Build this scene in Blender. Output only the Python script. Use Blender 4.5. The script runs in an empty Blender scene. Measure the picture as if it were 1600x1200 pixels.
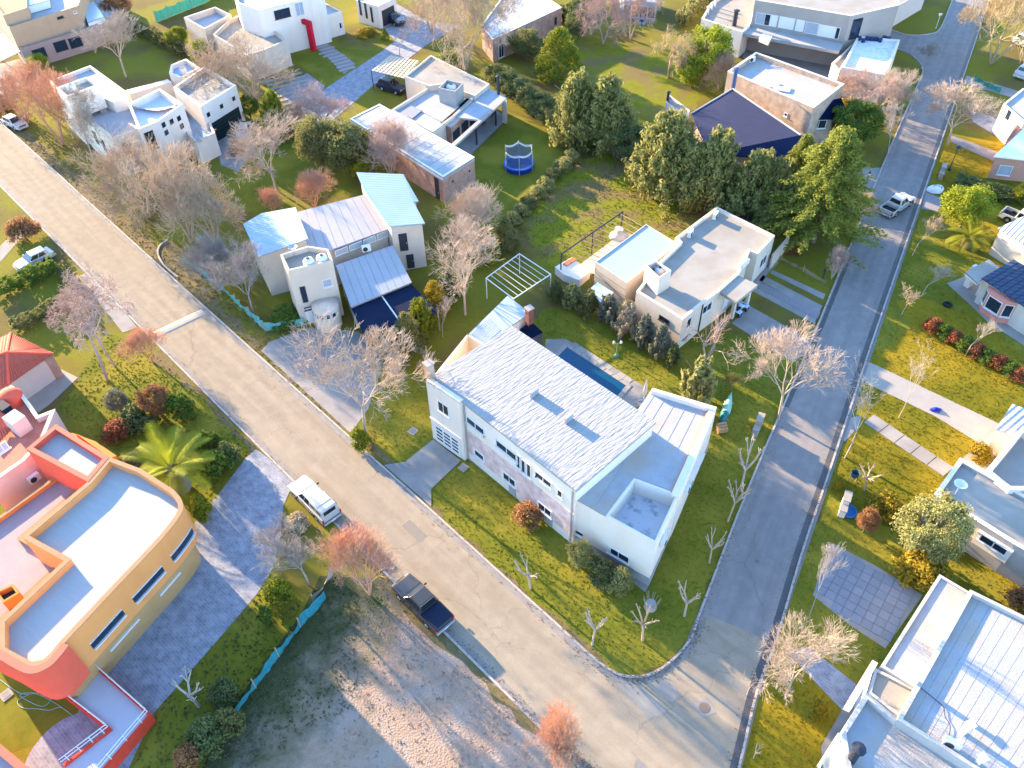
import bpy, math, random
import numpy as np
from mathutils import Vector, Matrix
R = math.radians
rng = np.random.default_rng(7)
random.seed(7)
scene = bpy.context.scene
col = scene.collection

# ------------------------------------------------------------------ camera
F_PX, PITCH, ROLL, CAM_H = 1280.0, R(45), R(-1.5), 55.0
fwd = np.array([0, math.cos(PITCH), -math.sin(PITCH)])
_r0 = np.array([1.0, 0, 0]); _u0 = np.cross(_r0, fwd)
right = math.cos(ROLL)*_r0 + math.sin(ROLL)*_u0
upv = -math.sin(ROLL)*_r0 + math.cos(ROLL)*_u0
cam_d = bpy.data.cameras.new('camera'); cam = bpy.data.objects.new('camera', cam_d); col.objects.link(cam)
cam_d.sensor_width = 36.0; cam_d.lens = F_PX/1600*36.0; cam_d.clip_end = 2000; cam_d.clip_start = 0.5
m = Matrix.Identity(4)
for i in range(3):
    m[i][0], m[i][1], m[i][2] = right[i], upv[i], -fwd[i]
m[2][3] = CAM_H
cam.matrix_world = m
scene.camera = cam
scene.render.resolution_x, scene.render.resolution_y = 1024, 768

# ------------------------------------------------------------------ sky and sun
SUN_EL, SHADOW_AZ = R(13.5), R(-44.5)          # shadows fall toward +x, -y
sunv = Vector((-math.cos(SHADOW_AZ)*math.cos(SUN_EL), -math.sin(SHADOW_AZ)*math.cos(SUN_EL), math.sin(SUN_EL)))
world = bpy.data.worlds.new('World'); scene.world = world; world.use_nodes = True
wn = world.node_tree; bg = wn.nodes['Background']
sky = wn.nodes.new('ShaderNodeTexSky'); sky.sky_type = 'NISHITA'; sky.sun_disc = False
sky.sun_elevation = SUN_EL; sky.sun_rotation = math.atan2(sunv.x, sunv.y) % (2*math.pi)
sky.altitude = 300; sky.air_density = 1.0; sky.dust_density = 0.3; sky.ozone_density = 3.2
wn.links.new(sky.outputs[0], bg.inputs[0]); bg.inputs[1].default_value = 0.15
sun_d = bpy.data.lights.new('sun', 'SUN'); sun_d.energy = 4.1; sun_d.angle = R(0.6); sun_d.color = (1.0, 0.74, 0.42)
sun = bpy.data.objects.new('sun', sun_d); col.objects.link(sun); sun.rotation_euler = (-sunv).to_track_quat('-Z', 'Y').to_euler()
vs = scene.view_settings; vs.view_transform = 'Standard'; vs.look = 'None'; vs.gamma = 1.0; vs.use_curve_mapping = False
vs.exposure = 2.82
cy = scene.cycles; cy.use_denoising = True; cy.max_bounces = 6; cy.diffuse_bounces = 3; cy.transparent_max_bounces = 6; cy.caustics_reflective = False; cy.caustics_refractive = False

# ------------------------------------------------------------------ geometry helpers
def G(x, y, z=0.0):
    """photo pixel (1600x1200) -> world point on the level plane z"""
    d = (x-800)/F_PX*right - (y-600)/F_PX*upv + fwd
    t = (z-CAM_H)/d[2]
    p = np.array([0, 0, CAM_H]) + d*t
    return Vector((float(p[0]), float(p[1]), float(z)))
def proj(p):
    q = np.array([p[0], p[1], p[2]-CAM_H]); k = q@fwd
    return 800+F_PX*(q@right)/k, 600-F_PX*(q@upv)/k, k
def XY(pts, z=0.0):
    return [G(x, y, z).to_2d() for x, y in pts]
def height_at(base, topy):
    lo, hi = 0.0, 30.0
    for _ in range(30):
        mid = (lo+hi)/2
        if proj((base.x, base.y, mid))[1] > topy: lo = mid
        else: hi = mid
    return (lo+hi)/2
def ray_wall(px, py, A, B):
    """where the sight line of a photo pixel meets the vertical plane through A-B: returns (s along A->B, z)"""
    d = (px-800)/F_PX*right - (py-600)/F_PX*upv + fwd
    n = Vector((B.y-A.y, -(B.x-A.x)))
    t = (n.x*A.x+n.y*A.y)/(n.x*d[0]+n.y*d[1])
    p = Vector((d[0]*t, d[1]*t)); e = (B-A).normalized()
    return (p-A).dot(e), CAM_H+d[2]*t
def area2(p):
    return sum(p[i].x*p[(i+1) % len(p)].y-p[(i+1) % len(p)].x*p[i].y for i in range(len(p)))
def ccw(p):
    p = [Vector((q[0], q[1])) for q in p]
    return p if area2(p) > 0 else p[::-1]
def inset(p, d):
    """offset a CCW polygon inwards by d"""
    n = len(p); out = []
    for i in range(n):
        a, b, c = p[i-1], p[i], p[(i+1) % n]
        e1 = (b-a).normalized(); e2 = (c-b).normalized()
        n1 = Vector((-e1.y, e1.x)); n2 = Vector((-e2.y, e2.x))
        k = max(0.35, 1+n1.dot(n2))
        out.append(b+(n1+n2)*(d/k))
    return out
ROOT = {}
class MB:
    def __init__(s): s.v = []; s.f = []
    def add(s, vs_, fs_):
        o = len(s.v); s.v += [tuple(x) for x in vs_]; s.f += [tuple(i+o for i in f) for f in fs_]; return s
    def prism(s, poly, z0, z1, top=True, bottom=True, sides=True):
        p = ccw(poly); n = len(p)
        vs_ = [(q.x, q.y, z0) for q in p]+[(q.x, q.y, z1) for q in p]; fs_ = []
        if sides: fs_ += [(i, (i+1) % n, n+(i+1) % n, n+i) for i in range(n)]
        if top: fs_.append(tuple(range(n, 2*n)))
        if bottom: fs_.append(tuple(range(n-1, -1, -1)))
        return s.add(vs_, fs_)
    def ring(s, poly, w, z0, z1, zin):
        """parapet: outer sides z0..z1, cap, inner sides down to zin"""
        p = ccw(poly); q = inset(p, w); n = len(p)
        vs_ = [(a.x, a.y, z0) for a in p]+[(a.x, a.y, z1) for a in p]+[(a.x, a.y, z1) for a in q]+[(a.x, a.y, zin) for a in q]
        fs_ = []
        for i in range(n):
            j = (i+1) % n
            fs_ += [(i, j, n+j, n+i), (n+i, n+j, 2*n+j, 2*n+i), (2*n+i, 2*n+j, 3*n+j, 3*n+i)]
        return s.add(vs_, fs_)
    def box(s, c, sz, az=0.0):
        x, y, z = sz[0]/2, sz[1]/2, sz[2]/2; ca, sa = math.cos(az), math.sin(az)
        vs_ = [(c[0]+a*x*ca-b*y*sa, c[1]+a*x*sa+b*y*ca, c[2]+d*z) for d in (-1, 1) for a, b in ((-1, -1), (1, -1), (1, 1), (-1, 1))]
        return s.add(vs_, [(3, 2, 1, 0), (4, 5, 6, 7), (0, 1, 5, 4), (1, 2, 6, 5), (2, 3, 7, 6), (3, 0, 4, 7)])
    def tube(s, a, b, r0, r1=None, n=6, cap=True):
        a, b = Vector(a), Vector(b); r1 = r0 if r1 is None else r1
        d = (b-a).normalized(); t = d.orthogonal().normalized(); w = d.cross(t); vs_ = []
        for p, r in ((a, r0), (b, r1)):
            vs_ += [tuple(p+t*(r*math.cos(2*math.pi*i/n))+w*(r*math.sin(2*math.pi*i/n))) for i in range(n)]
        fs_ = [(i, (i+1) % n, n+(i+1) % n, n+i) for i in range(n)]
        if cap: fs_ += [tuple(range(n-1, -1, -1)), tuple(range(n, 2*n))]
        return s.add(vs_, fs_)
    def lathe(s, c, prof, n=16, a0=0, a1=2*math.pi):
        full = abs(a1-a0-2*math.pi) < 1e-6; k = n if full else n+1; vs_ = []
        for r, z in prof:
            vs_ += [(c[0]+r*math.cos(a0+(a1-a0)*i/n), c[1]+r*math.sin(a0+(a1-a0)*i/n), c[2]+z) for i in range(k)]
        fs_ = []
        for j in range(len(prof)-1):
            for i in range(n if full else n):
                i2 = (i+1) % k
                fs_.append((j*k+i, j*k+i2, (j+1)*k+i2, (j+1)*k+i))
        return s.add(vs_, fs_)
    def slab(s, pts, t):
        """polygon of 3D points thickened downwards"""
        p2 = [Vector((q[0], q[1])) for q in pts]
        if area2(p2) < 0: pts = list(pts)[::-1]
        n = len(pts)
        vs_ = [(q[0], q[1], q[2]-t) for q in pts]+[tuple(q) for q in pts]
        return s.add(vs_, [(i, (i+1) % n, n+(i+1) % n, n+i) for i in range(n)]+[tuple(range(n, 2*n)), tuple(range(n-1, -1, -1))])
    def build(s, name, mat, parent=None, smooth=False):
        o3 = ROOT.get(parent.name, Vector((0, 0, 0))) if parent else Vector((0, 0, 0))
        me = bpy.data.meshes.new(name)
        me.from_pydata([(x-o3.x, y-o3.y, z-o3.z) for x, y, z in s.v], [], s.f); me.update()
        if smooth: me.polygons.foreach_set('use_smooth', [True]*len(me.polygons))
        if mat: me.materials.append(mat)
        ob = bpy.data.objects.new(name, me); col.objects.link(ob)
        if parent: ob.parent = parent; ROOT[ob.name] = o3
        return ob
def tag(o, label, cat, group=None):
    o['label'] = label; o['category'] = cat
    if group: o['group'] = group
    return o
def struct(o):
    o['kind'] = 'structure'; return o
def thing(name, label, cat, loc, group=None, rz=0.0):
    o = bpy.data.objects.new(name, None); col.objects.link(o); o.location = loc; o.rotation_euler = (0, 0, rz)
    o.empty_display_size = 0.3
    ROOT[o.name] = Vector(loc) if rz == 0 else Vector((0, 0, 0)); tag(o, label, cat, group); return o

# ------------------------------------------------------------------ materials
MATS = {}
def mat(name, c1, c2=None, scale=1.5, rough=0.85, bump=0.0, bscale=25.0, spec=0.25, mid=0.5, width=0.25, metal=0.0, detail=5, stretch=None, trans=0.0, c3=None, s3=0.25, alpha=1.0, coat=0.0, streak=0.0):
    if name in MATS: return MATS[name]
    mt = bpy.data.materials.new(name); mt.use_nodes = True; MATS[name] = mt
    nt = mt.node_tree; N = nt.nodes; L = nt.links; b = N['Principled BSDF']
    b.inputs['Roughness'].default_value = rough; b.inputs['Specular IOR Level'].default_value = spec; b.inputs['Metallic'].default_value = metal
    b.inputs['Base Color'].default_value = (*c1, 1); b.inputs['Coat Weight'].default_value = coat
    if alpha < 1: b.inputs['Alpha'].default_value = alpha
    vec = None
    if c2 or bump:
        tc = N.new('ShaderNodeNewGeometry'); vec = tc.outputs['Position']
        if stretch:
            mp = N.new('ShaderNodeMapping'); mp.vector_type = 'TEXTURE'; mp.inputs['Rotation'].default_value = (0, 0, stretch[0]); mp.inputs['Scale'].default_value = (1/stretch[1], 1/stretch[2], 1)
            L.new(vec, mp.inputs['Vector']); vec = mp.outputs[0]
    if c2:
        nz = N.new('ShaderNodeTexNoise'); nz.inputs['Scale'].default_value = scale; nz.inputs['Detail'].default_value = detail; nz.inputs['Roughness'].default_value = 0.62
        L.new(vec, nz.inputs['Vector'])
        rp = N.new('ShaderNodeMapRange'); rp.inputs[1].default_value = mid-width; rp.inputs[2].default_value = mid+width
        L.new(nz.outputs[0], rp.inputs[0])
        mx = N.new('ShaderNodeMix'); mx.data_type = 'RGBA'; mx.inputs[6].default_value = (*c1, 1); mx.inputs[7].default_value = (*c2, 1)
        L.new(rp.outputs[0], mx.inputs[0]); out = mx.outputs[2]
        if c3:
            nz3 = N.new('ShaderNodeTexNoise'); nz3.inputs['Scale'].default_value = s3; nz3.inputs['Detail'].default_value = 4
            L.new(tc.outputs['Position'], nz3.inputs['Vector'])
            r3 = N.new('ShaderNodeMapRange'); r3.inputs[1].default_value = 0.45; r3.inputs[2].default_value = 0.62; L.new(nz3.outputs[0], r3.inputs[0])
            m3 = N.new('ShaderNodeMix'); m3.data_type = 'RGBA'; L.new(r3.outputs[0], m3.inputs[0]); L.new(out, m3.inputs[6]); m3.inputs[7].default_value = (*c3, 1); out = m3.outputs[2]
        if streak:
            sm = N.new('ShaderNodeMapping'); sm.vector_type = 'TEXTURE'; sm.inputs['Scale'].default_value = (.9, .9, 9.0); L.new(tc.outputs['Position'], sm.inputs['Vector'])
            sn = N.new('ShaderNodeTexNoise'); sn.inputs['Scale'].default_value = 1.0; sn.inputs['Detail'].default_value = 6; L.new(sm.outputs[0], sn.inputs['Vector'])
            sr = N.new('ShaderNodeMapRange'); sr.inputs[1].default_value = .48; sr.inputs[2].default_value = .8; sr.inputs[3].default_value = 1.0; sr.inputs[4].default_value = 1-streak; L.new(sn.outputs[0], sr.inputs[0])
            sv = N.new('ShaderNodeVectorMath'); sv.operation = 'SCALE'; L.new(out, sv.inputs[0]); L.new(sr.outputs[0], sv.inputs['Scale']); out = sv.outputs[0]
        L.new(out, b.inputs['Base Color'])
    if bump:
        nb = N.new('ShaderNodeTexNoise'); nb.inputs['Scale'].default_value = bscale; nb.inputs['Detail'].default_value = 4; L.new(vec, nb.inputs['Vector'])
        bp = N.new('ShaderNodeBump'); bp.inputs['Strength'].default_value = 1.0; bp.inputs['Distance'].default_value = bump; L.new(nb.outputs[0], bp.inputs['Height']); L.new(bp.outputs[0], b.inputs['Normal'])
    if trans:
        tr = N.new('ShaderNodeBsdfTranslucent'); ms = N.new('ShaderNodeMixShader'); ms.inputs[0].default_value = trans
        src = b.inputs['Base Color'].links[0].from_socket if b.inputs['Base Color'].links else None
        if src: L.new(src, tr.inputs[0])
        else: tr.inputs[0].default_value = (*c1, 1)
        L.new(b.outputs[0], ms.inputs[1]); L.new(tr.outputs[0], ms.inputs[2]); L.new(ms.outputs[0], N['Material Output'].inputs[0])
    return mt
def brick_mat(name, c1, c2, mortar, bw=0.27, bh=0.09, flat_rot=None, ms=0.012, bump=0.006):
    """running-bond pattern on any upright wall (flat_rot: on a level surface turned by that angle)"""
    if name in MATS: return MATS[name]
    mt = bpy.data.materials.new(name); mt.use_nodes = True; MATS[name] = mt
    nt = mt.node_tree; N = nt.nodes; L = nt.links; b = N['Principled BSDF']; b.inputs['Roughness'].default_value = 0.9; b.inputs['Specular IOR Level'].default_value = 0.2
    g = N.new('ShaderNodeNewGeometry'); cb = N.new('ShaderNodeCombineXYZ')
    if flat_rot is None:
        cr = N.new('ShaderNodeVectorMath'); cr.operation = 'CROSS_PRODUCT'; cr.inputs[1].default_value = (0, 0, 1); L.new(g.outputs['True Normal'], cr.inputs[0])
        dt = N.new('ShaderNodeVectorMath'); dt.operation = 'DOT_PRODUCT'; L.new(cr.outputs[0], dt.inputs[0]); L.new(g.outputs['Position'], dt.inputs[1])
        sp = N.new('ShaderNodeSeparateXYZ'); L.new(g.outputs['Position'], sp.inputs[0]); L.new(dt.outputs['Value'], cb.inputs[0]); L.new(sp.outputs[2], cb.inputs[1]); v = cb.outputs[0]
    else:
        mp = N.new('ShaderNodeMapping'); mp.inputs['Rotation'].default_value = (0, 0, flat_rot); L.new(g.outputs['Position'], mp.inputs['Vector']); v = mp.outputs[0]
    bt = N.new('ShaderNodeTexBrick'); bt.inputs['Scale'].default_value = 1.0; bt.inputs['Brick Width'].default_value = bw; bt.inputs['Row Height'].default_value = bh; bt.inputs['Mortar Size'].default_value = ms
    bt.inputs['Color1'].default_value = (*c1, 1); bt.inputs['Color2'].default_value = (*c2, 1); bt.inputs['Mortar'].default_value = (*mortar, 1); L.new(v, bt.inputs['Vector'])
    nz = N.new('ShaderNodeTexNoise'); nz.inputs['Scale'].default_value = 1.3; nz.inputs['Detail'].default_value = 6; L.new(g.outputs['Position'], nz.inputs['Vector'])
    rm = N.new('ShaderNodeMapRange'); rm.inputs[1].default_value = 0.3; rm.inputs[2].default_value = 0.7; rm.inputs[3].default_value = 0.75; rm.inputs[4].default_value = 1.2; L.new(nz.outputs[0], rm.inputs[0])
    mx = N.new('ShaderNodeVectorMath'); mx.operation = 'SCALE'; L.new(bt.outputs[0], mx.inputs[0]); L.new(rm.outputs[0], mx.inputs['Scale']); L.new(mx.outputs[0], b.inputs['Base Color'])
    bp = N.new('ShaderNodeBump'); bp.inputs['Distance'].default_value = bump; bp.invert = True; L.new(bt.outputs['Fac'], bp.inputs['Height']); L.new(bp.outputs[0], b.inputs['Normal'])
    return mt
def corr_mat(name, c1, c2, rot, pitch=0.2, bump=0.03, rough=0.5, metal=0.0):
    """corrugated sheet: ridges run along direction rot (radians)"""
    if name in MATS: return MATS[name]
    mt = mat(name, c1, c2, scale=0.7, rough=rough, metal=metal, spec=0.4)
    nt = mt.node_tree; N = nt.nodes; L = nt.links; b = N['Principled BSDF']
    g = N.new('ShaderNodeNewGeometry'); mp = N.new('ShaderNodeMapping'); mp.inputs['Rotation'].default_value = (0, 0, -rot+math.pi/2); L.new(g.outputs['Position'], mp.inputs['Vector'])
    w = N.new('ShaderNodeTexWave'); w.wave_profile = 'SIN'; w.bands_direction = 'X'; w.inputs['Scale'].default_value = 0.314/pitch; L.new(mp.outputs[0], w.inputs['Vector'])
    bp = N.new('ShaderNodeBump'); bp.inputs['Distance'].default_value = bump; L.new(w.outputs[1], bp.inputs['Height']); L.new(bp.outputs[0], b.inputs['Normal'])
    return mt
WHITE = mat('white_stucco', (.76, .67, .59), (.69, .60, .52), scale=.5, bump=.006, bscale=14, c3=(.73, .62, .52), s3=.35, streak=.09)
CREAM = mat('cream_stucco', (.62, .54, .45), (.54, .46, .38), scale=.6, bump=.006, bscale=14, streak=.09)
BEIGE = mat('beige_stucco', (.60, .51, .42), (.52, .43, .35), scale=.6, bump=.006, bscale=14, streak=.09)
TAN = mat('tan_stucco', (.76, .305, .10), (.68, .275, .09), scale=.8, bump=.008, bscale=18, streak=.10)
GREYW = mat('grey_stucco', (.36, .35, .34), (.28, .27, .27), scale=.6, bump=.006, bscale=14)
PINKW = mat('pink_stucco', (.60, .47, .43), (.52, .405, .37), scale=.6, bump=.006, bscale=14)
TANCAP = mat('tan_sun_dimmed_top', (.33, .19, .10), (.28, .16, .085), scale=1.5)  # tan darkened in its colour to offset the sun on the tops
SALCAP = mat('salmon_sun_dimmed_top', (.46, .13, .085), (.38, .11, .07), scale=1.5)  # salmon darkened likewise, sunlight on the tops offset in the colour
DWHITE = mat('weathered_white', (.47, .45, .43), (.40, .38, .36), scale=.7, streak=.10)
RED = mat('red_paint', (.70, .06, .03), (.52, .045, .025), scale=.8, bump=.004)
SALMON = mat('salmon_paint', (.72, .11, .065), (.64, .095, .055), scale=.8, bump=.004)
ORANGE = mat('orange_paint', (.60, .22, .05), (.50, .18, .04), scale=.8, bump=.004)
CRIMSON = mat('crimson_paint', (.60, .01, .035), (.52, .01, .03), scale=.8)
BRICK = brick_mat('pink_brick', (.44, .22, .16), (.36, .17, .12), (.45, .36, .30))
PBRICK = brick_mat('pale_pink_brick', (.66, .47, .44), (.58, .40, .38), (.66, .56, .53), bw=.3, bh=.1)
TBRICK = brick_mat('tan_brick', (.44, .30, .22), (.36, .24, .17), (.46, .38, .31))
GLASS = mat('window_glass', (.015, .025, .045), rough=.06, spec=.7)
PGLASS = mat('pale_blind_glass', (.30, .34, .40), (.40, .42, .46), scale=.9, rough=.15, spec=.6)
FRAME = mat('white_frame', (.66, .65, .64), rough=.5)
DFRAME = mat('dark_frame', (.03, .035, .045), rough=.5)
METAL = mat('galvanised_metal', (.45, .46, .48), (.36, .37, .39), scale=3, rough=.45, metal=.4)
DMETAL = mat('dark_metal', (.03, .035, .05), rough=.5)
CONC = mat('concrete', (.34, .31, .29), (.27, .25, .23), scale=.8, bump=.004, bscale=30, c3=(.37, .34, .31), s3=.5)
MEMB = mat('pale_membrane_roof', (.38, .38, .39), (.30, .30, .32), scale=.9, rough=.8, bump=.02, bscale=8, c3=(.36, .31, .27), s3=.35, spec=.1)
CMEMB = mat('cream_membrane_roof', (.315, .295, .265), (.28, .26, .23), scale=.9, rough=.8, bump=.008, bscale=9, c3=(.27, .24, .205), s3=.4, spec=.1)
GMEMB = mat('grey_membrane_roof', (.36, .37, .40), (.29, .30, .33), scale=.9, rough=.7, bump=.008, bscale=9)
WOOD = mat('weathered_wood', (.40, .29, .20), (.30, .21, .14), scale=4, rough=.8)
SLATE = mat('blue_slate_roof', (.006, .012, .036), (.004, .009, .028), scale=5, rough=.95, spec=.0, bump=.02, bscale=10)
TILE = mat('red_roof_tile', (.46, .11, .07), (.36, .08, .05), scale=4, rough=.8)
def wn_(o): return o

def np_mesh(name, V, Fa, smooth=False):
    me = bpy.data.meshes.new(name); nv, nf, c = len(V), len(Fa), Fa.shape[1]
    me.vertices.add(nv); me.vertices.foreach_set('co', V.astype(np.float32).ravel()); me.loops.add(nf*c); me.loops.foreach_set('vertex_index', Fa.astype(np.int32).ravel())
    me.polygons.add(nf); me.polygons.foreach_set('loop_start', (np.arange(nf)*c).astype(np.int32)); me.polygons.foreach_set('loop_total', np.full(nf, c, np.int32)); me.update(calc_edges=True)
    return me
# ------------------------------------------------------------------ building helpers
def vol(root, px, zt, z0=0.0, wall=WHITE, roof=MEMB, par=0.35, pw=0.2, cap=None, world=False, rname='roof', wname='wall'):
    """flat-roofed block: px = photo outline of its parapet top at height zt"""
    p = ccw(px if world else XY(px, zt))
    w = MB()
    if par > 0: w.ring(p, pw, z0, zt, zt-par)
    else: w.prism(p, z0, zt, top=False, bottom=False)
    wo = w.build(wname, wall, root)
    q = inset(p, pw*.5) if par > 0 else p
    MB().prism(q, zt-par-.15, zt-par if par > 0 else zt, bottom=False).build(rname, roof, root)
    if cap and par > 0:
        c = MB(); o = inset(p, -.03); n = inset(p, pw+.03); k = len(p)
        vs_ = [(a.x, a.y, z) for z, l in ((zt+.004, o), (zt+.06, o), (zt+.06, n), (zt+.004, n)) for a in l]; fs_ = []
        for i in range(k):
            j = (i+1) % k
            for t in range(4):
                t2 = (t+1) % 4; fs_.append((t*k+i, t*k+j, t2*k+j, t2*k+i))
        c.add(vs_, fs_).build('parapet_cap', cap, root)
    return p
def frame3(A, B):
    """unit vector along the wall and its normal on the camera's side"""
    e = (B-A).normalized(); n = Vector((e.y, -e.x)); mid = (A+B)/2
    if n.dot(Vector((0, 0))-mid) < 0: n = -n
    return e, n
def panel(A, B, s, z, w, h, d0, d1, mb=None):
    """a box on wall A-B centred at (s, z), from d0 to d1 proud of the wall"""
    mb = mb or MB(); e, n = frame3(A, B); c = A+e*s+n*((d0+d1)/2)
    return mb.box((c.x, c.y, z), (w, d1-d0, h), math.atan2(e.y, e.x))
def win(root, A, B, px, w, h, frame=FRAME, glass=GLASS, panes=2, sill=True, name='window', sz=None):
    s, z = sz if sz else ray_wall(px[0], px[1], A, B)
    t = 0.07; mb = MB()
    panel(A, B, s-w/2+t/2, z, t, h, -.02, .06, mb); panel(A, B, s+w/2-t/2, z, t, h, -.02, .06, mb)
    panel(A, B, s, z+h/2-t/2, w-2*t, t, -.02, .06, mb); panel(A, B, s, z-h/2+t/2, w-2*t, t, -.02, .06, mb)
    for k in range(1, panes): panel(A, B, s-w/2+w*k/panes, z, t*.8, h-2*t, -.02, .055, mb)
    o = mb.build(name, frame, root)
    for k in range(panes):
        pw_ = (w-2*t)/panes
        panel(A, B, s-w/2+t+pw_*(k+.5), z, pw_-.01, h-2*t-.004, .004, .022).build('pane', glass, o)
    if sill: panel(A, B, s, z-h/2-.05, w+.16, .08, -.02, .13).build('sill', frame, o)
    return o
def door(root, A, B, px, w, h, m, name='door', z0=0.0):
    s, _ = ray_wall(px[0], px[1], A, B)
    o = panel(A, B, s, z0+h/2+.01, w, h, -.02, .05).build(name, m, root)
    panel(A, B, s+w*.36, z0+1.0, .06, .16, .05, .1).build('handle', METAL, o)
    return o
def ac_unit(root, p, az, s=1.0):
    o = MB().box((p[0], p[1], p[2]+.32*s), (.85*s, .34*s, .62*s), az).build('air_conditioner', FRAME, root)
    e = Vector((math.cos(az), math.sin(az))); n = Vector((e.y, -e.x))
    if n.dot(-Vector((p[0], p[1]))) < 0: n = -n
    c = Vector((p[0], p[1]))+n*.17*s-e*.12*s
    MB().tube((c.x, c.y, p[2]+.32*s), (c.x+n.x*.03, c.y+n.y*.03, p[2]+.32*s), .24*s, n=12).build('fan_grille', DMETAL, o)
    return o
def tank(root, p, r=.5, h=1.0, m=None):
    o = MB().lathe(p, [(0.01, 0), (r, 0), (r, h*.7), (r*.85, h*.88), (r*.35, h), (r*.3, h)], 18).build('water_tank', m or FRAME, root, smooth=True)
    MB().lathe((p[0], p[1], p[2]+h-.02), [(r*.32, 0), (r*.32, .09), (.01, .1)], 14).build('lid', DMETAL, o)
    return o
def chimney(root, p, w, h, m, name='chimney'):
    o = MB().box((p[0], p[1], p[2]+h/2), (w, w, h), R(40)).build(name, m, root)
    MB().box((p[0], p[1], p[2]+h+.05), (w+.14, w+.14, .1), R(40)).build('cap', CONC, o)
    return o
def flue(root, p, r, h, m=DMETAL):
    o = MB().tube(p, (p[0], p[1], p[2]+h), r, n=10).build('flue_pipe', m, root)
    MB().lathe((p[0], p[1], p[2]+h+.04), [(r*1.6, 0), (r*1.5, .1), (.01, .24)], 10).build('cowl', m, o)
    return o
def strips(root, quad, n, m, name='roof_panel', t=.06, gap=.03, rib=.014, ms=None):
    """a quad (3D corners a,b,c,d; strips run a->d / b->c) split into n sheets, each with a raised seam"""
    a, b, c, d = [Vector(q) for q in quad]
    for k in range(n):
        u0, u1 = k/n, (k+1)/n
        p0, p1 = a.lerp(b, u0), a.lerp(b, u1); q0, q1 = d.lerp(c, u0), d.lerp(c, u1)
        g = (p1-p0).normalized()*gap*.5
        o = MB().slab([p0+g, p1-g, q1-g, q0+g], t); h = Vector((0, 0, rib))
        if rib > 0: o.slab([p1-g*4+h, p1-g+h, q1-g+h, q1-g*4+h], rib-.002)
        o.build(name, ms[k % len(ms)] if ms else m, root)
# ------------------------------------------------------------------ the setting: ground, lawns, roads, drives
GRASS = mat('dry_green_grass', (.140, .138, .014), (.19, .165, .020), scale=2.5, rough=1, bump=.05, bscale=18, spec=.1, c3=(.13, .098, .03), s3=.12)
GREEN = mat('mown_green_grass', (.100, .118, .011), (.158, .148, .016), scale=1.6, rough=1, bump=.04, bscale=22, spec=.1, c3=(.21, .18, .022), s3=.16)
GOLD = mat('golden_winter_grass', (.26, .182, .012), (.205, .155, .012), scale=1.8, rough=1, bump=.05, bscale=20, spec=.1, c3=(.125, .115, .008), s3=.11)
LIME = mat('bright_patchy_grass', (.205, .19, .016), (.125, .145, .012), scale=.9, rough=1, bump=.05, bscale=16, spec=.1, c3=(.17, .125, .05), s3=.22)
DIRT = mat('bare_sandy_earth', (.30, .22, .16), (.19, .135, .10), scale=2.2, rough=1, bump=.09, bscale=9, spec=.1, c3=(.23, .19, .17), s3=.3)
WEED = mat('dark_rough_weeds', (.065, .085, .026), (.11, .105, .042), scale=1.4, rough=1, bump=.1, bscale=9, spec=.1, c3=(.16, .12, .09), s3=.3)
VERGE = mat('trodden_verge', (.20, .145, .085), (.12, .098, .03), scale=1.5, rough=1, bump=.05, bscale=16, spec=.1)
ASPH = mat('worn_asphalt', (.220, .200, .190), (.196, .178, .170), scale=.22, rough=.95, bump=.003, bscale=60, c3=(.23, .21, .198), s3=.9, detail=8, spec=.1)
ROADM = mat('bleached_road', (.275, .226, .168), (.252, .207, .154), scale=.22, rough=.95, bump=.003, bscale=60, c3=(.288, .238, .178), s3=.9, detail=8, spec=.1)
KERBM = mat('kerb_concrete', (.42, .37, .33), (.32, .28, .25), scale=1.2, rough=.9, bump=.004)
GUTT = mat('gutter_concrete', (.26, .235, .215), (.18, .16, .15), scale=1.1, rough=.9)
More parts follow.
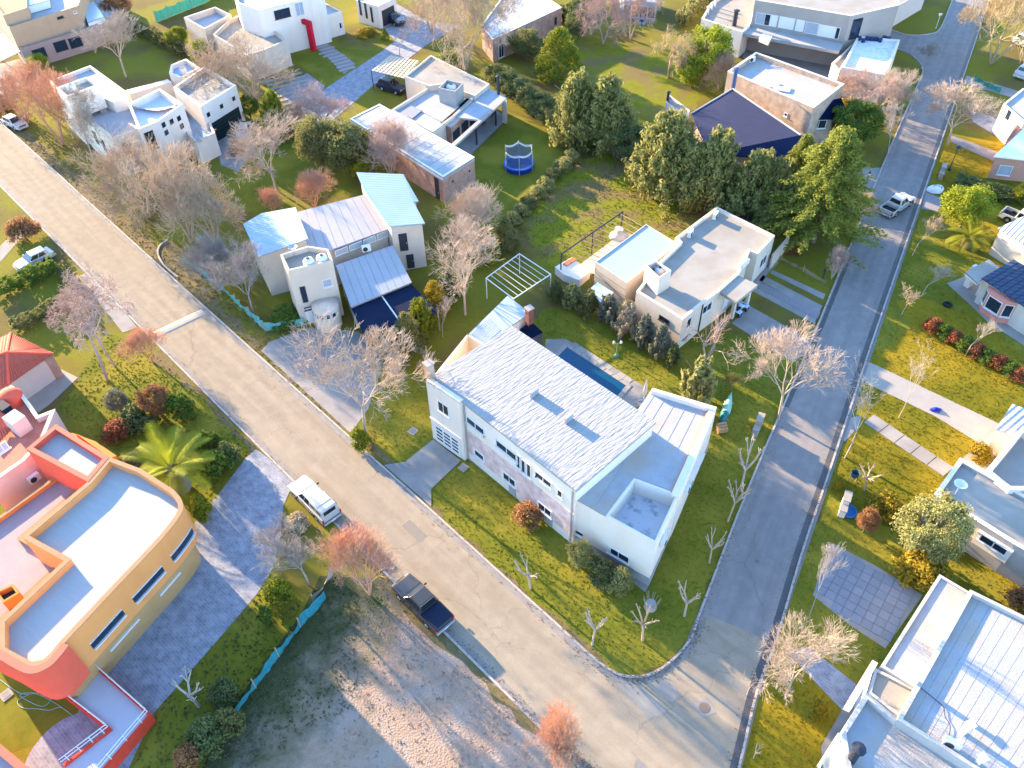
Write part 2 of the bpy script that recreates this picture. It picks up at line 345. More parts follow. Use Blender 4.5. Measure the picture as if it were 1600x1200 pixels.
def wear(mt, rot):
    """faint wheel-worn lanes, hairline cracks and oil drips on a road surface running along rot"""
    nt = mt.node_tree; N = nt.nodes; L = nt.links; b = N['Principled BSDF']; src = b.inputs['Base Color'].links[0].from_socket; g = N.new('ShaderNodeNewGeometry')
    mp = N.new('ShaderNodeMapping'); mp.vector_type = 'TEXTURE'; mp.inputs['Rotation'].default_value = (0, 0, rot); mp.inputs['Scale'].default_value = (14, .9, 1); L.new(g.outputs['Position'], mp.inputs['Vector'])
    def fac(vec, sc, lo, hi, o0, o1, det=5):
        n = N.new('ShaderNodeTexNoise'); n.inputs['Scale'].default_value = sc; n.inputs['Detail'].default_value = det; L.new(vec, n.inputs['Vector']); r = N.new('ShaderNodeMapRange'); r.inputs[1].default_value = lo; r.inputs[2].default_value = hi; r.inputs[3].default_value = o0; r.inputs[4].default_value = o1; L.new(n.outputs[0], r.inputs[0]); return r.outputs[0]
    lane = fac(mp.outputs[0], 1.0, .35, .65, .90, 1.07); oil = fac(g.outputs['Position'], 1.1, .70, .78, 1.0, .78, 3); grit = fac(g.outputs['Position'], 9.0, .3, .7, .94, 1.06, 8)
    dn = N.new('ShaderNodeTexNoise'); dn.inputs['Scale'].default_value = .6; L.new(g.outputs['Position'], dn.inputs['Vector']); dv = N.new('ShaderNodeVectorMath'); dv.operation = 'MULTIPLY_ADD'; dv.inputs[1].default_value = (2.2, 2.2, 0); L.new(dn.outputs[1], dv.inputs[0]); L.new(g.outputs['Position'], dv.inputs[2])
    vo = N.new('ShaderNodeTexVoronoi'); vo.feature = 'DISTANCE_TO_EDGE'; vo.inputs['Scale'].default_value = .10; L.new(dv.outputs[0], vo.inputs['Vector']); cr = N.new('ShaderNodeMapRange'); cr.inputs[1].default_value = .0; cr.inputs[2].default_value = .004; cr.inputs[3].default_value = .82; cr.inputs[4].default_value = 1.0; L.new(vo.outputs['Distance'], cr.inputs[0])
    cur = lane
    for o in (oil, grit, cr.outputs[0]):
        m = N.new('ShaderNodeMath'); m.operation = 'MULTIPLY'; L.new(cur, m.inputs[0]); L.new(o, m.inputs[1]); cur = m.outputs[0]
    sv = N.new('ShaderNodeVectorMath'); sv.operation = 'SCALE'; L.new(src, sv.inputs[0]); L.new(cur, sv.inputs['Scale']); L.new(sv.outputs[0], b.inputs['Base Color'])
wear(ROADM, R(-47)); wear(ASPH, R(-119.3))
PAVER = brick_mat('grey_pavers', (.26, .27, .31), (.20, .21, .25), (.33, .33, .35), bw=.42, bh=.21, flat_rot=R(42), ms=.012)
PAVER2 = brick_mat('large_square_pavers', (.27, .28, .32), (.23, .24, .28), (.36, .36, .38), bw=.6, bh=.6, flat_rot=R(28), ms=.02)
SLABC = mat('smooth_concrete_slab', (.265, .245, .23), (.205, .19, .18), scale=.5, bump=.003, c3=(.29, .265, .245), s3=.35, spec=.1)
PALEC = mat('pale_terrace', (.33, .30, .27), (.27, .245, .22), scale=.6, spec=.1)
COBB = mat('rough_stone_chips', (.28, .25, .26), (.18, .165, .18), scale=6, rough=1, bump=.03, bscale=12)
PAVED = []
LAWN_MATS = (GRASS, GREEN, GOLD, LIME, WEED, VERGE, DIRT)
def ragged(p, d=.35, step=1.1):
    """break a lawn outline into short uneven lengths"""
    out = []
    for i in range(len(p)):
        a, b = p[i], p[(i+1) % len(p)]; n = max(1, int((b-a).length/step)); e = (b-a).normalized() if (b-a).length > 0 else Vector((1, 0))
        for k in range(n):
            q = a.lerp(b, k/n); out.append(q+Vector((-e.y, e.x))*random.uniform(-d, d) if k else q)
    return out
def sheet(name, pts, m, z, world=False):
    p = ccw(pts if world else XY(pts, 0))
    if m in LAWN_MATS:
        if not world: p = ragged(p, 1.1 if m in (WEED, DIRT, LIME) else .35)
    else: PAVED.append(p)
    o = MB().add([(q.x, q.y, z) for q in p], [tuple(range(len(p)))]).build(name, m); return struct(o)
def ext(a, b, k0, k1):
    A, B = G(*a).to_2d(), G(*b).to_2d(); d = (B-A).normalized(); return A-d*k0, B+d*k1
def smooth_line(pts, n=4):
    out = []
    for i in range(len(pts)-1):
        p0, p1, p2, p3 = pts[max(i-1, 0)], pts[i], pts[i+1], pts[min(i+2, len(pts)-1)]
        for k in range(n):
            t = k/n
            out.append(.5*((2*p1)+(p2-p0)*t+(2*p0-5*p1+4*p2-p3)*t*t+(3*p1-p0-3*p2+p3)*t**3))
    return out+[pts[-1]]
def ribbon(pts, o0, o1, z0, z1, mb=None):
    """strip along a polyline between side offsets o0..o1 (left is +), top z1"""
    mb = mb or MB(); n = len(pts); L_, R_ = [], []
    for i in range(n):
        a, b = pts[max(i-1, 0)], pts[min(i+1, n-1)]; e = (b-a).normalized(); nn = Vector((-e.y, e.x))
        L_.append(pts[i]+nn*o1); R_.append(pts[i]+nn*o0)
    vs_ = [(p.x, p.y, z) for z in (z0, z1) for l in (R_, L_) for p in l]; fs_ = []
    for i in range(n-1):
        fs_ += [(2*n+i, 2*n+i+1, 3*n+i+1, 3*n+i), (i+1, i, n+i, n+i+1), (i, i+1, 2*n+i+1, 2*n+i), (n+i+1, n+i, 3*n+i, 3*n+i+1)]
    fs_ += [(0, 2*n, 3*n, n), (n-1, 2*n-1, 4*n-1, 3*n-1)]
    return mb.add(vs_, fs_)
sheet('ground', [Vector((-700, -300)), Vector((700, -300)), Vector((700, 900)), Vector((-700, 900))], GRASS, 0, True)
# lawns and bare ground (4 mm apart)
sheet('lawn', [(1480, 215), (1215, 1010), (1150, 1210), (1900, 1300), (2000, 215)], GOLD, .004)
sheet('lawn', [(1292, 765), (1213, 1015), (1330, 1100), (1500, 905), (1600, 960), (1600, 920), (1440, 850), (1340, 800)], GREEN, .008)
sheet('lawn', [(1372, 505), (1352, 560), (1392, 540), (1425, 505), (1400, 470), (1460, 470), (1560, 520), (1600, 560), (1600, 420), (1500, 350), (1452, 285), (1400, 440)], GREEN, .008)
sheet('lawn', [(580, 690), (610, 722), (660, 780), (940, 1040), (992, 1052), (1033, 1040), (1072, 1000), (1092, 950), (1170, 750), (1265, 530), (1100, 520), (860, 480), (640, 620)], GREEN, .004)
sheet('lawn', [(700, 290), (800, 180), (905, 215), (800, 345), (740, 330)], GREEN, .004)
sheet('lawn', [(860, 280), (960, 235), (1200, 330), (1120, 420), (860, 420), (810, 350)], LIME, .004)
sheet('lawn', [(870, 60), (930, 55), (1110, 110), (1090, 165), (1010, 190), (920, 130), (870, 100)], LIME, .004)
sheet('lawn', [(380, 230), (480, 205), (570, 260), (545, 300), (420, 330), (330, 330)], GREEN, .004)
sheet('lawn', [(440, 75), (500, 72), (600, 80), (510, 137)], GREEN, .004)
sheet('lawn', [(170, 520), (250, 560), (400, 700), (330, 800), (200, 720), (90, 640)], GREEN, .004)
sheet('lawn', [(0, 1030), (140, 1110), (60, 1160), (-60, 1200)], GREEN, .004)
sheet('lawn', [(300, 1010), (420, 905), (470, 940), (520, 900), (420, 1060), (330, 1200), (200, 1210)], GREEN, .004)
LOT = mat('vacant_lot_earth', (.37, .255, .185), (.26, .18, .13), scale=2.2, rough=1, bump=.09, bscale=7, spec=.1, c3=(.33, .25, .20), s3=.35)
def blend_weeds():
    nt = LOT.node_tree; N = nt.nodes; L = nt.links; b = N['Principled BSDF']; src = b.inputs['Base Color'].links[0].from_socket
    A, B = G(505, 1030), G(575, 1075); d = (B-A).to_2d(); ln = d.length; d /= ln
    g = N.new('ShaderNodeNewGeometry'); dt = N.new('ShaderNodeVectorMath'); dt.operation = 'DOT_PRODUCT'; dt.inputs[1].default_value = (d.x, d.y, 0); L.new(g.outputs['Position'], dt.inputs[0])
    nz = N.new('ShaderNodeTexNoise'); nz.inputs['Scale'].default_value = .45; nz.inputs['Detail'].default_value = 7; nz.inputs['Roughness'].default_value = .65; L.new(g.outputs['Position'], nz.inputs['Vector'])
    ad = N.new('ShaderNodeMath'); ad.operation = 'MULTIPLY_ADD'; ad.inputs[1].default_value = 13.0; L.new(nz.outputs[0], ad.inputs[0]); L.new(dt.outputs['Value'], ad.inputs[2])
    a0 = A.to_2d().dot(d)+6.5; mr = N.new('ShaderNodeMapRange'); mr.inputs[1].default_value = a0-1.5; mr.inputs[2].default_value = a0+ln+1.0; L.new(ad.outputs[0], mr.inputs[0])
    wd = N.new('ShaderNodeMix'); wd.data_type = 'RGBA'; wd.inputs[6].default_value = (.038, .058, .02, 1); wd.inputs[7].default_value = (.085, .08, .035, 1); n2 = N.new('ShaderNodeTexNoise'); n2.inputs['Scale'].default_value = 2.5; n2.inputs['Detail'].default_value = 5; L.new(g.outputs['Position'], n2.inputs['Vector']); L.new(n2.outputs[0], wd.inputs[0])
    mx = N.new('ShaderNodeMix'); mx.data_type = 'RGBA'; L.new(mr.outputs[0], mx.inputs[0]); L.new(wd.outputs[2], mx.inputs[6]); L.new(src, mx.inputs[7]); L.new(mx.outputs[2], b.inputs['Base Color'])
blend_weeds()
sheet('vacant_lot', [(500, 900), (610, 905), (700, 1000), (850, 1140), (905, 1205), (560, 1240), (300, 1240), (350, 1120), (470, 960)], LOT, .006)
PAVED.pop()
for pts in ([(407, 556), (607, 735), (850, 968), (935, 1045), (948, 1038), (850, 950), (660, 775), (575, 688)], [(0, 190), (153, 330), (255, 420), (400, 545), (410, 540), (290, 420), (170, 320), (0, 165)],
            [(250, 545), (400, 700), (392, 712), (300, 610), (235, 560)], [(610, 905), (850, 1140), (835, 1148), (700, 1020), (600, 920)]):
    sheet('verge', pts, VERGE, .012)
# roads
a0, a1 = ext((0, 292), (797, 1093), 160, 60); b0, b1 = ext((0, 197), (933, 1045), 160, 70)
sheet('road', [a0, a1, b1, b0], ROADM, .014, True)
c0, c1 = ext((1487.5, 0), (1073, 1000), 220, 14); d0, d1 = ext((1524, 67), (1214.6, 1000), 220, 20)
sheet('side_street', [c0, c1, d1, d0], ASPH, .018, True)
sheet('road_junction', [(948, 1047), (992, 1059), (1036, 1046), (1077, 1004), (1096, 957), (1200, 1000), (1188, 1079), (1161, 1194), (1120, 1300), (960, 1150)], ROADM, .022)
sheet('road_patch', [(951, 1051), (988, 1063), (1043, 1110), (1031, 1118), (1012, 1122)], mat('pale_patch', (.29, .255, .215), (.25, .22, .19), scale=1.2), .0245)
sheet('road_patch', [(1010, 1063), (1040, 1050), (1062, 1086), (1050, 1098)], mat('pale_patch', (.29, .255, .215)), .028)
sheet('road_patch', [(640, 812), (668, 838), (655, 848), (628, 822)], mat('dark_patch', (.205, .178, .152), (.18, .157, .135), scale=2), .018)
sheet('cross_street', [(1392, 48), (1421, 56), (1469, 50), (1500, 60), (1445, 112), (1425, 88), (1402, 77), (1200, 5), (1200, -25)], ASPH, .010)
K1 = smooth_line([ext((0, 197), (933, 1045), 150, 0)[0]]+XY([(0, 190), (153, 328), (400, 551), (640, 766), (850, 956), (945, 1040), (992, 1056), (1033, 1043), (1075, 1001), (1096, 947), (1173, 750), (1280, 500), (1381, 252), (1425, 150), (1441, 110), (1425, 88), (1402, 77), (1300, 42)]))
K2 = smooth_line(XY([(1300, 15), (1392, 47), (1421, 55), (1455, 53), (1470, 42), (1487.5, 0), (1530, -100)]))
K3 = smooth_line([ext((0, 292), (797, 1093), 150, 0)[0]]+XY([(0, 292), (398, 694), (797, 1093), (900, 1196), (960, 1256)]))
K4 = smooth_line(XY([(1130, 1290), (1158, 1194), (1185, 1079), (1214.6, 1000), (1255, 863), (1293, 750), (1343, 598), (1379, 490), (1456, 267), (1524, 67), (1570, -70)]))
WETG = mat('damp_shaded_gutter', (.10, .095, .095), (.055, .055, .06), scale=.8, rough=.5, spec=.3)  # verge shade put into the dark colour along with gutter water
for nm, K, sg in (('kerb', K1, 1), ('kerb', K2, 1), ('kerb', K3, -1), ('kerb', K4, 1)):
    s = -1 if K is K1 or K is K2 else 1
    if K is K3: s = -1*-1
    if K is K4: s = 1
    o_in = (0, .16) if s > 0 else (-.16, 0)
    struct(ribbon(K, o_in[0], o_in[1], -.05, .13).build('kerb', KERBM))
    g_in = (.16, .62) if s > 0 else (-.62, -.16)
    struct(ribbon(K, g_in[0], g_in[1], -.05, .03).build('gutter', WETG if K is K4 else GUTT))
struct(ribbon(smooth_line(XY([(1222, 634), (1259, 550), (1280, 502), (1322, 400)])), -.6, -.2, -.02, .036).build('gutter', WETG))
struct(ribbon(smooth_line(XY([(262, 376), (250, 385), (247, 398), (257, 416), (278, 434)])), -.08, .1, -.05, .16).build('kerb', KERBM))
sheet('bare_earth', [(262, 377), (250, 388), (248, 399), (258, 415), (278, 432), (330, 440), (310, 400)], VERGE, .0165)
# drives and paving
struct(MB().prism(XY([(633, 722), (677, 687), (720, 720), (674, 764), (674, 792), (600, 727)]), 0, .05).build('driveway', SLABC))
sheet('driveway', [(400, 702), (462, 747), (443, 790), (437, 850), (425, 890), (402, 928), (330, 1012), (240, 1115), (195, 1215), (100, 1230), (130, 1070), (230, 900), (290, 840), (315, 800), (340, 775), (362, 745), (385, 715)], PAVER, .016)
sheet('driveway', smooth_line(XY([(35, 1205), (45, 1180), (62, 1155), (85, 1133), (112, 1118), (138, 1112)]), 5)+XY([(190, 1130), (110, 1215), (60, 1230)]), PAVER, .020, True)
sheet('driveway', [(408, 548), (420, 535), (478, 512), (560, 518), (600, 560), (575, 640), (548, 677)], SLABC, .016)
sheet('driveway', [(1143, 505), (1171, 478), (1266, 531), (1259, 551), (1240, 566), (1206, 545)], SLABC, .016)
for q in ([(1176, 455), (1181, 449), (1276, 498), (1272, 506)], [(1186, 438), (1192, 430), (1285, 478), (1280, 489)], [(1203, 427), (1207, 422), (1290, 460), (1286, 468)], [(1178, 452), (1176, 440), (1200, 402), (1217, 410), (1200, 427), (1188, 445)]):
    sheet('wheel_strip', q, SLABC, .018)
sheet('gravel_strip', [(1182, 449), (1187, 440), (1282, 488), (1277, 498)], COBB, .014)
sheet('driveway', [(1357, 566), (1372, 572), (1565, 664), (1534, 695), (1460, 650), (1352, 598), (1346, 588)], PALEC, .016)
pd = [(1297, 847), (1270, 930), (1325, 975), (1383, 1013), (1442, 930), (1370, 885)]
drv = sheet('driveway', pd, SLABC, .012)
PV = [mat('blue_grey_paver', (.215, .225, .255), (.19, .20, .23), scale=2.5), mat('pale_grey_paver', (.23, .235, .262), (.205, .21, .24), scale=2.5), mat('dull_grey_paver', (.20, .21, .24), (.178, .188, .215), scale=2.5)]
_pp = ccw(XY(pd)); _e = (G(1370, 885)-G(1297, 847)).to_2d().normalized(); _n = Vector((-_e.y, _e.x)); _o = G(1297, 847).to_2d(); _az = math.atan2(_e.y, _e.x)
def in_poly(q, poly):
    r = False
    for i in range(len(poly)):
        a, b = poly[i], poly[(i+1) % len(poly)]
        if (a.y > q.y) != (b.y > q.y) and q.x < (b.x-a.x)*(q.y-a.y)/(b.y-a.y)+a.x: r = not r
    return r
_mesh = [bpy.data.meshes.new('paver') for _ in PV]
for _i, _m in enumerate(_mesh):
    bx_ = MB().box((0, 0, 0), (.71, .71, .06)); _m.from_pydata(bx_.v, [], bx_.f); _m.materials.append(PV[_i])
for i in range(-6, 24):
    for j in range(-24, 8):
        c = _o+_e*(.75*i+.37)+_n*(.75*j)
        if all(in_poly(c+_e*a*.3+_n*b*.3, _pp) for a in (-1, 1) for b in (-1, 1)):
            o = bpy.data.objects.new('paver', random.choice(_mesh)); col.objects.link(o); o.parent = drv; o.location = (c.x, c.y, .012+random.uniform(0, .012)); o.rotation_euler = (random.uniform(-.008, .008), random.uniform(-.008, .008), _az+random.uniform(-.01, .01))
sheet('path', [(1228, 1018), (1262, 1010), (1345, 1075), (1318, 1112)], PAVER, .016)
sheet('path', [(1285, 1210), (1283, 1165), (1330, 1085), (1350, 1075), (1320, 1140), (1330, 1220)], SLABC, .02)
sheet('driveway', [(470, 175), (510, 137), (597, 80), (660, 30), (720, 40), (667, 70), (587, 130), (553, 160), (500, 205)], PAVER, .016)
sheet('driveway', [(592, 38), (618, 5), (662, 30), (618, 64)], PAVER, .020)
sheet('driveway', [(338, 219), (378, 190), (402, 228), (372, 268), (345, 258)], SLABC, .016)
sheet('patio', [(1479, 443), (1512, 430), (1600, 470), (1640, 560), (1600, 540), (1545, 505), (1520, 480)], SLABC, .016)
sheet('path', [(122, 432), (140, 424), (215, 512), (192, 520)], SLABC, .020)
sheet('path', [(1447, 300), (1475, 312), (1465, 330), (1440, 326)], COBB, .012)
sheet('path', [(1483, 210), (1560, 238), (1552, 252), (1487, 222)], SLABC, .016)
sheet('path', [(1510, 118), (1600, 145), (1600, 158), (1505, 130)], SLABC, .016)
sheet('path', [(1515, 172), (1575, 190), (1560, 215), (1520, 190)], PAVER, .016)
sheet('path', [(1305, 345), (1330, 270), (1352, 262), (1378, 262), (1345, 335)], SLABC, .012)
sheet('path', [(1280, 660), (1345, 650), (1340, 668), (1320, 690)], SLABC, .010)
sheet('path', [(0, 385), (35, 350), (42, 362), (0, 410)], SLABC, .012)
sheet('terrace', [(0, 100), (30, 92), (62, 118), (0, 150)], PALEC, .012)
sheet('house_apron', [(729, 716), (740, 707), (1015, 912), (1008, 925)], SLABC, .014)
# stepping slabs and concrete strips, each its own piece
def slabs_along(parent, a, b, n, w, ln, m, name='paving_slab', jit=.0):
    A, B = G(*a).to_2d(), G(*b).to_2d(); e = (B-A).normalized(); az = math.atan2(e.y, e.x); L_ = (B-A).length
    ln = min(ln, L_/n-.07)
    for i in range(n):
        c = A+e*(L_*(i+.5)/n)+Vector((-e.y, e.x))*random.uniform(-jit, jit)
        MB().box((c.x, c.y, .03), (ln, w, .07), az).build(name, m, parent)
path = sheet('stepping_path', [(494, 72), (510, 66), (556, 100), (538, 116)], COBB, .012)
slabs_along(path, (500, 71), (547, 110), 9, 2.7, .62, PALEC, jit=.35)
path = sheet('striped_drive', [(431, 142), (480, 114), (508, 135), (472, 176)], COBB, .012)
slabs_along(path, (440, 118), (488, 172), 9, 6.0, .62, SLABC)
path = sheet('slab_path', [(1350, 655), (1362, 648), (1492, 728), (1470, 752)], GOLD, .010)
slabs_along(path, (1357, 654), (1482, 738), 5, 1.5, 2.25, SLABC)
# speed bump, manhole, service lids
A, B = G(243, 524).to_2d(), G(318, 488).to_2d(); e = (B-A).normalized(); nn = Vector((-e.y, e.x)); mb = MB(); pr = [(-.62, .016), (-.4, .07), (0, .1), (.4, .07), (.62, .016)]
mb.add([(p.x+nn.x*o, p.y+nn.y*o, z) for p in (A, B) for o, z in pr], [(i, i+1, 6+i, 5+i) for i in range(4)]+[(0, 5, 9, 4)])
struct(mb.build('speed_bump', mat('speed_bump_concrete', (.42, .36, .28), (.36, .31, .24), scale=1)))
t = thing('manhole_cover', 'round iron manhole cover in a square concrete collar at the junction', 'manhole', G(1101, 1106))
c = G(1101, 1106); MB().box((c.x, c.y, .012), (1.15, 1.15, .04), R(20)).build('collar', SLABC, t)
MB().lathe((c.x, c.y, .034), [(.001, .006), (.25, .008), (.36, .006), (.4, 0)], 20).build('lid', mat('rusty_iron', (.20, .15, .12), (.13, .10, .09), scale=6), t)
for (x, y), lb in (((645, 674), 'small concrete service lid in lawn left of garage driveway'), ((724, 731), 'small concrete service lid in lawn beside garage corner'), ((10, 1086), 'pale concrete service lid on lawn by the garden hose')):
    c = G(x, y); t = thing('service_lid', lb, 'lid', c); MB().box((c.x, c.y, .03), (.75, .75, .06), R(-40)).build('slab', PALEC, t); MB().box((c.x, c.y, .068), (.5, .5, .015), R(-40)).build('cover', SLABC, t)
# swimming pool with its deck of slabs
WATER = mat('pool_water', (.003, .055, .12), rough=.12, spec=.3)
deck = sheet('pool_deck', [(853, 530), (884, 530), (1010, 606), (1006, 632), (985, 640), (850, 560)], SLABC, .016)
struct(MB().prism(XY([(869, 560), (886, 543), (978, 603), (963, 621)]), .0, .028).build('pool_water', WATER))
cop = XY([(869, 560), (886, 543), (978, 603), (963, 621)]); cop = ccw(cop); q = inset(cop, -.45)
for i in range(4):
    j = (i+1) % 4; n_ = max(2, round((cop[j]-cop[i]).length/.9))
    for k in range(n_):
        f0, f1 = k/n_+.006, (k+1)/n_-.006
        MB().prism([cop[i].lerp(cop[j], f0), cop[i].lerp(cop[j], f1), q[i].lerp(q[j], f1), q[i].lerp(q[j], f0)], .0, .07).build('coping_slab', PALEC, deck)
for k in range(9):
    for r_ in range(1):
        a_, b_ = G(886, 543).to_2d().lerp(G(978, 603).to_2d(), (k+.02)/9), G(886, 543).to_2d().lerp(G(978, 603).to_2d(), (k+.98)/9)
        n_ = -Vector((b_.y-a_.y, -(b_.x-a_.x))).normalized()*(.62); a_ = a_+n_*.78; b_ = b_+n_*.78
        MB().prism([a_, b_, b_+n_*.97, a_+n_*.97], .0, .045).build('paving_slab', PALEC if (k+r_) % 3 else SLABC, deck)

# ------------------------------------------------------------------ grass blades: real tufts over the lawns
def inside(P, poly):
    x, y = P[:, 0], P[:, 1]; r = np.zeros(len(P), bool); n = len(poly)
    for i in range(n):
        a, b = poly[i], poly[(i+1) % n]; c = ((a.y > y) != (b.y > y)) & (x < (b.x-a.x)*(y-a.y)/((b.y-a.y) or 1e-9)+a.x); r ^= c
    return r
def tufts(pts, m, dens, hgt, seed, wid=.05, blades=3):
    p = ccw(XY(pts)); g = np.random.default_rng(seed); xs = [q.x for q in p]; ys = [q.y for q in p]; ar = (max(xs)-min(xs))*(max(ys)-min(ys)); n = int(ar*dens)
    P = np.stack([g.uniform(min(xs), max(xs), n), g.uniform(min(ys), max(ys), n)], 1); P = P[inside(P, p)]
    for q in PAVED: P = P[~inside(P, q)]
    # clumpy: keep more where a coarse wave field is high
    f = .5+np.sin(P[:, 0]*1.3+2*np.sin(P[:, 1]*.7))*np.sin(P[:, 1]*1.1+1.7*np.sin(P[:, 0]*.9)); P = P[g.uniform(-1.3, .7, len(P)) < f]
    k = len(P)*blades; C = np.repeat(P, blades, 0)+g.normal(0, .05, (k, 2)); a = g.uniform(0, 2*math.pi, k); h_ = hgt*g.uniform(.5, 1.5, k); w = wid*g.uniform(.6, 1.4, k); ln = g.normal(0, .4, (k, 2))*h_[:, None]
    d = np.stack([np.cos(a), np.sin(a)], 1)*w[:, None]; z = np.full((k, 1), .005)
    V = np.stack([np.concatenate([C-d, z], 1), np.concatenate([C+d, z], 1), np.concatenate([C+ln, h_[:, None]], 1)], 1).reshape(-1, 3)
    o = bpy.data.objects.new('grass', np_mesh('grass', V, np.arange(3*k).reshape(-1, 3))); col.objects.link(o); o.data.materials.append(m); o['kind'] = 'stuff'; return o
# ------------------------------------------------------------------ houses
def e2(p, i): return p[i], p[(i+1) % len(p)]
def near_edge(p, a, b, z):
    """edge of world polygon p closest to the photo segment a-b at height z"""
    A, B = G(*a, z).to_2d(), G(*b, z).to_2d(); best = None
    for i in range(len(p)):
        P0, P1 = e2(p, i); d = min((P0-A).length+(P1-B).length, (P0-B).length+(P1-A).length)
        if best is None or d < best[0]: best = (d, i)
    return e2(p, best[1])
def cop3(pts): return [G(x, y, z) for x, y, z in pts]
STREAK = mat('sprayed_white_roof', (.335, .325, .31), (.26, .26, .27), scale=1.6, rough=.9, bump=.11, bscale=1.9, stretch=(R(41.4), .5, 2.6), mid=.5, spec=.05)

# --- main white corner house
h = thing('white_house', 'long white two storey house with sprayed white roof on the street corner', 'house', G(800, 740))
P1 = vol(h, [(677, 589), (722, 626), (900, 765), (1021, 661), (800, 513)], 7.1, par=0, roof=STREAK)
MB().prism(inset(P1, -.14), 7.0, 7.24).build('roof_slab', STREAK, h)
P2 = vol(h, [(665, 593), (718, 628.5), (724, 624), (671, 588.5)], 7.35, par=0, roof=WHITE, wname='garage_tower', rname='tower_cap')
A, B = near_edge(P2, (665, 593), (718, 628.5), 7.35)
win(h, A, B, (693, 638), 1.3, 1.25)
s, z = ray_wall(700, 689, A, B)
gd = panel(A, B, s, 1.3, 3.0, 2.5, -.02, .06).build('garage_door', FRAME, h)
for c_ in range(3):
    for r_ in range(4): panel(A, B, s-.95+c_*.95, .62+r_*.45, .74, .2, .06, .075).build('slit_pane', GLASS, gd)
panel(A, B, (B-A).length/2, 2.78, (B-A).length, .18, -.02, .12).build('ledge', WHITE, h)
A, B = near_edge(P1, (722, 626), (900, 765), 7.1); L_ = (B-A).length
e, n = frame3(A, B); flip = (G(722, 626, 7.1).to_2d()-A).length > 1
panel(A, B, L_/2, 2.45, L_-.1, 2.9, -.02, .03).build('brick_band', PBRICK, h)
for px, w, hh, pn in (((743, 665), 2.2, .8, 2), ((792, 704), 2.5, .85, 2), ((810, 721), .5, 1.6, 1), ((818, 728.5), .5, 1.6, 1), ((826.5, 735), .5, 1.6, 1), ((849, 749), 1.8, .7, 2), ((875, 771), .55, .8, 1)):
    win(h, A, B, px, w, hh, panes=pn)
for px, w, hh, pn in (((749, 711), 1.2, .75, 1), ((796, 749), 1.5, .9, 2), ((851.5, 796), 1.5, .9, 2)):
    s, z = ray_wall(*px, A, B); o = panel(A, B, s, z, w+.3, hh+.3, .028, .034).build('window_surround', WHITE, h)
    e_, n_ = frame3(A, B); A_, B_ = A+n_*.034, B+n_*.034; win(h, A_, B_, px, w, hh, panes=pn)
for px in ((801, 770), (858, 812)): door(h, A, B, px, .8, 1.9, GREYW)
for s_ in (.25, L_-.25): panel(A, B, s_, 3.4, .1, 6.6, .03, .13).build('downpipe', METAL, h)
for px in ((757, 682), (838, 745)): s, z = ray_wall(*px, A, B); panel(A, B, s, z, .14, .2, -.01, .12).build('wall_lamp', DMETAL, h)
chimney(h, G(672, 589, 7.25), .62, 1.55, TBRICK)
for px in ((835, 618), (889, 658)):
    c = G(*px, 7.24); v = MB().box((c.x, c.y, 7.24+.31), (.9, .14, .62), R(45)).build('roof_vent', METAL, h)
    MB().box((c.x, c.y, 7.24+.645), (.96, .2, .04), R(45)).build('cap', GREYW, v)
# right wing, a storey lower, with a sunken roof terrace
W1 = vol(h, [(901, 780), (947, 806), (990.6, 746), (1052, 768), (1062, 771), (1120, 636), (1019.5, 606)], 5.6, par=0, roof=MEMB, wname='wing_wall', rname='wing_roof')
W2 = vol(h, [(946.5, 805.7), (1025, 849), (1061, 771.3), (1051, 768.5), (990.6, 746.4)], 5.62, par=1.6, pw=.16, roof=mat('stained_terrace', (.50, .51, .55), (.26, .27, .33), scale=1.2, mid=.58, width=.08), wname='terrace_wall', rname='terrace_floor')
for q, nm in (([(1120, 636), (1019.5, 606), (1018, 609.5), (1117, 640)], 'back_parapet'), ([(1120, 636), (1110, 634), (1050, 768), (1062, 771.5)], 'side_parapet')):
    MB().prism(XY(q, 6.1), 5.5, 6.1 if nm == 'back_parapet' else 5.95).build(nm, WHITE, h)
MB().prism(XY([(1110, 634.6), (1108.6, 634.2), (1049, 767.2), (1050.4, 767.8)], 5.8), 5.55, 5.8).build('flashing', mat('terracotta_flashing', (.55, .25, .12)), h)
for k in range(6):
    f_ = (k+.5)/6; p0 = G(901, 780, 5.6).lerp(G(1025, 849, 5.6), f_); p1 = G(1019.5, 606, 5.6).lerp(G(1120, 636, 5.6), f_)
    if f_ > .33: p0 = p0.lerp(p1, .43)
    d = (p1-p0); az = math.atan2(d.y, d.x); c = (p0+p1)/2; MB().box((c.x, c.y, 5.606), (d.length-.9, .1, .022), az).build('membrane_seam', GMEMB, h)
A, B = near_edge(W2, (946.5, 805.7), (1025, 849), 5.62); A0, B0 = near_edge(W1, (901, 780), (947, 806), 5.6)
wA = G(901, 780, 5.6).to_2d(); wB = G(1025, 849, 5.62).to_2d(); wC = G(1120, 636, 5.6).to_2d()
win(h, wA, wB, (905.5, 833), .8, .55, panes=1); win(h, wA, wB, (966.5, 866.5), 1.9, .85, panes=2); 
LW = (wB-wA).length; panel(wA, wB, LW/2, .5, LW+.06, 1.0, -.02, .05).build('stone_plinth', mat('grey_stone', (.36, .35, .36), (.26, .26, .28), scale=3, bump=.02, bscale=8), h)
LC = (wC-wB).length; panel(wB, wC, LC/2, .5, LC, 1.0, -.02, .052).build('stone_plinth', MATS['grey_stone'], h)
e_, n_ = frame3(wB, wC)
for s_, z_ in ((1.6, 3.6), (7.2, 3.4), (10.2, 3.2)): ac_unit(h, (wB.x+e_.x*s_+n_.x*.22, wB.y+e_.y*s_+n_.y*.22, z_), math.atan2(e_.y, e_.x))
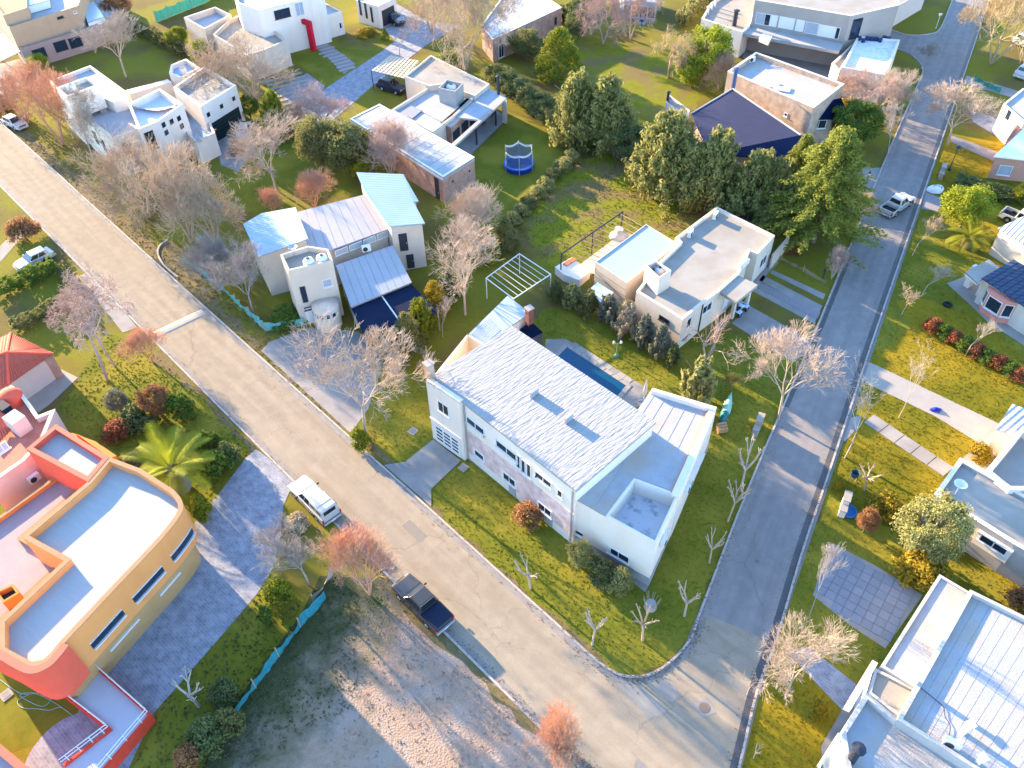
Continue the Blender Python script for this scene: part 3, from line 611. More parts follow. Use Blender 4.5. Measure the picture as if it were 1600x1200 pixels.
for s_ in (3.2, 5.6, 8.8): win(h, wB, wC, None, 1.3, 1.3, sz=(s_, 3.3))
panel(wB, wC, LC*.62, 4.3, 3.0, .14, -.02, .5).build('ledge', WHITE, h)
# back extension with sheet roof (shade put into its blue colour) and patio walls
E1 = vol(h, [(733, 521), (793, 462), (828.5, 489), (757, 537)], 3.3, par=0, roof=mat('shade_blue_sheet', (.30, .38, .46), (.27, .34, .42), scale=.6, rough=.5), wall=WHITE, wname='extension_wall', rname='extension_roof')
a, b, c, d = cop3([(734, 521, 3.36), (757, 537, 3.36), (782, 515, 3.36), (762, 494, 3.36)])
strips(h, (a, b, c, d), 9, FRAME, name='sun_stripe', t=.03, gap=.22, rib=0)  # white strips built in place of stripes of sunlight on the roof
for q in ([(683, 580), (731, 521), (733, 523), (686, 583)], [(731, 521), (757, 537), (756, 540), (730, 524)]):
    MB().prism(XY(q, 3.7), 0, 3.7).build('patio_wall', CREAM, h)

# barbecue behind the house
c = G(829, 541); t = thing('barbecue', 'dark brick barbecue with pyramid hood and tall chimney behind white house', 'barbecue', c)
mb = MB().box((c.x, c.y, .95), (1.7, 1.5, 1.9), R(35)); mb.build('oven', mat('sooty_brick', (.10, .09, .10), (.06, .055, .07), scale=2), t)
k = 4; ca = [(c.x+a*.92*math.cos(R(35))-b*.82*math.sin(R(35)), c.y+a*.92*math.sin(R(35))+b*.82*math.cos(R(35))) for a, b in ((-1, -1), (1, -1), (1, 1), (-1, 1))]
MB().add([(x, y, 1.9) for x, y in ca]+[(c.x+(x-c.x)*.25, c.y+(y-c.y)*.25, 3.0) for x, y in ca], [(0, 1, 5, 4), (1, 2, 6, 5), (2, 3, 7, 6), (3, 0, 4, 7), (4, 5, 6, 7)]).build('hood', SLATE, t)
MB().box((c.x-.1, c.y+.1, 3.8), (.6, .6, 2.0), R(35)).build('chimney', mat('dark_red_brick', (.22, .08, .06), (.15, .06, .05), scale=5), t)
MB().box((c.x-.1, c.y+.1, 4.86), (.72, .72, .12), R(35)).build('cap', CONC, t)

# --- flat cream house behind the pool
h = thing('flat_cream_house', 'single storey cream house with flat roof, porch and water tank tower', 'house', G(1090, 470))
ZH = 3.9
Q = vol(h, [(1120, 322.6), (1211, 367.7), (1184, 397), (1172, 392), (1155, 428), (1152, 430), (1125, 454), (1096, 475), (1066.6, 499.5), (994, 455), (1027, 412), (1062, 378), (1055, 371)], ZH, wall=CREAM, roof=CMEMB, par=.4, pw=.28)
MB().prism(XY([(1151, 429), (1184, 445), (1151, 471.5), (1124, 455)], 3.7), 3.35, 3.7).build('porch_roof', CMEMB, h)
for px in ((1143, 497), (1165, 481)):
    c = G(*px); MB().box((c.x, c.y, 1.68), (.32, .32, 3.36), R(40)).build('porch_post', CREAM, h)
TK = vol(h, [(1008, 414), (1025, 407), (1049, 422), (1030, 434)], 5.7, z0=3.3, wall=CREAM, par=1.5, pw=.14, roof=CMEMB, wname='tank_tower', rname='tower_floor')
c = G(1030, 428, 4.6); tank(h, (c.x, c.y, 4.25), .52, 1.15); 
for a in range(4): MB().box((c.x-.5, c.y+.3, 5.3+.02*a), (1.4, .07, .06), R(45*a)).build('antenna_bar', METAL, h)
LB = vol(h, [(930, 409), (1009.6, 350), (1060, 381), (979, 442)], 3.3, wall=mat('board_marked_wall', (.50, .44, .38), (.42, .37, .31), scale=.7, stretch=(0, 1, 1)), roof=mat('pale_blue_sheet_roof', (.29, .36, .40), (.27, .34, .38), scale=.4, rough=.5), par=.1, pw=.1, wname='annexe_wall', rname='annexe_roof')
A, B = near_edge(LB, (930, 409), (979, 442), 3.3)
for z_ in (.8, 1.6, 2.4): panel(A, B, (B-A).length/2, z_, (B-A).length-.1, .07, -.01, .05).build('batten', WOOD, h)
A, B = near_edge(Q, (994, 455), (1066.6, 499.5), ZH); win(h, A, B, (1038, 499.5), 1.3, .55, frame=DFRAME, panes=2)
A, B = near_edge(Q, (1066.6, 499.5), (1096, 475), ZH); win(h, A, B, (1076, 504), .8, 1.2, panes=1)
A, B = near_edge(Q, (1096, 475), (1125, 454), ZH); win(h, A, B, (1104.5, 481), 1.5, 1.0); panel(A, B, .25, 1.9, .1, 3.6, .0, .1).build('downpipe', DMETAL, h)
A, B = near_edge(Q, (1125, 454), (1152, 430), ZH); door(h, A, B, (1133, 475), 1.0, 2.1, FRAME); win(h, A, B, (1145, 460), 1.0, 1.4, panes=1)
A, B = near_edge(Q, (1184, 397), (1211, 367.7), ZH); win(h, A, B, (1192, 408), 1.6, 1.2)
for px in ((1117, 341), (1078, 369)):
    c = G(*px, 3.5); ac_unit(h, (c.x, c.y, 3.55), R(60), 1.1)
c = G(1158, 409, ZH); sk = MB().prism(XY([(1166, 402), (1172, 405), (1157, 418), (1151, 415)], 4.0), 3.5, 4.0).build('skylight', FRAME, h)
MB().prism(XY([(1166.5, 403.5), (1170.5, 405.3), (1157, 416.5), (1153, 414.7)], 4.01), 3.95, 4.02).build('pane', PGLASS, sk)
MB().prism(XY([(1206, 398), (1232, 368), (1234, 370), (1208, 400)], 1.8), 0, 1.8).build('garden_wall', CREAM, h)

# pergola beams beside it
t = thing('beam_pergola', 'open dark beam pergola against the pale blue annexe roof', 'pergola', G(925, 410))
a, b = G(877, 397, 3.0), G(973, 331, 3.0)
MB().tube(a, b, .09, n=6).build('beam', DMETAL, t)
for f_ in (.0, .5, 1.0):
    p = a.lerp(b, f_); MB().tube((p.x, p.y, 0), (p.x, p.y, 3.0), .07, n=6).build('post', DMETAL, t)
c, d = G(930, 411, 3.0), G(1009, 352, 3.0)
for k in range(11):
    f_ = (k+.5)/11; MB().tube(a.lerp(b, f_), c.lerp(d, f_), .035, n=5).build('rafter', WOOD, t)
deck = struct(MB().prism(XY([(890, 425), (975, 362), (1000, 372), (932, 425), (905, 440)]), 0, .03).build('deck_base', WOOD))
a, b, c, d = cop3([(893, 424, .1), (931, 428, .1), (996, 372, .1), (972, 364, .1)])
strips(deck, (a, d, c, b), 16, mat('pale_deck_board', (.52, .44, .36), (.44, .37, .30), scale=3), name='board', t=.05, gap=.05, rib=0)
t = thing('outdoor_kitchen', 'white garden counter with two orange clay grills by the pergola', 'kitchen counter', G(890, 435))
mb = MB().prism(XY([(867, 417), (893, 402), (922, 424), (905, 438), (880, 428)], .95), 0, .95); mb.build('counter', WHITE, t)
for x, y in ((886, 412), (894, 407)):
    c = G(x, y, 1.0); MB().box((c.x, c.y, 1.03), (.8, .55, .16), R(45)).build('grill', mat('orange_clay', (.60, .24, .10), (.45, .15, .07), scale=3), t)
t = thing('tarp_covered_pile', 'crumpled pale tarpaulin over a pile on the deck', 'tarpaulin', G(966, 372))
c = G(966, 370); mb = MB(); pr = []
for j in range(7):
    for i in range(12):
        a = 2*math.pi*i/12; r_ = (1-.13*j-.02*j*j)*(.85+.25*random.random()); mb.v.append((c.x+1.1*r_*math.cos(a), c.y+1.0*r_*math.sin(a), .05+1.05*(j/6)**.8+.08*random.random()))
for j in range(6):
    for i in range(12): mb.f.append((j*12+i, j*12+(i+1) % 12, (j+1)*12+(i+1) % 12, (j+1)*12+i))
mb.f.append(tuple(range(72, 84))); mb.build('cover', mat('dull_tarp', (.50, .48, .46), (.34, .33, .33), scale=2), t)
t = thing('lean_to_shelter', 'small garden shelter with pitched white panel roof on thin posts', 'shelter', G(938, 478))
MB().slab(cop3([(920.6, 452, 2.3), (933.6, 441, 2.6), (958.6, 457, 2.6), (938.4, 472, 2.3)]), .06).build('roof', mat('rippled_white_sheet', (.72, .73, .76), (.60, .62, .66), scale=5), t)
for x, y, z_ in ((922, 453, 2.25), (934, 443, 2.5), (956, 457, 2.5), (938, 470, 2.25)):
    p = G(x, y, z_); MB().tube((p.x, p.y, 0), (p.x, p.y, z_), .05, n=5).build('post', METAL, t)

# white tube pergola frame on the lawn
t = thing('tube_pergola', 'white metal tube pergola frame standing bare on dark lawn', 'pergola', G(810, 470))
c4 = [G(759.5, 434.5, 2.7), G(811.5, 396.5, 2.7), G(860.5, 428.5, 2.7), G(802.5, 467, 2.7)]
for i in range(4):
    MB().tube(c4[i], c4[(i+1) % 4], .055, n=6).build('edge_beam', FRAME, t)
    MB().tube((c4[i].x, c4[i].y, 0), c4[i], .05, n=6).build('post', FRAME, t)
for k in range(1, 8):
    f_ = k/8; MB().tube(c4[0].lerp(c4[1], f_), c4[3].lerp(c4[2], f_), .028, n=5).build('crossbar', FRAME, t)

# --- house with blue shed roofs
h = thing('shed_roof_house', 'beige house with three pale sheet shed roofs and a tank tower', 'house', G(520, 470))
BSH = corr_mat('pale_blue_metal_roof', (.27, .36, .45), (.24, .33, .42), R(10), pitch=.35, bump=.012)
PSH = mat('chalky_white_metal_roof', (.38, .35, .36), (.34, .31, .32), scale=.6, rough=.6)
def shed(pts, m, name, t=.14, wall=BEIGE, wz0=0.0, ins=.25):
    P3 = cop3(pts); MB().slab(P3, t).build(name, m, h)
    p2 = [Vector((q.x, q.y)) for q in P3]
    if area2(p2) < 0: P3 = P3[::-1]; p2 = p2[::-1]
    q2 = inset(p2, ins); n = len(q2)
    MB().add([(q.x, q.y, wz0) for q in q2]+[(q2[i].x, q2[i].y, P3[i].z-t*.6) for i in range(n)], [(i, (i+1) % n, n+(i+1) % n, n+i) for i in range(n)]).build('wall', wall, h)
    return q2
r1 = shed([(557, 269, 6.8), (630, 272, 6.3), (654, 314, 5.9), (646, 315.5, 6.0), (664, 348.6, 5.8), (608, 354, 6.1), (569, 297, 6.6)], BSH, 'roof')
r2 = shed([(379.7, 350, 5.6), (408.7, 333, 5.9), (461.8, 323.7, 6.3), (481.6, 372.7, 6.0), (403.8, 401, 5.4)], BSH, 'roof')
a, b, c, d = cop3([(465, 331, 5.5), (573, 303, 5.5), (609, 357, 4.9), (484, 402, 4.9)])
strips(h, (a, b, c, d), 9, PSH, t=.08, gap=.03, rib=.016)
mb = MB(); q = [Vector((p.x, p.y)) for p in (a, b, c, d)]; q = inset(ccw(q), .3); mb.prism(q, 0, 4.75).build('wall', BEIGE, h)
T = vol(h, [(437.7, 397.4), (449.7, 422.8), (519.8, 407), (512.6, 389), (481, 384)], 7.0, wall=BEIGE, roof=CMEMB, par=.55, pw=.2, wname='tower_wall', rname='tower_roof')
A, B = near_edge(T, (449.7, 422.8), (519.8, 407), 7.0)
win(h, A, B, (475, 460), .55, 2.0, frame=DFRAME, panes=1, sill=False); win(h, A, B, (481.6, 481.5), .75, .35, frame=DFRAME, panes=1)
win(h, A, B, (511.5, 442), .95, .95, glass=PGLASS, panes=1); door(h, A, B, (487, 500), .95, 2.0, FRAME)
c = G(515, 507); MB().lathe((c.x, c.y, 0), [(1.35, 0), (1.35, 2.7), (.01, 2.95)], 18).build('oven_bay', BEIGE, h, smooth=True)
for k in range(5):
    a_ = R(-150+k*26); x, y = c.x+1.36*math.cos(a_), c.y+1.36*math.sin(a_)
    o = MB().box((x, y, 2.1), (.5, .05, .62), a_+R(90)).build('bay_window', FRAME, h); MB().box((x+.03*math.cos(a_), y+.03*math.sin(a_), 2.1), (.36, .04, .46), a_+R(90)).build('pane', GLASS, o)
for px in ((482, 409), (503, 404)):
    p = G(*px, 6.9); tank(h, (p.x, p.y, 6.45), .55, .85)
p = G(460, 399, 6.6); MB().tube((p.x, p.y, 6.4), (p.x, p.y, 7.5), .03).build('dish_mast', METAL, h); MB().lathe((p.x, p.y, 7.5), [(.01, 0), (.25, .03), (.45, .14)], 14).build('satellite_dish', METAL, h)
a, b, c, d = cop3([(524.6, 414.3, 3.9), (614, 383, 3.9), (643.5, 441, 3.2), (548, 479.5, 3.2)])
strips(h, (a, b, c, d), 8, mat('pale_grey_metal_roof', (.34, .36, .39), (.30, .32, .35), scale=.8, rough=.7, spec=.15), name='front_roof_panel', t=.07, gap=.02, rib=.012)
q = inset(ccw([Vector((p.x, p.y)) for p in (a, b, c, d)]), .25); MB().prism(q, 0, 3.1).build('wall', BEIGE, h)
A, B = G(521, 391, 4.8).to_2d(), G(608, 357, 4.8).to_2d()
for k in range(4):
    win(h, A, B, None, (B-A).length/4-.15, .75, glass=PGLASS, panes=1, sill=False, sz=((B-A).length*(k+.5)/4, 4.3))
ac_unit(h, (*G(573, 392, 3.9).to_2d(), 3.9), R(18), 1.1)
A, B = G(613, 357, 5.6).to_2d(), G(662, 351, 5.6).to_2d()
door(h, A, B, (630, 376), .9, 2.2, DFRAME, z0=2.6); door(h, A, B, (640, 398), .8, 1.8, DFRAME, z0=.2)
NAVY = mat('navy_carport_sheet', (.004, .011, .035), (.006, .015, .045), scale=.7, rough=.7, spec=.1)
a, b, c, d = cop3([(549, 482, 2.9), (643, 444, 2.9), (684, 487, 2.5), (571, 528, 2.5)])
for q in ((a, a.lerp(b, .49), d.lerp(c, .49), d), (a.lerp(b, .51), b, c, d.lerp(c, .51))): MB().slab(q, .06).build('carport_sheet', NAVY, h)
mb = MB(); mb.slab([a.lerp(b, .49)+Vector((0, 0, .03)), a.lerp(b, .51)+Vector((0, 0, .03)), d.lerp(c, .51)+Vector((0, 0, .03)), d.lerp(c, .49)+Vector((0, 0, .03))], .09); mb.build('carport_rafter', FRAME, h)
for p in (c, d, c.lerp(d, .5)): MB().tube((p.x, p.y, 0), (p.x, p.y, 2.45), .07).build('carport_post', METAL, h)

# --- white modern house, upper left
h = thing('white_modern_house', 'large white cubic house with dark garage door and roof terraces', 'house', G(230, 210))
vol(h, [(77, 126), (141, 102), (196, 142), (200, 153), (176, 159), (160, 152), (106, 156), (95, 146)], 6.4, par=.45, pw=.3, roof=GMEMB)
vol(h, [(87.6, 137), (135.4, 120), (154.6, 132), (103.6, 150.5)], 8.6, z0=5.5, par=.5, pw=.22, roof=CMEMB, wname='stair_block', rname='stair_roof')
p = G(113, 141, 8.2); tank(h, (p.x, p.y, 8.12), .6, .9)
Q = vol(h, [(123.7, 175.6), (106, 152), (160, 155), (205, 163), (222, 200), (209, 203.5), (176, 216)], 5.4, par=.5, pw=.28, roof=GMEMB)
A, B = near_edge(Q, (176, 216), (209, 203.5), 5.4); win(h, A, B, (200, 234), 1.1, 2.2, frame=DFRAME, panes=1)
A, B = near_edge(Q, (123.7, 175.6), (176, 216), 5.4)
for px in ((150, 215), (163, 228)): win(h, A, B, px, .9, 1.8, frame=DFRAME, panes=1, sill=False)
Q = vol(h, [(200, 162), (249, 138), (286, 162), (246, 190), (216, 202)], 6.6, par=.9, pw=.3, roof=mat('blue_white_terrace', (.58, .62, .72), (.48, .53, .64), scale=.5))
A, B = near_edge(Q, (246, 190), (286, 162), 6.6)
for px in ((255.5, 195), (268, 190), (279.5, 185), (284, 197), (260, 207)): win(h, A, B, px, .62, .62, frame=DFRAME, panes=1, sill=False)
A, B = near_edge(Q, (216, 202), (246, 190), 6.6); win(h, A, B, (236, 219), 1.2, 2.3, frame=DFRAME, panes=1)
cvx = []
for k in range(9):
    f_ = k/8; u = G(206, 165, 6.3).lerp(G(279, 161, 6.3), f_); v = Vector((u.x+.3*math.sin(3.1*f_)*3, u.y-1.7*math.sin(3.14*f_), 6.3)); cvx += [(u.x, u.y+.2, 5.75), (v.x, v.y, 6.3)]
MB().add(cvx, [(2*k, 2*k+1, 2*k+3, 2*k+2) for k in range(8)]).build('curved_ramp', WHITE, h)
Q = vol(h, [(270.4, 136.3), (319, 103.4), (369, 133), (313, 167)], 5.6, par=.6, pw=.32, roof=CMEMB)
A, B = near_edge(Q, (313, 167), (369, 133), 5.6)
s, z = ray_wall(354, 188, A, B); gd = panel(A, B, s, 1.45, 5.4, 2.7, -.02, .06).build('garage_door', mat('dark_green_door', (.006, .02, .02), rough=.5), h)
for k in range(5): panel(A, B, s, .45+k*.52, 5.2, .05, .06, .08).build('ridge', DMETAL, gd)
for px in ((325.5, 179), (346, 166), (365, 154)): win(h, A, B, px, .55, .55, frame=DFRAME, panes=1, sill=False)
Q = vol(h, [(284, 163), (300, 150), (318, 168), (336, 207), (306, 222), (290, 205)], 3.2, par=.9, pw=.25, roof=mat('blue_court', (.30, .40, .52)), wname='court_wall', rname='court_floor')
Q = vol(h, [(264, 114), (267, 101), (290.6, 91.7), (312.9, 105.5), (283, 121.4)], 4.4, par=.6, pw=.3, roof=mat('blue_court', (.30, .40, .52)), wname='bay_wall', rname='bay_roof')
chimney(h, G(288, 116, 3.8), .7, 1.0, WHITE)
MB().prism(XY([(196, 141), (262, 124), (268, 128), (203, 147)], 3.4), 0, 3.4).build('link_wall', WHITE, h)

# --- tan house, upper left corner
OCHRE = mat('dull_ochre_stucco', (.46, .30, .19), (.40, .26, .165), scale=.7, streak=.1)
h = thing('tan_terraced_house', 'tan stucco house with stepped flat roofs in the upper left corner', 'house', G(80, 80))
Q = vol(h, [(32, 76), (133, 46), (180, 22), (160, -30), (-40, -10), (2, 40)], 3.3, par=.5, pw=.3, wall=mat('mauve_brown_stucco', (.36, .24, .22), (.30, .20, .18), scale=.7), roof=GMEMB)
A, B = near_edge(Q, (32, 76), (133, 46), 3.3)
for px in ((62, 84), (95, 72), (118, 66)): win(h, A, B, px, 2.0, 1.6, frame=DFRAME, panes=2, sill=False)
Q = vol(h, [(14, 43), (122, 9), (140, -40), (-40, -30)], 6.3, z0=2.8, par=.4, pw=.3, wall=OCHRE, roof=GMEMB)
A, B = near_edge(Q, (14, 43), (122, 9), 6.3); win(h, A, B, (94, 27), 1.0, .3, frame=DFRAME, panes=2); win(h, A, B, (117, 19), .5, .3, panes=1)
vol(h, [(4, 24), (42, 12), (40, -30), (-30, -25)], 7.8, z0=6, par=.3, pw=.25, wall=OCHRE, roof=TANCAP)
vol(h, [(40, 10), (75, 0), (70, -30), (38, -30)], 7.2, z0=6, par=0, wall=FRAME, roof=mat('sky_glazing', (.35, .5, .58), rough=.2), wname='skylight_frame', rname='skylight_glass')
vol(h, [(127, 8), (146, 2), (162, 26), (137, 35)], 3.9, z0=3, par=0, wall=FRAME, roof=mat('sky_glazing', (.35, .5, .58), rough=.2), wname='skylight_frame', rname='skylight_glass')
t = thing('slatted_pergola', 'white slatted pergola beside the tan house at left edge', 'pergola', G(10, 90))
a, b, c, d = cop3([(-20, 62, 2.7), (4, 52, 2.7), (33, 80, 2.7), (-5, 98, 2.7)])
strips(t, (a, d, c, b), 11, FRAME, name='slat', t=.12, gap=.35, rib=0)
for p in (a, b, c, d): MB().tube((p.x, p.y, 0), (p.x, p.y, 2.6), .08).build('post', FRAME, t)

# --- white house with a crimson fin
h = thing('white_house_red_fin', 'white and beige cubic house with a crimson entrance fin', 'house', G(430, 70))
vol(h, [(287, 27), (336, 10.5), (361, 22.7), (319.4, 45.5)], 4.3, wall=BEIGE, roof=GMEMB, par=.9, pw=.25)
Q = vol(h, [(332.5, 54), (356, 31.5), (372, 24), (420, 40), (449, 62), (410, 79), (385, 86)], 4.0, wall=BEIGE, roof=CMEMB, par=.6, pw=.25)
Q = vol(h, [(365, -8), (371, 4.5), (404, 15.5), (506, -10), (470, -45), (380, -30)], 7.6, wall=WHITE, roof=MEMB, par=.5, pw=.3)
A, B = near_edge(Q, (404, 15.5), (506, -10), 7.6); win(h, A, B, (441, 21), 2.6, 1.3, frame=DFRAME, panes=2); win(h, A, B, (468, 14), 1.4, 2.0, glass=PGLASS)
Q = vol(h, [(411, 50), (405, 38), (470, 20), (473, 30.6)], 3.9, wall=WHITE, roof=GMEMB, par=.2)
A, B = near_edge(Q, (411, 50), (473, 30.6), 3.9); win(h, A, B, (455, 66), 1.7, 1.6, frame=DFRAME)
Q = vol(h, [(480, 33), (472, 14), (506, 3.5), (534, 17.5)], 3.7, wall=WHITE, roof=GMEMB, par=.3)
A, B = near_edge(Q, (480, 33), (534, 17.5), 3.7); door(h, A, B, (494, 56), 1.4, 2.3, GREYW); win(h, A, B, (532, 40), .5, 1.0, panes=1)
a, b = G(460, 25, 4.7).to_2d(), G(485, 34, 4.7).to_2d(); e = (b-a).normalized(); az = math.atan2(e.y, e.x); L_ = (b-a).length; c = a+e*L_/2
mb = MB().box((c.x, c.y, 4.35), (L_, .55, .7), az); q = b-e*.55; mb.box((q.x, q.y, 2.0), (1.1, .5, 4.0), az); mb.build('entrance_fin', CRIMSON, h)

# --- brick bungalow with skylit roofs
h = thing('brick_bungalow', 'long brick bungalow with ribbed pale roof, roof tank and garden porch', 'house', G(660, 240))
Q = vol(h, [(593, 163), (741, 246), (692, 277), (547, 186)], 3.6, wall=BRICK, roof=GMEMB, par=.12, pw=.22, cap=FRAME)
a, b, c, d = cop3([(593, 165.5, 3.6), (737.5, 246.3, 3.6), (692.5, 274, 3.6), (551.5, 186.5, 3.6)])
strips(h, (a, b, c, d), 13, GMEMB, t=.06, gap=.06, rib=.012, ms=[mat('pale_grey_panel', (.34, .35, .36), (.30, .31, .32), scale=1), mat('lighter_grey_panel', (.39, .39, .39), (.35, .35, .35), scale=1)])
A, B = near_edge(Q, (741, 246), (692, 277), 3.6); L_ = (B-A).length; panel(A, B, L_/2, 3.35, L_, .35, -.02, .05).build('fascia', GREYW, h)
for px in ((707, 283), (733, 267)): s, z = ray_wall(*px, A, B); panel(A, B, s, z, .16, .2, 0, .12).build('wall_lamp', DMETAL, h)
A, B = near_edge(Q, (692, 277), (547, 186), 3.6); door(h, A, B, (683, 293), .8, 2.9, DFRAME)
L_ = (B-A).length; panel(A, B, L_/2, 3.3, L_, .3, -.02, .06).build('fascia', FRAME, h)
vol(h, [(632, 119), (673, 86), (765, 131), (742, 149.5), (690, 131), (671, 134)], 4.0, wall=CREAM, roof=CMEMB, par=.25, pw=.2)
vol(h, [(671, 135), (690, 132), (744, 150), (709, 183), (676, 207), (610, 173)], 3.5, wall=CREAM, roof=MEMB, par=.3, pw=.35, cap=CONC)
MB().prism(XY([(684, 150), (718, 166), (690, 190), (655, 172)], 3.32), 3.2, 3.32).build('inner_roof', MEMB, h)
vol(h, [(622, 177), (640, 164), (660, 172), (644, 185)], 3.35, z0=2.6, par=0, wall=GREYW, roof=mat('shade_sail', (.22, .23, .26), rough=.8), wname='light_well', rname='shade_sail')
vol(h, [(685, 137), (698, 124), (724, 130), (711, 143)], 5.4, z0=3.3, par=1.3, pw=.14, wall=GREYW, roof=GREYW, wname='tank_tower', rname='tower_floor')
p = G(705, 136, 4.8); tank(h, (p.x, p.y, 4.2), .75, 1.0)
MB().slab(cop3([(714, 183, 3.4), (764, 138, 3.4), (789, 150, 3.4), (748, 187, 3.4)]), .25).build('porch_roof', GMEMB, h)
MB().slab(cop3([(705, 225, 3.4), (788, 151, 3.4), (792, 153, 3.4), (710, 228, 3.4)]), .3).build('porch_beam', CONC, h)
for px, z_ in (((745, 226), 3.1), ((775, 196), 3.1)): c = G(*px); MB().box((c.x, c.y, 1.55), (.18, .18, 3.1), R(40)).build('porch_post', DMETAL, h)
MB().prism(XY([(785, 150), (792, 153), (791, 158), (784, 155)], 3.4), 0, 3.35).build('porch_pier', CREAM, h)
struct(sheet('patio', [(706, 232), (736, 241), (793, 185), (770, 168)], SLABC, .016))
A, B = G(706, 215, 1.8).to_2d(), G(764, 160, 1.8).to_2d(); MB().prism([A, B, B+Vector((-1.5, 1.5)), A+Vector((-1.5, 1.5))], 0, 3.2).build('garden_wall', BRICK, h)
for s_ in (1.2, 3.6, 6.0): win(h, A, B, None, 1.8, 2.2, frame=DFRAME, sz=(s_, 1.3))
flue(h, G(779, 147, 3.4), .2, 2.4)
t = thing('woven_carport', 'tan lattice carport roof on posts beside the brick bungalow', 'carport', G(618, 125))
a, b, c, d = cop3([(580, 110, 2.9), (610, 86, 2.9), (656, 95, 2.9), (632, 123, 2.9)]); TANW = mat('tan_lattice', (.62, .50, .36), (.50, .38, .26), scale=4)
strips(t, (a, b, c, d), 9, TANW, name='slat', t=.05, gap=.2, rib=0); strips(t, (a+Vector((0, 0, .05)), d+Vector((0, 0, .05)), c+Vector((0, 0, .05)), b+Vector((0, 0, .05))), 9, TANW, name='cross_slat', t=.04, gap=.45, rib=0)
for p in (a, b, c, d): MB().tube((p.x, p.y, 0), (p.x, p.y, 2.85), .06).build('post', DMETAL, t)

# --- house with slit windows at top, and grey-roofed brick house
h = thing('slit_window_house', 'white house front with dark vertical slit windows at top edge', 'house', G(580, 30))
Q = vol(h, [(556, 0), (590.5, 10), (618, -4), (590, -25), (555, -25)], 3.7, wall=WHITE, roof=GMEMB, par=.4)
A, B = near_edge(Q, (556, 0), (590.5, 10), 3.7)
for px in ((563, 12), (572, 17), (581, 23)): win(h, A, B, px, .45, 2.5, frame=DFRAME, panes=1, sill=False)
A, B = near_edge(Q, (590.5, 10), (618, -4), 3.7); panel(A, B, (B-A).length/2, 1.4, (B-A).length-1.4, 2.6, 0, .03).build('dark_opening_panel', DFRAME, h)  # flat dark panel, shade of the carport's inside put into its colour
h = thing('grey_roof_brick_house', 'pink brick house with grey and blue flat roof near top edge', 'house', G(800, 60))
Q = vol(h, [(769.5, 62), (877.5, 12), (840, -14), (790, -12), (752, 40)], 3.6, wall=BRICK, roof=GMEMB, par=.25, pw=.22, cap=FRAME)
A, B = near_edge(Q, (769.5, 62), (877.5, 12), 3.6); win(h, A, B, (783, 79), 1.2, 2.1, panes=2); win(h, A, B, (868, 32), .5, 1.1, frame=DFRAME, panes=1)
a, b, c, d = cop3([(770, 58, 3.4), (800, 44, 3.4), (775, 20, 3.4), (756, 38, 3.4)]); strips(h, (a, b, c, d), 2, mat('pale_blue_panel', (.52, .6, .7), (.46, .54, .64), scale=1), t=.05, gap=.08, rib=.05)

# --- big modern house, upper right
h = thing('grey_terrace_house', 'wide grey and white two storey house with long window band and terraces', 'house', G(1240, 90))
Q = vol(h, [(1096, 29), (1110, 5), (1150, -22), (1190, -10), (1171, 41), (1160, 50)], 4.0, wall=WHITE, roof=CMEMB, par=.4, pw=.3)
flue(h, G(1147, 40, 3.6), .35, 2.2)
for px in ((1106, 22), (1112, 16), (1117, 11)): p = G(*px, 3.6); MB().tube((p.x, p.y, 3.6), (p.x, p.y, 4.6), .16).build('vent_pipe', FRAME, h); MB().lathe((p.x, p.y, 4.6), [(.3, 0), (.3, .16), (.01, .3)], 8).build('cowl', FRAME, h)
Q = vol(h, [(1180, 0), (1329, 25), (1405, 8), (1400, -40), (1190, -50)], 7.6, wall=mat('taupe_stucco', (.36, .31, .28), (.30, .26, .235), scale=.6), roof=CMEMB, par=.3, pw=.3, cap=WHITE)
A, B = near_edge(Q, (1180, 0), (1329, 25), 7.6)
for px, w, gl in (((1188, 29), 1.4, PGLASS), ((1199, 31), .9, GLASS), ((1209, 32.5), 1.1, FRAME), ((1229, 36), 2.4, FRAME), ((1250, 40), 1.3, FRAME), ((1268, 44), 1.9, PGLASS), ((1292, 49), 2.6, FRAME), ((1308, 52), .7, GLASS)):
    win(h, A, B, px, w, 1.7, glass=gl, panes=1, sill=False, frame=FRAME)
A2, B2 = near_edge(Q, (1329, 25), (1405, 8), 7.6); win(h, A2, B2, (1337, 45), 1.8, 3.0, frame=DFRAME, panes=1, sill=False)
MB().slab(cop3([(1162, 52, 3.7), (1172, 40, 3.7), (1318, 68, 3.7), (1311, 80, 3.7)]), .45).build('canopy', GREYW, h)
MB().slab(cop3([(1186, 60, 3.75), (1192, 51, 3.75), (1208, 55, 3.75), (1201, 66, 3.75)]), .5).build('canopy_box', WHITE, h)
A, B = G(1166, 47, 3.4).to_2d(), G(1314, 74, 3.4).to_2d()
e, n = frame3(A, B); A -= n*1.5; B -= n*1.5; MB().prism([A, B, B-n*4, A-n*4], 0, 3.3).build('wall', GREYW, h)
for k in range(7): win(h, A, B, None, (B-A).length/7-.25, 2.5, frame=FRAME, panes=1, sill=False, sz=((B-A).length*(k+.5)/7, 1.4))
struct(sheet('terrace', [(1160, 90), (1165, 78), (1312, 100), (1300, 125), (1270, 118)], SLABC, .016))
vol(h, [(1340, 56), (1406.6, 62), (1383, 117), (1315, 105)], 4.1, wall=WHITE, roof=mat('frosty_terrace', (.66, .66, .72), (.46, .46, .54), scale=1.5, mid=.6, width=.1), par=.35, pw=.3)
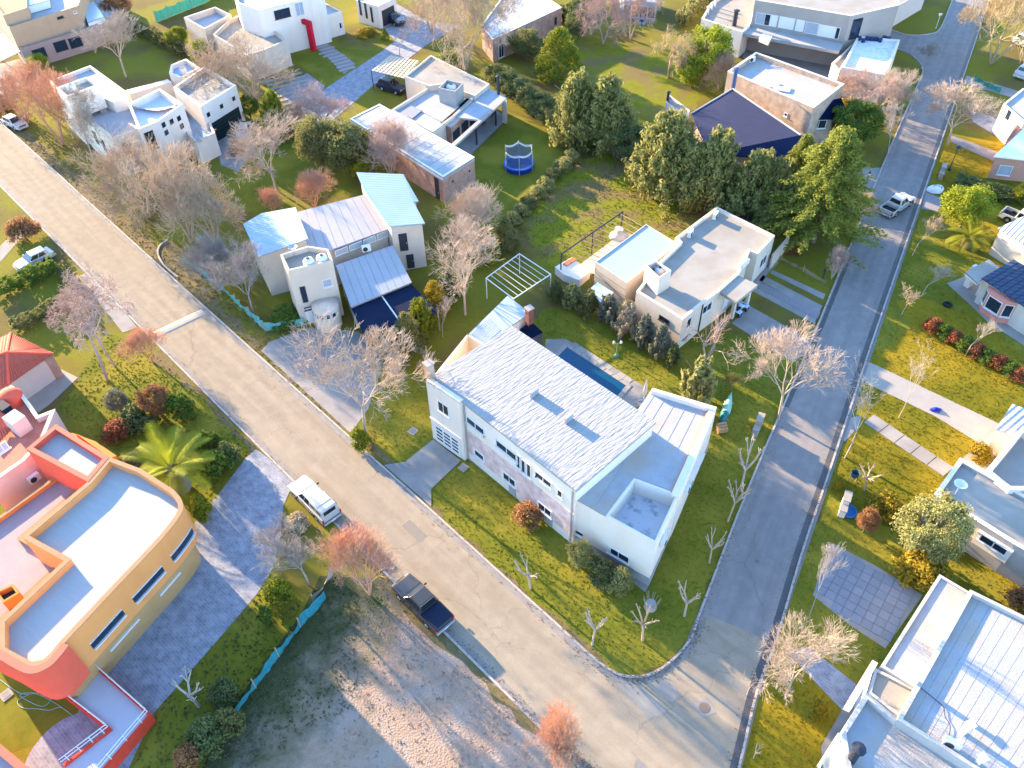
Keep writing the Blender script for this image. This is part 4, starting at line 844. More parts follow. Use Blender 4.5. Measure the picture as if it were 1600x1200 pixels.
for k in range(8):
    p = G(1342+k*6.5, 62+random.uniform(-2, 5), 3.75); MB().lathe((p.x, p.y, 3.75), [(.28, 0), (.34, .45), (.3, .5), (.01, .5)], 9).build('planter', mat('navy_pot', (.03, .04, .1)), h)
vol(h, [(1300, 98), (1317, 83), (1338, 62), (1342, 70), (1322, 95), (1312, 110)], 3.3, wall=WHITE, roof=CMEMB, par=.4)

# --- brick house with dark blue hipped roof
h = thing('brick_house_blue_roof', 'brick house with cream flat roof and big dark blue lower roof', 'house', G(1200, 210))
Q = vol(h, [(1137, 112), (1181, 81.7), (1319, 131.6), (1271, 169)], 6.2, wall=TBRICK, roof=MEMB, par=.6, pw=.3, cap=CREAM)
A, B = near_edge(Q, (1137, 112), (1271, 169), 6.2); win(h, A, B, (1228, 179), .5, .5, panes=1)
MB().slab(cop3([(1145, 139, 5.4), (1251, 211, 5.4), (1268, 250, 3.0), (1110, 240, 3.0), (1080, 178, 3.6)]), .2).build('blue_roof', corr_mat('navy_shingle_courses', (.005, .014, .062), (.004, .010, .046), R(-35), pitch=.4, bump=.010, rough=.95), h)
for p_, q_ in (((1145, 139, 5.4), (1251, 211, 5.4)), ((1145, 139, 5.4), (1080, 178, 3.6))): MB().tube(G(*p_)+Vector((0, 0, .02)), G(*q_)+Vector((0, 0, .02)), .12, n=6).build('edge_cap', GREYW, h)
q = inset(ccw(XY([(1145, 139), (1251, 211), (1268, 250), (1110, 240), (1080, 178)], 3.0)), .6); MB().prism(XY([(1250, 206), (1264, 246), (1114, 236), (1086, 182), (1140, 150)], 2.9), 0, 2.9).build('wall', TBRICK, h)
flue(h, G(1145, 138, 5.3), .3, 2.6, mat('blue_pipe', (.08, .11, .2), rough=.5))
mb = MB(); ap = G(1300, 153, 5.2); ev = cop3([(1268, 188, 3.6), (1301, 187, 3.4), (1321, 168, 3.6), (1314, 152, 4.2)])
mb.add([tuple(ap)]+[tuple(p) for p in ev], [(0, 1, 2), (0, 2, 3), (0, 3, 4)]); mb.build('bay_roof', SLATE, h)
q = XY([(1270, 186), (1300, 185), (1318, 168), (1300, 158), (1280, 160)], 3.5); MB().prism(q, 0, 3.5).build('bay_wall', TBRICK, h)
A, B = G(1270, 187, 3.5).to_2d(), G(1300, 186, 3.5).to_2d(); win(h, A, B, (1279, 194), 2.0, 1.2)
ac_unit(h, (*G(1174, 96, 5.7).to_2d(), 5.65), R(20), 1.1)
MB().box((*G(1222, 139, 5.7).to_2d(), 5.68), (2.2, 1.4, .12), R(-25)).build('skylight', PGLASS, h); MB().box((*G(1202, 132, 5.7).to_2d(), 5.68), (2.6, 1.6, .1), R(-25)).build('roof_hatch', MEMB, h)
vol(h, [(1040, 160), (1046, 148), (1078, 172), (1075, 184)], 2.6, wall=PINKW, roof=CMEMB, par=.2); flue(h, G(1043, 158, 2.5), .2, 1.2, DMETAL)
h = thing('pale_gable_house', 'pale mauve house wall at top edge beside cross street', 'house', G(1410, 15))
vol(h, [(1405, 8), (1450, -18), (1420, -50), (1370, -25)], 3.4, wall=PINKW, roof=CMEMB, par=.3)

# --- right edge houses
PORCH = mat('salmon_brick', (.52, .27, .20), (.44, .22, .16), scale=3)
h = thing('salmon_brick_house', 'salmon brick house with white porch roof at right edge', 'house', G(1600, 200))
Q = vol(h, [(1568, 162), (1598, 138), (1680, 150), (1660, 210), (1600, 190)], 4.0, wall=WHITE, roof=MEMB, par=.2)
vol(h, [(1574, 216), (1596, 182), (1660, 200), (1640, 240)], 3.2, wall=PORCH, roof=PORCH, par=.2)
A, B = near_edge(Q, (1568, 162), (1600, 190), 4.0); win(h, A, B, (1576, 180), 1.0, 1.4, frame=FRAME, panes=1)
h = thing('white_roof_brick_house', 'brick house with sloping white sheet roof at right edge', 'house', G(1600, 280))
WSH = mat('white_sheet', (.76, .75, .73), (.70, .69, .67), scale=.6)
MB().slab(cop3([(1553, 244, 3.2), (1602, 198, 4.6), (1680, 190, 4.6), (1660, 256, 3.2)]), .15).build('roof', WSH, h)
q = XY([(1557, 243), (1600, 204), (1675, 196), (1655, 253)], 3.1); MB().prism(q, 0, 3.1).build('wall', PORCH, h)
A, B = G(1557, 243, 3.1).to_2d(), G(1655, 253, 3.1).to_2d(); win(h, A, B, (1570, 266), 1.5, 1.3, glass=PGLASS, panes=1)
h = thing('dark_roof_bay_house', 'cream house with navy and grey sheet roofs and pink bay window', 'house', G(1570, 480))
GSH = corr_mat('grey_ribbed_roof', (.40, .41, .44), (.33, .34, .37), R(35), pitch=.5, bump=.06)
MB().slab(cop3([(1560, 356, 3.4), (1605, 335, 4.8), (1680, 365, 4.8), (1640, 405, 3.4)]), .15).build('grey_roof', GSH, h)
MB().prism(XY([(1563, 358), (1602, 340), (1670, 370), (1638, 402)], 3.3), 0, 3.3).build('wall', CREAM, h)
NSH = corr_mat('navy_ribbed_roof', (.03, .05, .10), (.02, .035, .07), R(-30), pitch=.45, bump=.05)
a, b, c, d = cop3([(1533.5, 434.5, 3.1), (1583.7, 405, 4.2), (1690, 465, 4.2), (1640, 505, 3.1)]); strips(h, (a, d, c, b), 12, NSH, t=.1, gap=.03, rib=.05)
q = XY([(1539, 436), (1584, 410), (1680, 466), (1640, 500)], 3.0); MB().prism(q, 0, 3.0).build('wall', CREAM, h)
A, B = G(1539, 436, 3.0).to_2d(), G(1640, 500, 3.0).to_2d(); e, n = frame3(A, B); PINKF = mat('pink_frame', (.62, .24, .18))
s0, _ = ray_wall(1556, 482, A, B); mids = [A+e*(s0-1.7), A+e*(s0-.9)+n*.8, A+e*(s0+.9)+n*.8, A+e*(s0+1.7)]
MB().prism(mids, 0, 2.7).build('bay_wall', PINKF, h)
for k in range(3): win(h, mids[k], mids[k+1], None, (mids[k+1]-mids[k]).length-.25, 1.5, panes=1, sz=((mids[k+1]-mids[k]).length/2, 1.6))
vol(h, [(1508, 425), (1545, 405), (1562, 418), (1527, 442)], 2.9, z0=2.6, par=0, wall=WHITE, roof=CMEMB, wname='porch_beam', rname='porch_roof')
for px in ((1511, 447), (1530, 462)): c = G(*px); MB().box((c.x, c.y, 1.3), (.6, .6, 2.6), R(30)).build('porch_pier', WHITE, h)
h = thing('terrace_roof_house', 'white house with broad cream roof terrace and dish at right edge', 'house', G(1540, 800))
Q = vol(h, [(1460, 772.5), (1500, 716), (1600, 773), (1720, 845), (1680, 905), (1585, 851)], 3.6, wall=GREYW, roof=CMEMB, par=.25, pw=.3, cap=WHITE)
A, B = near_edge(Q, (1460, 772.5), (1585, 851), 3.6); A, B = G(1460, 772.5, 3.6).to_2d(), G(1585, 851, 3.6).to_2d()
e, n = frame3(A, B); s, z = ray_wall(1552, 851, A, B); A_, B_ = A+n*.4, B+n*.4
o = panel(A, B, s, z, 2.6, 1.3, 0, .38).build('window_box', WHITE, h); win(h, A_, B_, (1552, 851), 2.0, .75, panes=2, frame=FRAME)
p = G(1492, 772, 3.4); MB().tube((p.x, p.y, 3.35), (p.x, p.y, 4.6), .05).build('dish_mast', FRAME, h); MB().lathe((p.x, p.y, 4.5), [(.01, 0), (.3, .05), (.5, .18)], 14).build('satellite_dish', FRAME, h)
vol(h, [(1540, 735), (1598, 665), (1720, 735), (1680, 810), (1600, 765), (1578, 765)], 3.9, wall=WHITE, roof=PALEC, par=.9, pw=.35)
a, b, c, d = cop3([(1555, 671, 3.0), (1582, 631, 3.3), (1660, 660, 3.3), (1640, 705, 3.0)]); strips(h, (a, b, c, d), 7, GSH, t=.08, gap=.03, rib=.016)
MB().prism(XY([(1560, 671), (1584, 637), (1650, 662), (1635, 700)], 2.9), 0, 2.9).build('wall', WHITE, h)
MB().prism(XY([(1505, 715), (1562, 665), (1575, 672), (1540, 737)], .5), 0, .45).build('planter_terrace', PALEC, h)

# --- pale roof house, lower right
h = thing('pale_roof_house', 'low white house with broad stained panel roofs in lower right corner', 'house', G(1450, 1100))
ZR = 4.6
Q1 = vol(h, [(1468, 897), (1522, 929), (1434, 1077), (1376, 1041)], 4.0, wall=DWHITE, roof=MEMB, par=.12, pw=.2)
Q2 = vol(h, [(1516, 921), (1402, 1124), (1640, 1275), (1800, 1060)], ZR+.35, wall=DWHITE, roof=MEMB, par=.45, pw=.25)
a, b, c, d = cop3([(1514.5, 928.5, ZR), (1790, 1062, ZR), (1640, 1268, ZR), (1407, 1122.5, ZR)])
strips(h, (a, b, c, d), 15, MEMB, name='membrane_strip', t=.05, gap=.006, rib=.008)
Q3 = vol(h, [(1353.5, 1081), (1402, 1123), (1640, 1276), (1560, 1420), (1335, 1280), (1314, 1143)], 4.5, wall=DWHITE, roof=MEMB, par=.45, pw=.3)
vol(h, [(1367, 1043), (1434, 1077), (1410, 1124), (1356, 1082)], 3.8, wall=DWHITE, roof=CMEMB, par=.15)
MB().slab(cop3([(1363.4, 1031, 3.9), (1372, 1036, 3.9), (1330, 1108, 3.9), (1319.5, 1103, 3.9)]), .5).build('canopy', WHITE, h)
A, B = G(1353.5, 1081, 4.5).to_2d(), G(1314, 1143, 4.5).to_2d(); win(h, A, B, (1303, 1165), 1.8, 1.2)
flue(h, G(1329, 1188, 4.1), .28, 1.7)
ac_unit(h, (*G(1484, 1166, ZR).to_2d(), ZR+.06), R(-30), 1.1)
for px, l in (((1505, 1145), 1.2), ((1526, 1194), 1.0), ((1422, 1065), 1.3)):
    p = G(*px, ZR); o = MB().box((p.x, p.y, ZR+l/2), (.28, .28, l), R(20)).build('roof_vent', FRAME, h); MB().box((p.x, p.y, ZR+l+.04), (.5, .5, .08), R(20)).build('cap', FRAME, o)
pts = smooth_line([G(x, y, ZR).to_2d() for x, y in ((1436, 1074), (1456, 1090), (1473, 1105), (1476, 1120), (1484, 1135), (1482, 1150))], 5); mb = MB()
for i in range(len(pts)-1): mb.tube((pts[i].x, pts[i].y, ZR+.08), (pts[i+1].x, pts[i+1].y, ZR+.08), .025, n=4)
mb.build('cable', DMETAL, h)

# --- curved tan house, lower left
h = thing('curved_tan_house', 'tan two storey house with sweeping curved front and salmon corner', 'house', G(250, 940))
ZC = 6.7
front = [(271, 766), (282, 779), (286, 793), (280, 808), (257, 838), (222, 876), (183, 917), (141, 962), (99, 1007)]
fr = smooth_line(XY(front, ZC), 12); back = XY([(220, 733.5), (170.5, 715)], ZC)
court = XY([(101, 876.6), (35, 840), (137.5, 754)], ZC)
main = fr+XY([(84, 1026), (70, 1038), (46, 1043), (0, 1018), (0, 972)], ZC)+court+XY([(150, 740)], ZC)+back[::-1]
P = vol(h, main, ZC, z0=3.0, wall=TAN, roof=mat('white_board_roof', (.36, .355, .35), (.32, .315, .31), scale=1.2, stretch=(R(-30), .6, 4), bump=.006, bscale=6), par=.6, pw=.3, world=True, wname='upper_wall', cap=TANCAP)
low = [q for q in inset(ccw(main), .55)]
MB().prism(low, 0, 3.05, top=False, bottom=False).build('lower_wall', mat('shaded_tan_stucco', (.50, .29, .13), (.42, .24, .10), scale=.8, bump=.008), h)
red = XY([(88, 664), (170, 715), (138, 753), (42, 702)], ZC+.02)
vol(h, red, ZC+.02, z0=0, wall=SALMON, roof=MATS['white_board_roof'], par=.5, pw=.32, world=True, wname='salmon_wall', rname='salmon_roof', cap=SALCAP)
cr = smooth_line(XY([(100, 1006), (84, 1026), (70, 1038), (46, 1043), (0, 1018), (-30, 1004)], ZC), 4)
struct_c = ribbon(cr, -.06, .36, 2.95, ZC-.02).build('salmon_corner', SALMON, h); ribbon(cr, -.1, .4, ZC-.015, ZC+.075).build('salmon_sun_dimmed_top', SALCAP, h)
vol(h, [(35, 840), (101, 876.6), (0, 972), (-90, 930), (-60, 850), (100, 735), (137.5, 754)], 3.9, wall=ORANGE, roof=mat('mauve_court', (.30, .25, .265), (.25, .21, .22), scale=.8), par=.3, pw=.25, wname='court_wall', rname='court_floor', cap=TANCAP)
vol(h, [(-8, 925), (20, 912), (30, 926), (4, 942)], 4.9, z0=3.5, wall=ORANGE, roof=DMETAL, par=.5, pw=.15, wname='vent_box', rname='vent_floor')
MB().slab(cop3([(118, 677, 5.9), (160, 697, 5.9), (182, 712, 5.9), (172, 716, 5.9)]), .6).build('side_wing', ORANGE, h)
vol(h, [(112, 676), (150, 690), (172, 708), (170, 716), (110, 685)], 5.2, wall=ORANGE, roof=ORANGE, par=.3)
def wall_seg(px):
    """front segment of the curved wall met by this sight line"""
    best = None
    for i in range(len(fr)-1):
        s, z = ray_wall(px[0], px[1], fr[i], fr[i+1])
        if -.01 <= s <= (fr[i+1]-fr[i]).length+.01 and 0 < z < 8: best = i
    return best
for x0, x1 in (((162, 1028), (207, 977)), ((223, 957), (267, 911)), ((281, 894), (312, 853))):
    i0, i1 = wall_seg(x0), wall_seg(x1)
    o = None
    lo_, hi_ = (min(i0, i1), max(i0, i1)) if i0 is not None and i1 is not None else (0, 0)
    for i in range(lo_, hi_+1):
        A, B = fr[i], fr[i+1]; L_ = (B-A).length
        if o is None: o = panel(A, B, L_/2, 4.35, L_+.02, .62, -.01, .05).build('window', GLASS, h)
        else: panel(A, B, L_/2, 4.35, L_+.02, .62, -.01, .05).build('pane', GLASS, o)
        panel(A, B, L_/2, 4.0, L_+.03, .1, -.01, .2).build('sill', FRAME, o)
        panel(A, B, L_/2, 4.7, L_+.03, .06, -.01, .08).build('head', FRAME, o)
fl = [fr[i]-frame3(fr[max(i-1, 0)], fr[min(i+1, len(fr)-1)])[1]*.55 for i in range(len(fr))]
for f0, f1 in ((.50, .62), (.74, .88)):
    i0, i1 = int(f0*len(fl)), int(f1*len(fl)); A, B = fl[i0], fl[i1]; panel(A, B, (B-A).length/2, 1.7, (B-A).length, .14, -.05, .12).build('slit_light', FRAME, h)
# ramp with railings in front of it
r = thing('entrance_ramp', 'salmon sided concrete entrance ramp with white handrails', 'ramp', G(150, 1120))
mid = XY([(112, 1052), (205, 1130), (120, 1215)], .9); RAMP = mat('pale_ramp', (.50, .49, .53), (.44, .43, .47), scale=.8)
ribbon(mid, -1.15, 1.15, .0, .9).build('ramp_floor', RAMP, r)
for sd, nm in ((1.15, 'side_wall'), (-1.35, 'side_wall')):
    ribbon(mid, sd, sd+.2, 0, 1.15).build(nm, RED, r)
    lp = []
    for i in range(3):
        a_, b_ = mid[max(i-1, 0)], mid[min(i+1, 2)]; e = (b_-a_).normalized(); lp.append(mid[i]+Vector((-e.y, e.x))*(sd+.1))
    for z_ in (1.6, 1.95):
        for i in range(2): MB().tube((*lp[i], z_), (*lp[i+1], z_), .035, n=5).build('handrail', FRAME, r)
    for i in range(2):
        for k in range(4): p = lp[i].lerp(lp[i+1], (k+.5)/4); MB().tube((*p, 1.1), (*p, 1.95), .03, n=5).build('rail_post', FRAME, r)
h = thing('salmon_corner_roof', 'salmon parapet corner of a roof in the lower left corner', 'house', G(0, 1210))
vol(h, [(-60, 1140), (0, 1163), (50, 1205), (20, 1280), (-80, 1250)], 3.2, wall=SALMON, roof=MEMB, par=.5, pw=.4, cap=SALCAP)

# --- pink house with red tile roofs, left edge
h = thing('pink_tile_roof_house', 'pink house with hipped red tile roof and terrace at left edge', 'house', G(40, 640))
ze, zr = 3.1, 4.5
e1, e3, e4, a1, a0_ = G(17, 521, ze), G(84, 553, ze), G(14, 601, ze), G(11, 551, zr), G(-80, 580, zr); w1, w2 = G(-90, 565, ze), G(-95, 655, ze)
def tile_plane(p, q, s, t, nm='roof'):
    """half round tile courses laid from eave p-q up to ridge s-t"""
    o = MB().add([tuple(x) for x in (p, q, t, s)], [(0, 1, 2, 3)]).build(nm, TILE, h); n = max(4, int((q-p).length/.28)); mb = MB()
    for k in range(n):
        f_ = (k+.5)/n; a_ = p.lerp(q, f_); b_ = s.lerp(t, f_)
        if (b_-a_).length > .3: mb.tube(a_, b_, .085, n=6)
    c = mb.build('tile_courses', TILE, o); c['kind'] = 'stuff'
tile_plane(e3, e1, a1, a1); tile_plane(e4, e3, a1, a1); tile_plane(e1, w1, a1, a0_); tile_plane(w2, e4, a0_, a1)
for p, q in ((e1, a1), (e3, a1), (e4, a1), (a1, a0_)): MB().tube(p+Vector((0, 0, .06)), q+Vector((0, 0, .06)), .13, n=6).build('ridge_tile', SALMON, h)
q = inset(ccw([Vector((p.x, p.y)) for p in (w1, e1, e3, e4, w2)]), .7); MB().prism(q, 0, 3.0).build('wall', PINKW, h)
c = G(93, 588); MB().box((c.x, c.y, 1.45), (.7, .7, 2.9), R(30)).build('brick_pier', BRICK, h)
struct(sheet('terrace', [(10, 610), (60, 560), (122, 590), (80, 630), (60, 645)], PALEC, .02))
P = vol(h, [(-60, 700), (-40, 640), (18, 603), (33, 612), (60, 650), (86, 640), (66, 690), (38, 720), (-20, 760)], 4.6, wall=PINKW, roof=mat('terracotta_floor', (.45, .17, .12), (.36, .13, .09), scale=2), par=.5, pw=.25, cap=WHITE)
p = G(19, 625, 4.3); MB().lathe((p.x, p.y, 4.1), [(1.0, 0), (1.0, .7), (.75, 1.1), (.3, 1.3), (.01, 1.32)], 18).build('clay_oven', SALMON, h, smooth=True)
p = G(30, 665, 4.6); MB().box((p.x, p.y, 4.9), (1.5, 1.2, 1.6), R(-35)).build('stair_box', PINKW, h)
p = G(8, 640, 4.7); MB().box((p.x, p.y, 5.0), (1.2, .8, .5), R(-35)).build('water_heater', NAVY, h)
a, b, c, d = cop3([(-20, 640, 5.0), (0, 640, 5.0), (24, 665, 4.4), (-10, 700, 4.4)]); tile_plane(d, c, a, b, 'lean_to_roof')
A, B = G(38, 720, 4.6).to_2d(), G(66, 690, 4.6).to_2d(); A2, B2 = G(-20, 760, 4.6).to_2d(), G(38, 720, 4.6).to_2d()
e, n = frame3(A2, B2); s, z = ray_wall(32, 718, A2, B2); pp = A2+e*s+n*.25; ac_unit(h, (pp.x, pp.y, 2.4), math.atan2(e.y, e.x), 1.1)
win(h, A2, B2, (3, 699), .9, .8, glass=PGLASS); 
# pool and garden room at the top
struct(MB().prism(XY([(985, 20), (1000, 8), (1026, 16), (1003, 40)]), 0, .03).build('pool_water', WATER))
for a_, b_ in (((1026, 15), (1002, 41)), ((985, 20), (1003, 41)), ((999, 7), (1027, 15))):
    struct(ribbon(XY([a_, b_]), -.25, .25, 0, .08).build('pool_edge', PALEC))
h = thing('garden_room', 'blue glazed garden room beside small pool at top edge', 'garden room', G(1000, 5))
Q = vol(h, [(975, 0), (1026, 4), (1030, -20), (970, -25)], 3.0, wall=mat('blue_panel', (.22, .34, .5), (.18, .28, .42), scale=1), roof=GMEMB, par=.2)
A, B = near_edge(Q, (975, 0), (1026, 4), 3.0)
for k in range(4): win(h, A, B, None, 1.3, 2.0, sz=((B-A).length*(k+.5)/4, 1.3), panes=1, sill=False)
# ------------------------------------------------------------------ vehicles (local x = forward, built round the origin, then placed)
RUB = mat('tyre_rubber', (.015, .015, .017), rough=.8)
RIM = mat('alloy_rim', (.5, .5, .52), rough=.35, metal=.7)
CGLASS = mat('car_glass', (.01, .013, .02), rough=.05, spec=.8)
TLIGHT = mat('tail_light', (.5, .02, .02), rough=.25); HLIGHT = mat('head_light', (.35, .36, .38), rough=.15)
BLACKP = mat('black_plastic', (.02, .02, .022), rough=.6)
def paint(n, c): return mat('paint_'+n, c, rough=.28, spec=.5, coat=.6)
def extrude_profile(mb, prof, y0, y1, taper=None):
    """side profile [(x,z)] pushed from y0 to y1"""
    n = len(prof); vs_ = []
    for y in (y0, y1):
        for x, z in prof:
            k = taper(x) if taper else 1.0; vs_.append((x, y*k, z))
    fs_ = [((i+1) % n, i, n+i, n+(i+1) % n) for i in range(n)]+[tuple(range(n)), tuple(range(2*n-1, n-1, -1))]
    mb.add(vs_, fs_)
def arch(cx, r, z0, n=7):
    return [(cx+r*math.cos(math.pi*(1-k/(n-1))), z0+r*math.sin(math.pi*(1-k/(n-1)))) for k in range(n)]
def soft(ob, w=.05):
    b = ob.modifiers.new('bevel', 'BEVEL'); b.width = w; b.segments = 2; b.limit_method = 'ANGLE'; b.angle_limit = R(35); return ob
def vehicle(name, label, cat, px, az, body, kind='pickup', z=.02, canopy=None, bedm=None, length=None, group=None):
    c = G(*px); t = thing(name, label, cat, (c.x, c.y, z), group, rz=az); ROOT[t.name] = Vector((0, 0, 0))
    Ln, Wd = (5.3, 1.86) if kind == 'pickup' else ((4.7, 1.84) if kind == 'suv' else (4.2, 1.74))
    hx = Ln/2; wf, wr, wr_ = hx-.95, -hx+1.15, .37; zb = .34
    ztop = 1.05 if kind != 'hatch' else .92; hood = ztop-.02; tap = lambda x: 1-.10*max(0, (x-(hx-.9))/.9)**2-.04*max(0, (-x-(hx-.5))/.5)**2
    cab0, cab1 = (-.95, 1.15) if kind == 'pickup' else ((-hx+.25, 1.0) if kind == 'suv' else (-hx+.4, .95))
    af, ar = arch(wf, .44, zb), arch(wr, .44, zb)
    mb = MB(); top_f = [(hx, zb+.12), (hx-.02, hood-.22), (hx-.25, hood-.08), (cab1+.1, hood+.03), (cab1-.2, ztop)]
    if kind == 'pickup':
        prof = [(cab0, zb)]+[p for p in af]+[(hx-.05, zb)]+top_f+[(cab0, ztop)]
        extrude_profile(mb, prof, -Wd/2, Wd/2, tap)
        sp = [(-hx+.1, zb+.1)]+ar+[(cab0+.002, zb), (cab0+.002, ztop), (-hx+.1, ztop)]
        for s in (-1, 1): extrude_profile(mb, sp, s*Wd/2, s*(Wd/2-.09), tap)
        b_ = mb.build('body', body, t); soft(b_, .06)
        MB().box(((cab0-hx+.1)/2, 0, .55), (cab0+hx-.12, Wd-.2, .1)).build('cargo_bed', bedm or BLACKP, t)
        tg = soft(MB().box((-hx+.14, 0, .82), (.1, Wd-.1, .46)).build('tailgate', body, t), .03)
    else:
        prof = [(-hx+.02, zb+.15)]+[(-hx+.1, zb)]+ar+af+[(hx-.05, zb)]+top_f+[(-hx+.12, ztop), (-hx+.02, ztop-.2)]
        extrude_profile(mb, prof, -Wd/2, Wd/2, tap); b_ = mb.build('body', body, t); soft(b_, .07)
    zr = 1.76 if kind == 'pickup' else (1.74 if kind == 'suv' else 1.46)
    r0, r1 = cab0+(.22 if kind == 'pickup' else .35), cab1-.72; hw0, hw1 = Wd/2-.07, Wd/2-.25
    bot = [(cab0+.03, -hw0), (cab1, -hw0), (cab1, hw0), (cab0+.03, hw0)]; tp = [(r0, -hw1), (r1, -hw1), (r1, hw1), (r0, hw1)]
    cb = MB().add([(x, y, ztop-.03) for x, y in bot]+[(x, y, zr) for x, y in tp], [(0, 1, 5, 4), (1, 2, 6, 5), (2, 3, 7, 6), (3, 0, 4, 7), (4, 5, 6, 7)]).build('cabin', body, t); soft(cb, .08)
    V = [Vector((x, y, ztop-.03)) for x, y in bot]+[Vector((x, y, zr)) for x, y in tp]
    def pane(i, j, k, l, u0, u1, v0, v1, nm):
        a, b, c_, d = V[i], V[j], V[k], V[l]; f = lambda u, v: a.lerp(b, u).lerp(d.lerp(c_, u), v)
        n = (b-a).cross(d-a).normalized(); ctr = f(.5, .5)
        if n.dot(ctr-Vector((0, 0, 1.2))) < 0: n = -n
        q = [f(u0, v0)+n*.012, f(u1, v0)+n*.012, f(u1, v1)+n*.012, f(u0, v1)+n*.012]; q2 = [p-n*.03 for p in q]
        MB().add([tuple(p) for p in q+q2], [(0, 1, 2, 3), (7, 6, 5, 4), (0, 4, 5, 1), (1, 5, 6, 2), (2, 6, 7, 3), (3, 7, 4, 0)]).build(nm, CGLASS, t)
    pane(1, 2, 6, 5, .05, .95, .12, .93, 'windscreen'); pane(3, 0, 4, 7, .1, .9, .3, .88, 'rear_window')
    nd = 2 if kind != 'suv' else 3
    for s in range(nd):
        u0, u1 = .08+.84*s/nd, .08+.84*(s+1)/nd-.05
        pane(0, 1, 5, 4, u0, u1, .2, .88, 'side_window'); pane(2, 3, 7, 6, u0, u1, .2, .88, 'side_window')
    for wx in (wf, wr):
        for s in (-1, 1):
            w = MB().lathe((0, 0, 0), [(.2, -.11), (.34, -.11), (.37, -.06), (.37, .06), (.34, .11), (.2, .11)], 18).build('wheel', RUB, t, smooth=True)
            w.location = (wx, s*(Wd/2-.13), .37); w.rotation_euler = (R(90), 0, 0)
            rm = MB().lathe((0, 0, -s*.0), [(.01, .09), (.08, .1), (.2, .06), (.22, .1)], 12).build('rim', RIM, w); rm.rotation_euler = (0 if s < 0 else R(180), 0, 0)
    for s in (-1, 1):
        MB().box((hx-.09, s*(Wd/2-.34), hood-.24), (.14, .36, .17)).build('headlight', HLIGHT, t)
        MB().box((-hx+.09, s*(Wd/2-.1), ztop-.26), (.12, .14, .36)).build('taillight', TLIGHT, t)
        soft(MB().box((cab1-.35, s*(Wd/2+.1), ztop+.1), (.12, .2, .16)).build('mirror', body if kind != 'pickup' else BLACKP, t), .03)
    soft(MB().box((hx-.0, 0, .46), (.16, Wd-.3, .24)).build('front_bumper', BLACKP if kind == 'pickup' else body, t), .04)
    soft(MB().box((-hx+.0, 0, .46), (.18, Wd-.16, .2)).build('rear_bumper', METAL if kind == 'pickup' else body, t), .04)
    for s in (-1, 1):
        soft(MB().box(((wf+wr)/2, s*(Wd/2-.01), .40), (wf-wr-.95, .07, .13)).build('side_skirt', BLACKP, t), .02)
        for dx in ([cab1-.25, .12, cab0+.06] if kind == 'pickup' else [cab1-.25, 0, wr+.5]): MB().box((dx, s*(Wd/2+.001), .74), (.018, .012, .5)).build('door_gap', BLACKP, t)
        for dx in ((.3, cab0+.25) if kind == 'pickup' else (.2, -.8)): MB().box((dx, s*(Wd/2+.012), .86), (.17, .03, .04)).build('door_handle', BLACKP, t)
        for wx in (wf, wr):
            fl_ = MB(); A_ = arch(wx, .46, zb, 9); B_ = arch(wx, .52, zb, 9)
            fl_.add([(x, s*(Wd/2+.025)*tap(x), z_) for x, z_ in A_+B_]+[(x, s*(Wd/2-.05)*tap(x), z_) for x, z_ in A_+B_], [(i, i+1, 10+i, 9+i) for i in range(8)]+[(i, i+1, 19+i, 18+i) for i in range(8)]+[(9+i, 10+i, 28+i, 27+i) for i in range(8)]); fl_.build('wheel_arch', BLACKP if kind == 'pickup' else body, t)
    for s in (-1, 1): MB().box(((hx-.3+cab1)/2, s*Wd*.36, hood+.002), (hx-.35-cab1, .014, .03)).build('bonnet_gap', BLACKP, t)
    MB().box((hx+.0, 0, .72), (.05, .95, .16)).build('grille', BLACKP, t)
    MB().box((-hx-.1, 0, .5), (.02, .42, .12)).build('number_plate', FRAME, t)
    if canopy:
        x0, x1 = -hx+.14, cab0+.02; q0 = [(x0, -.85), (x1, -.85), (x1, .85), (x0, .85)]; q1 = [(x0+.12, -.74), (r0+.06, -.74), (r0+.06, .74), (x0+.12, .74)]
        o = MB().add([(x, y, ztop) for x, y in q0]+[(x, y, 1.8) for x, y in q1], [(0, 1, 5, 4), (1, 2, 6, 5), (2, 3, 7, 6), (3, 0, 4, 7), (4, 5, 6, 7)]).build('canopy', canopy, t); soft(o, .08)
        MB().box(((x0+x1)/2, 0, 1.81), (.06, 1.4, .04)).build('canopy_rib', canopy, o)
        for s in (-1, 1):
            for k in range(2): MB().box((x0+.5+k*.85, s*.805, 1.42), (.6, .03, .36)).build('canopy_window', CGLASS, o)
        MB().box((x0+.045, 0, 1.42), (.03, 1.1, .4)).build('canopy_rear_window', CGLASS, o)
    return t
def heading(a, b, z=.8):
    A, B = G(*a, z), G(*b, z); return math.atan2(B.y-A.y, B.x-A.x)
WHITEP = paint('white', (.42, .415, .40)); DARKP = paint('charcoal', (.02, .022, .03)); NAVYP = paint('navy', (.01, .016, .04)); SILVP = paint('silver', (.50, .51, .53)); TEALP = paint('sea_green', (.30, .42, .42))
azr = heading((797, 1093), (0, 292), 0)
vehicle('parked_pickup', 'white pickup with matching hard canopy parked at the kerb', 'pickup', (493, 788), azr, WHITEP, canopy=WHITEP)
vehicle('parked_pickup', 'charcoal pickup with skylight tinted covered bed parked beside bare earth lot', 'pickup', (661, 949), azr, paint('graphite', (.028, .026, .025)), bedm=NAVYP)
_t = [o for o in bpy.data.objects if o.get('label', '').startswith('charcoal pickup')][0]
soft(MB().box((-1.75, 0, 1.07), (1.7, 1.66, .05)).build('tonneau_cover', mat('skylight_blue_tonneau', (.004, .010, .03), rough=.5), _t), .02)  # blue skylight on the bed put into the cover's colour
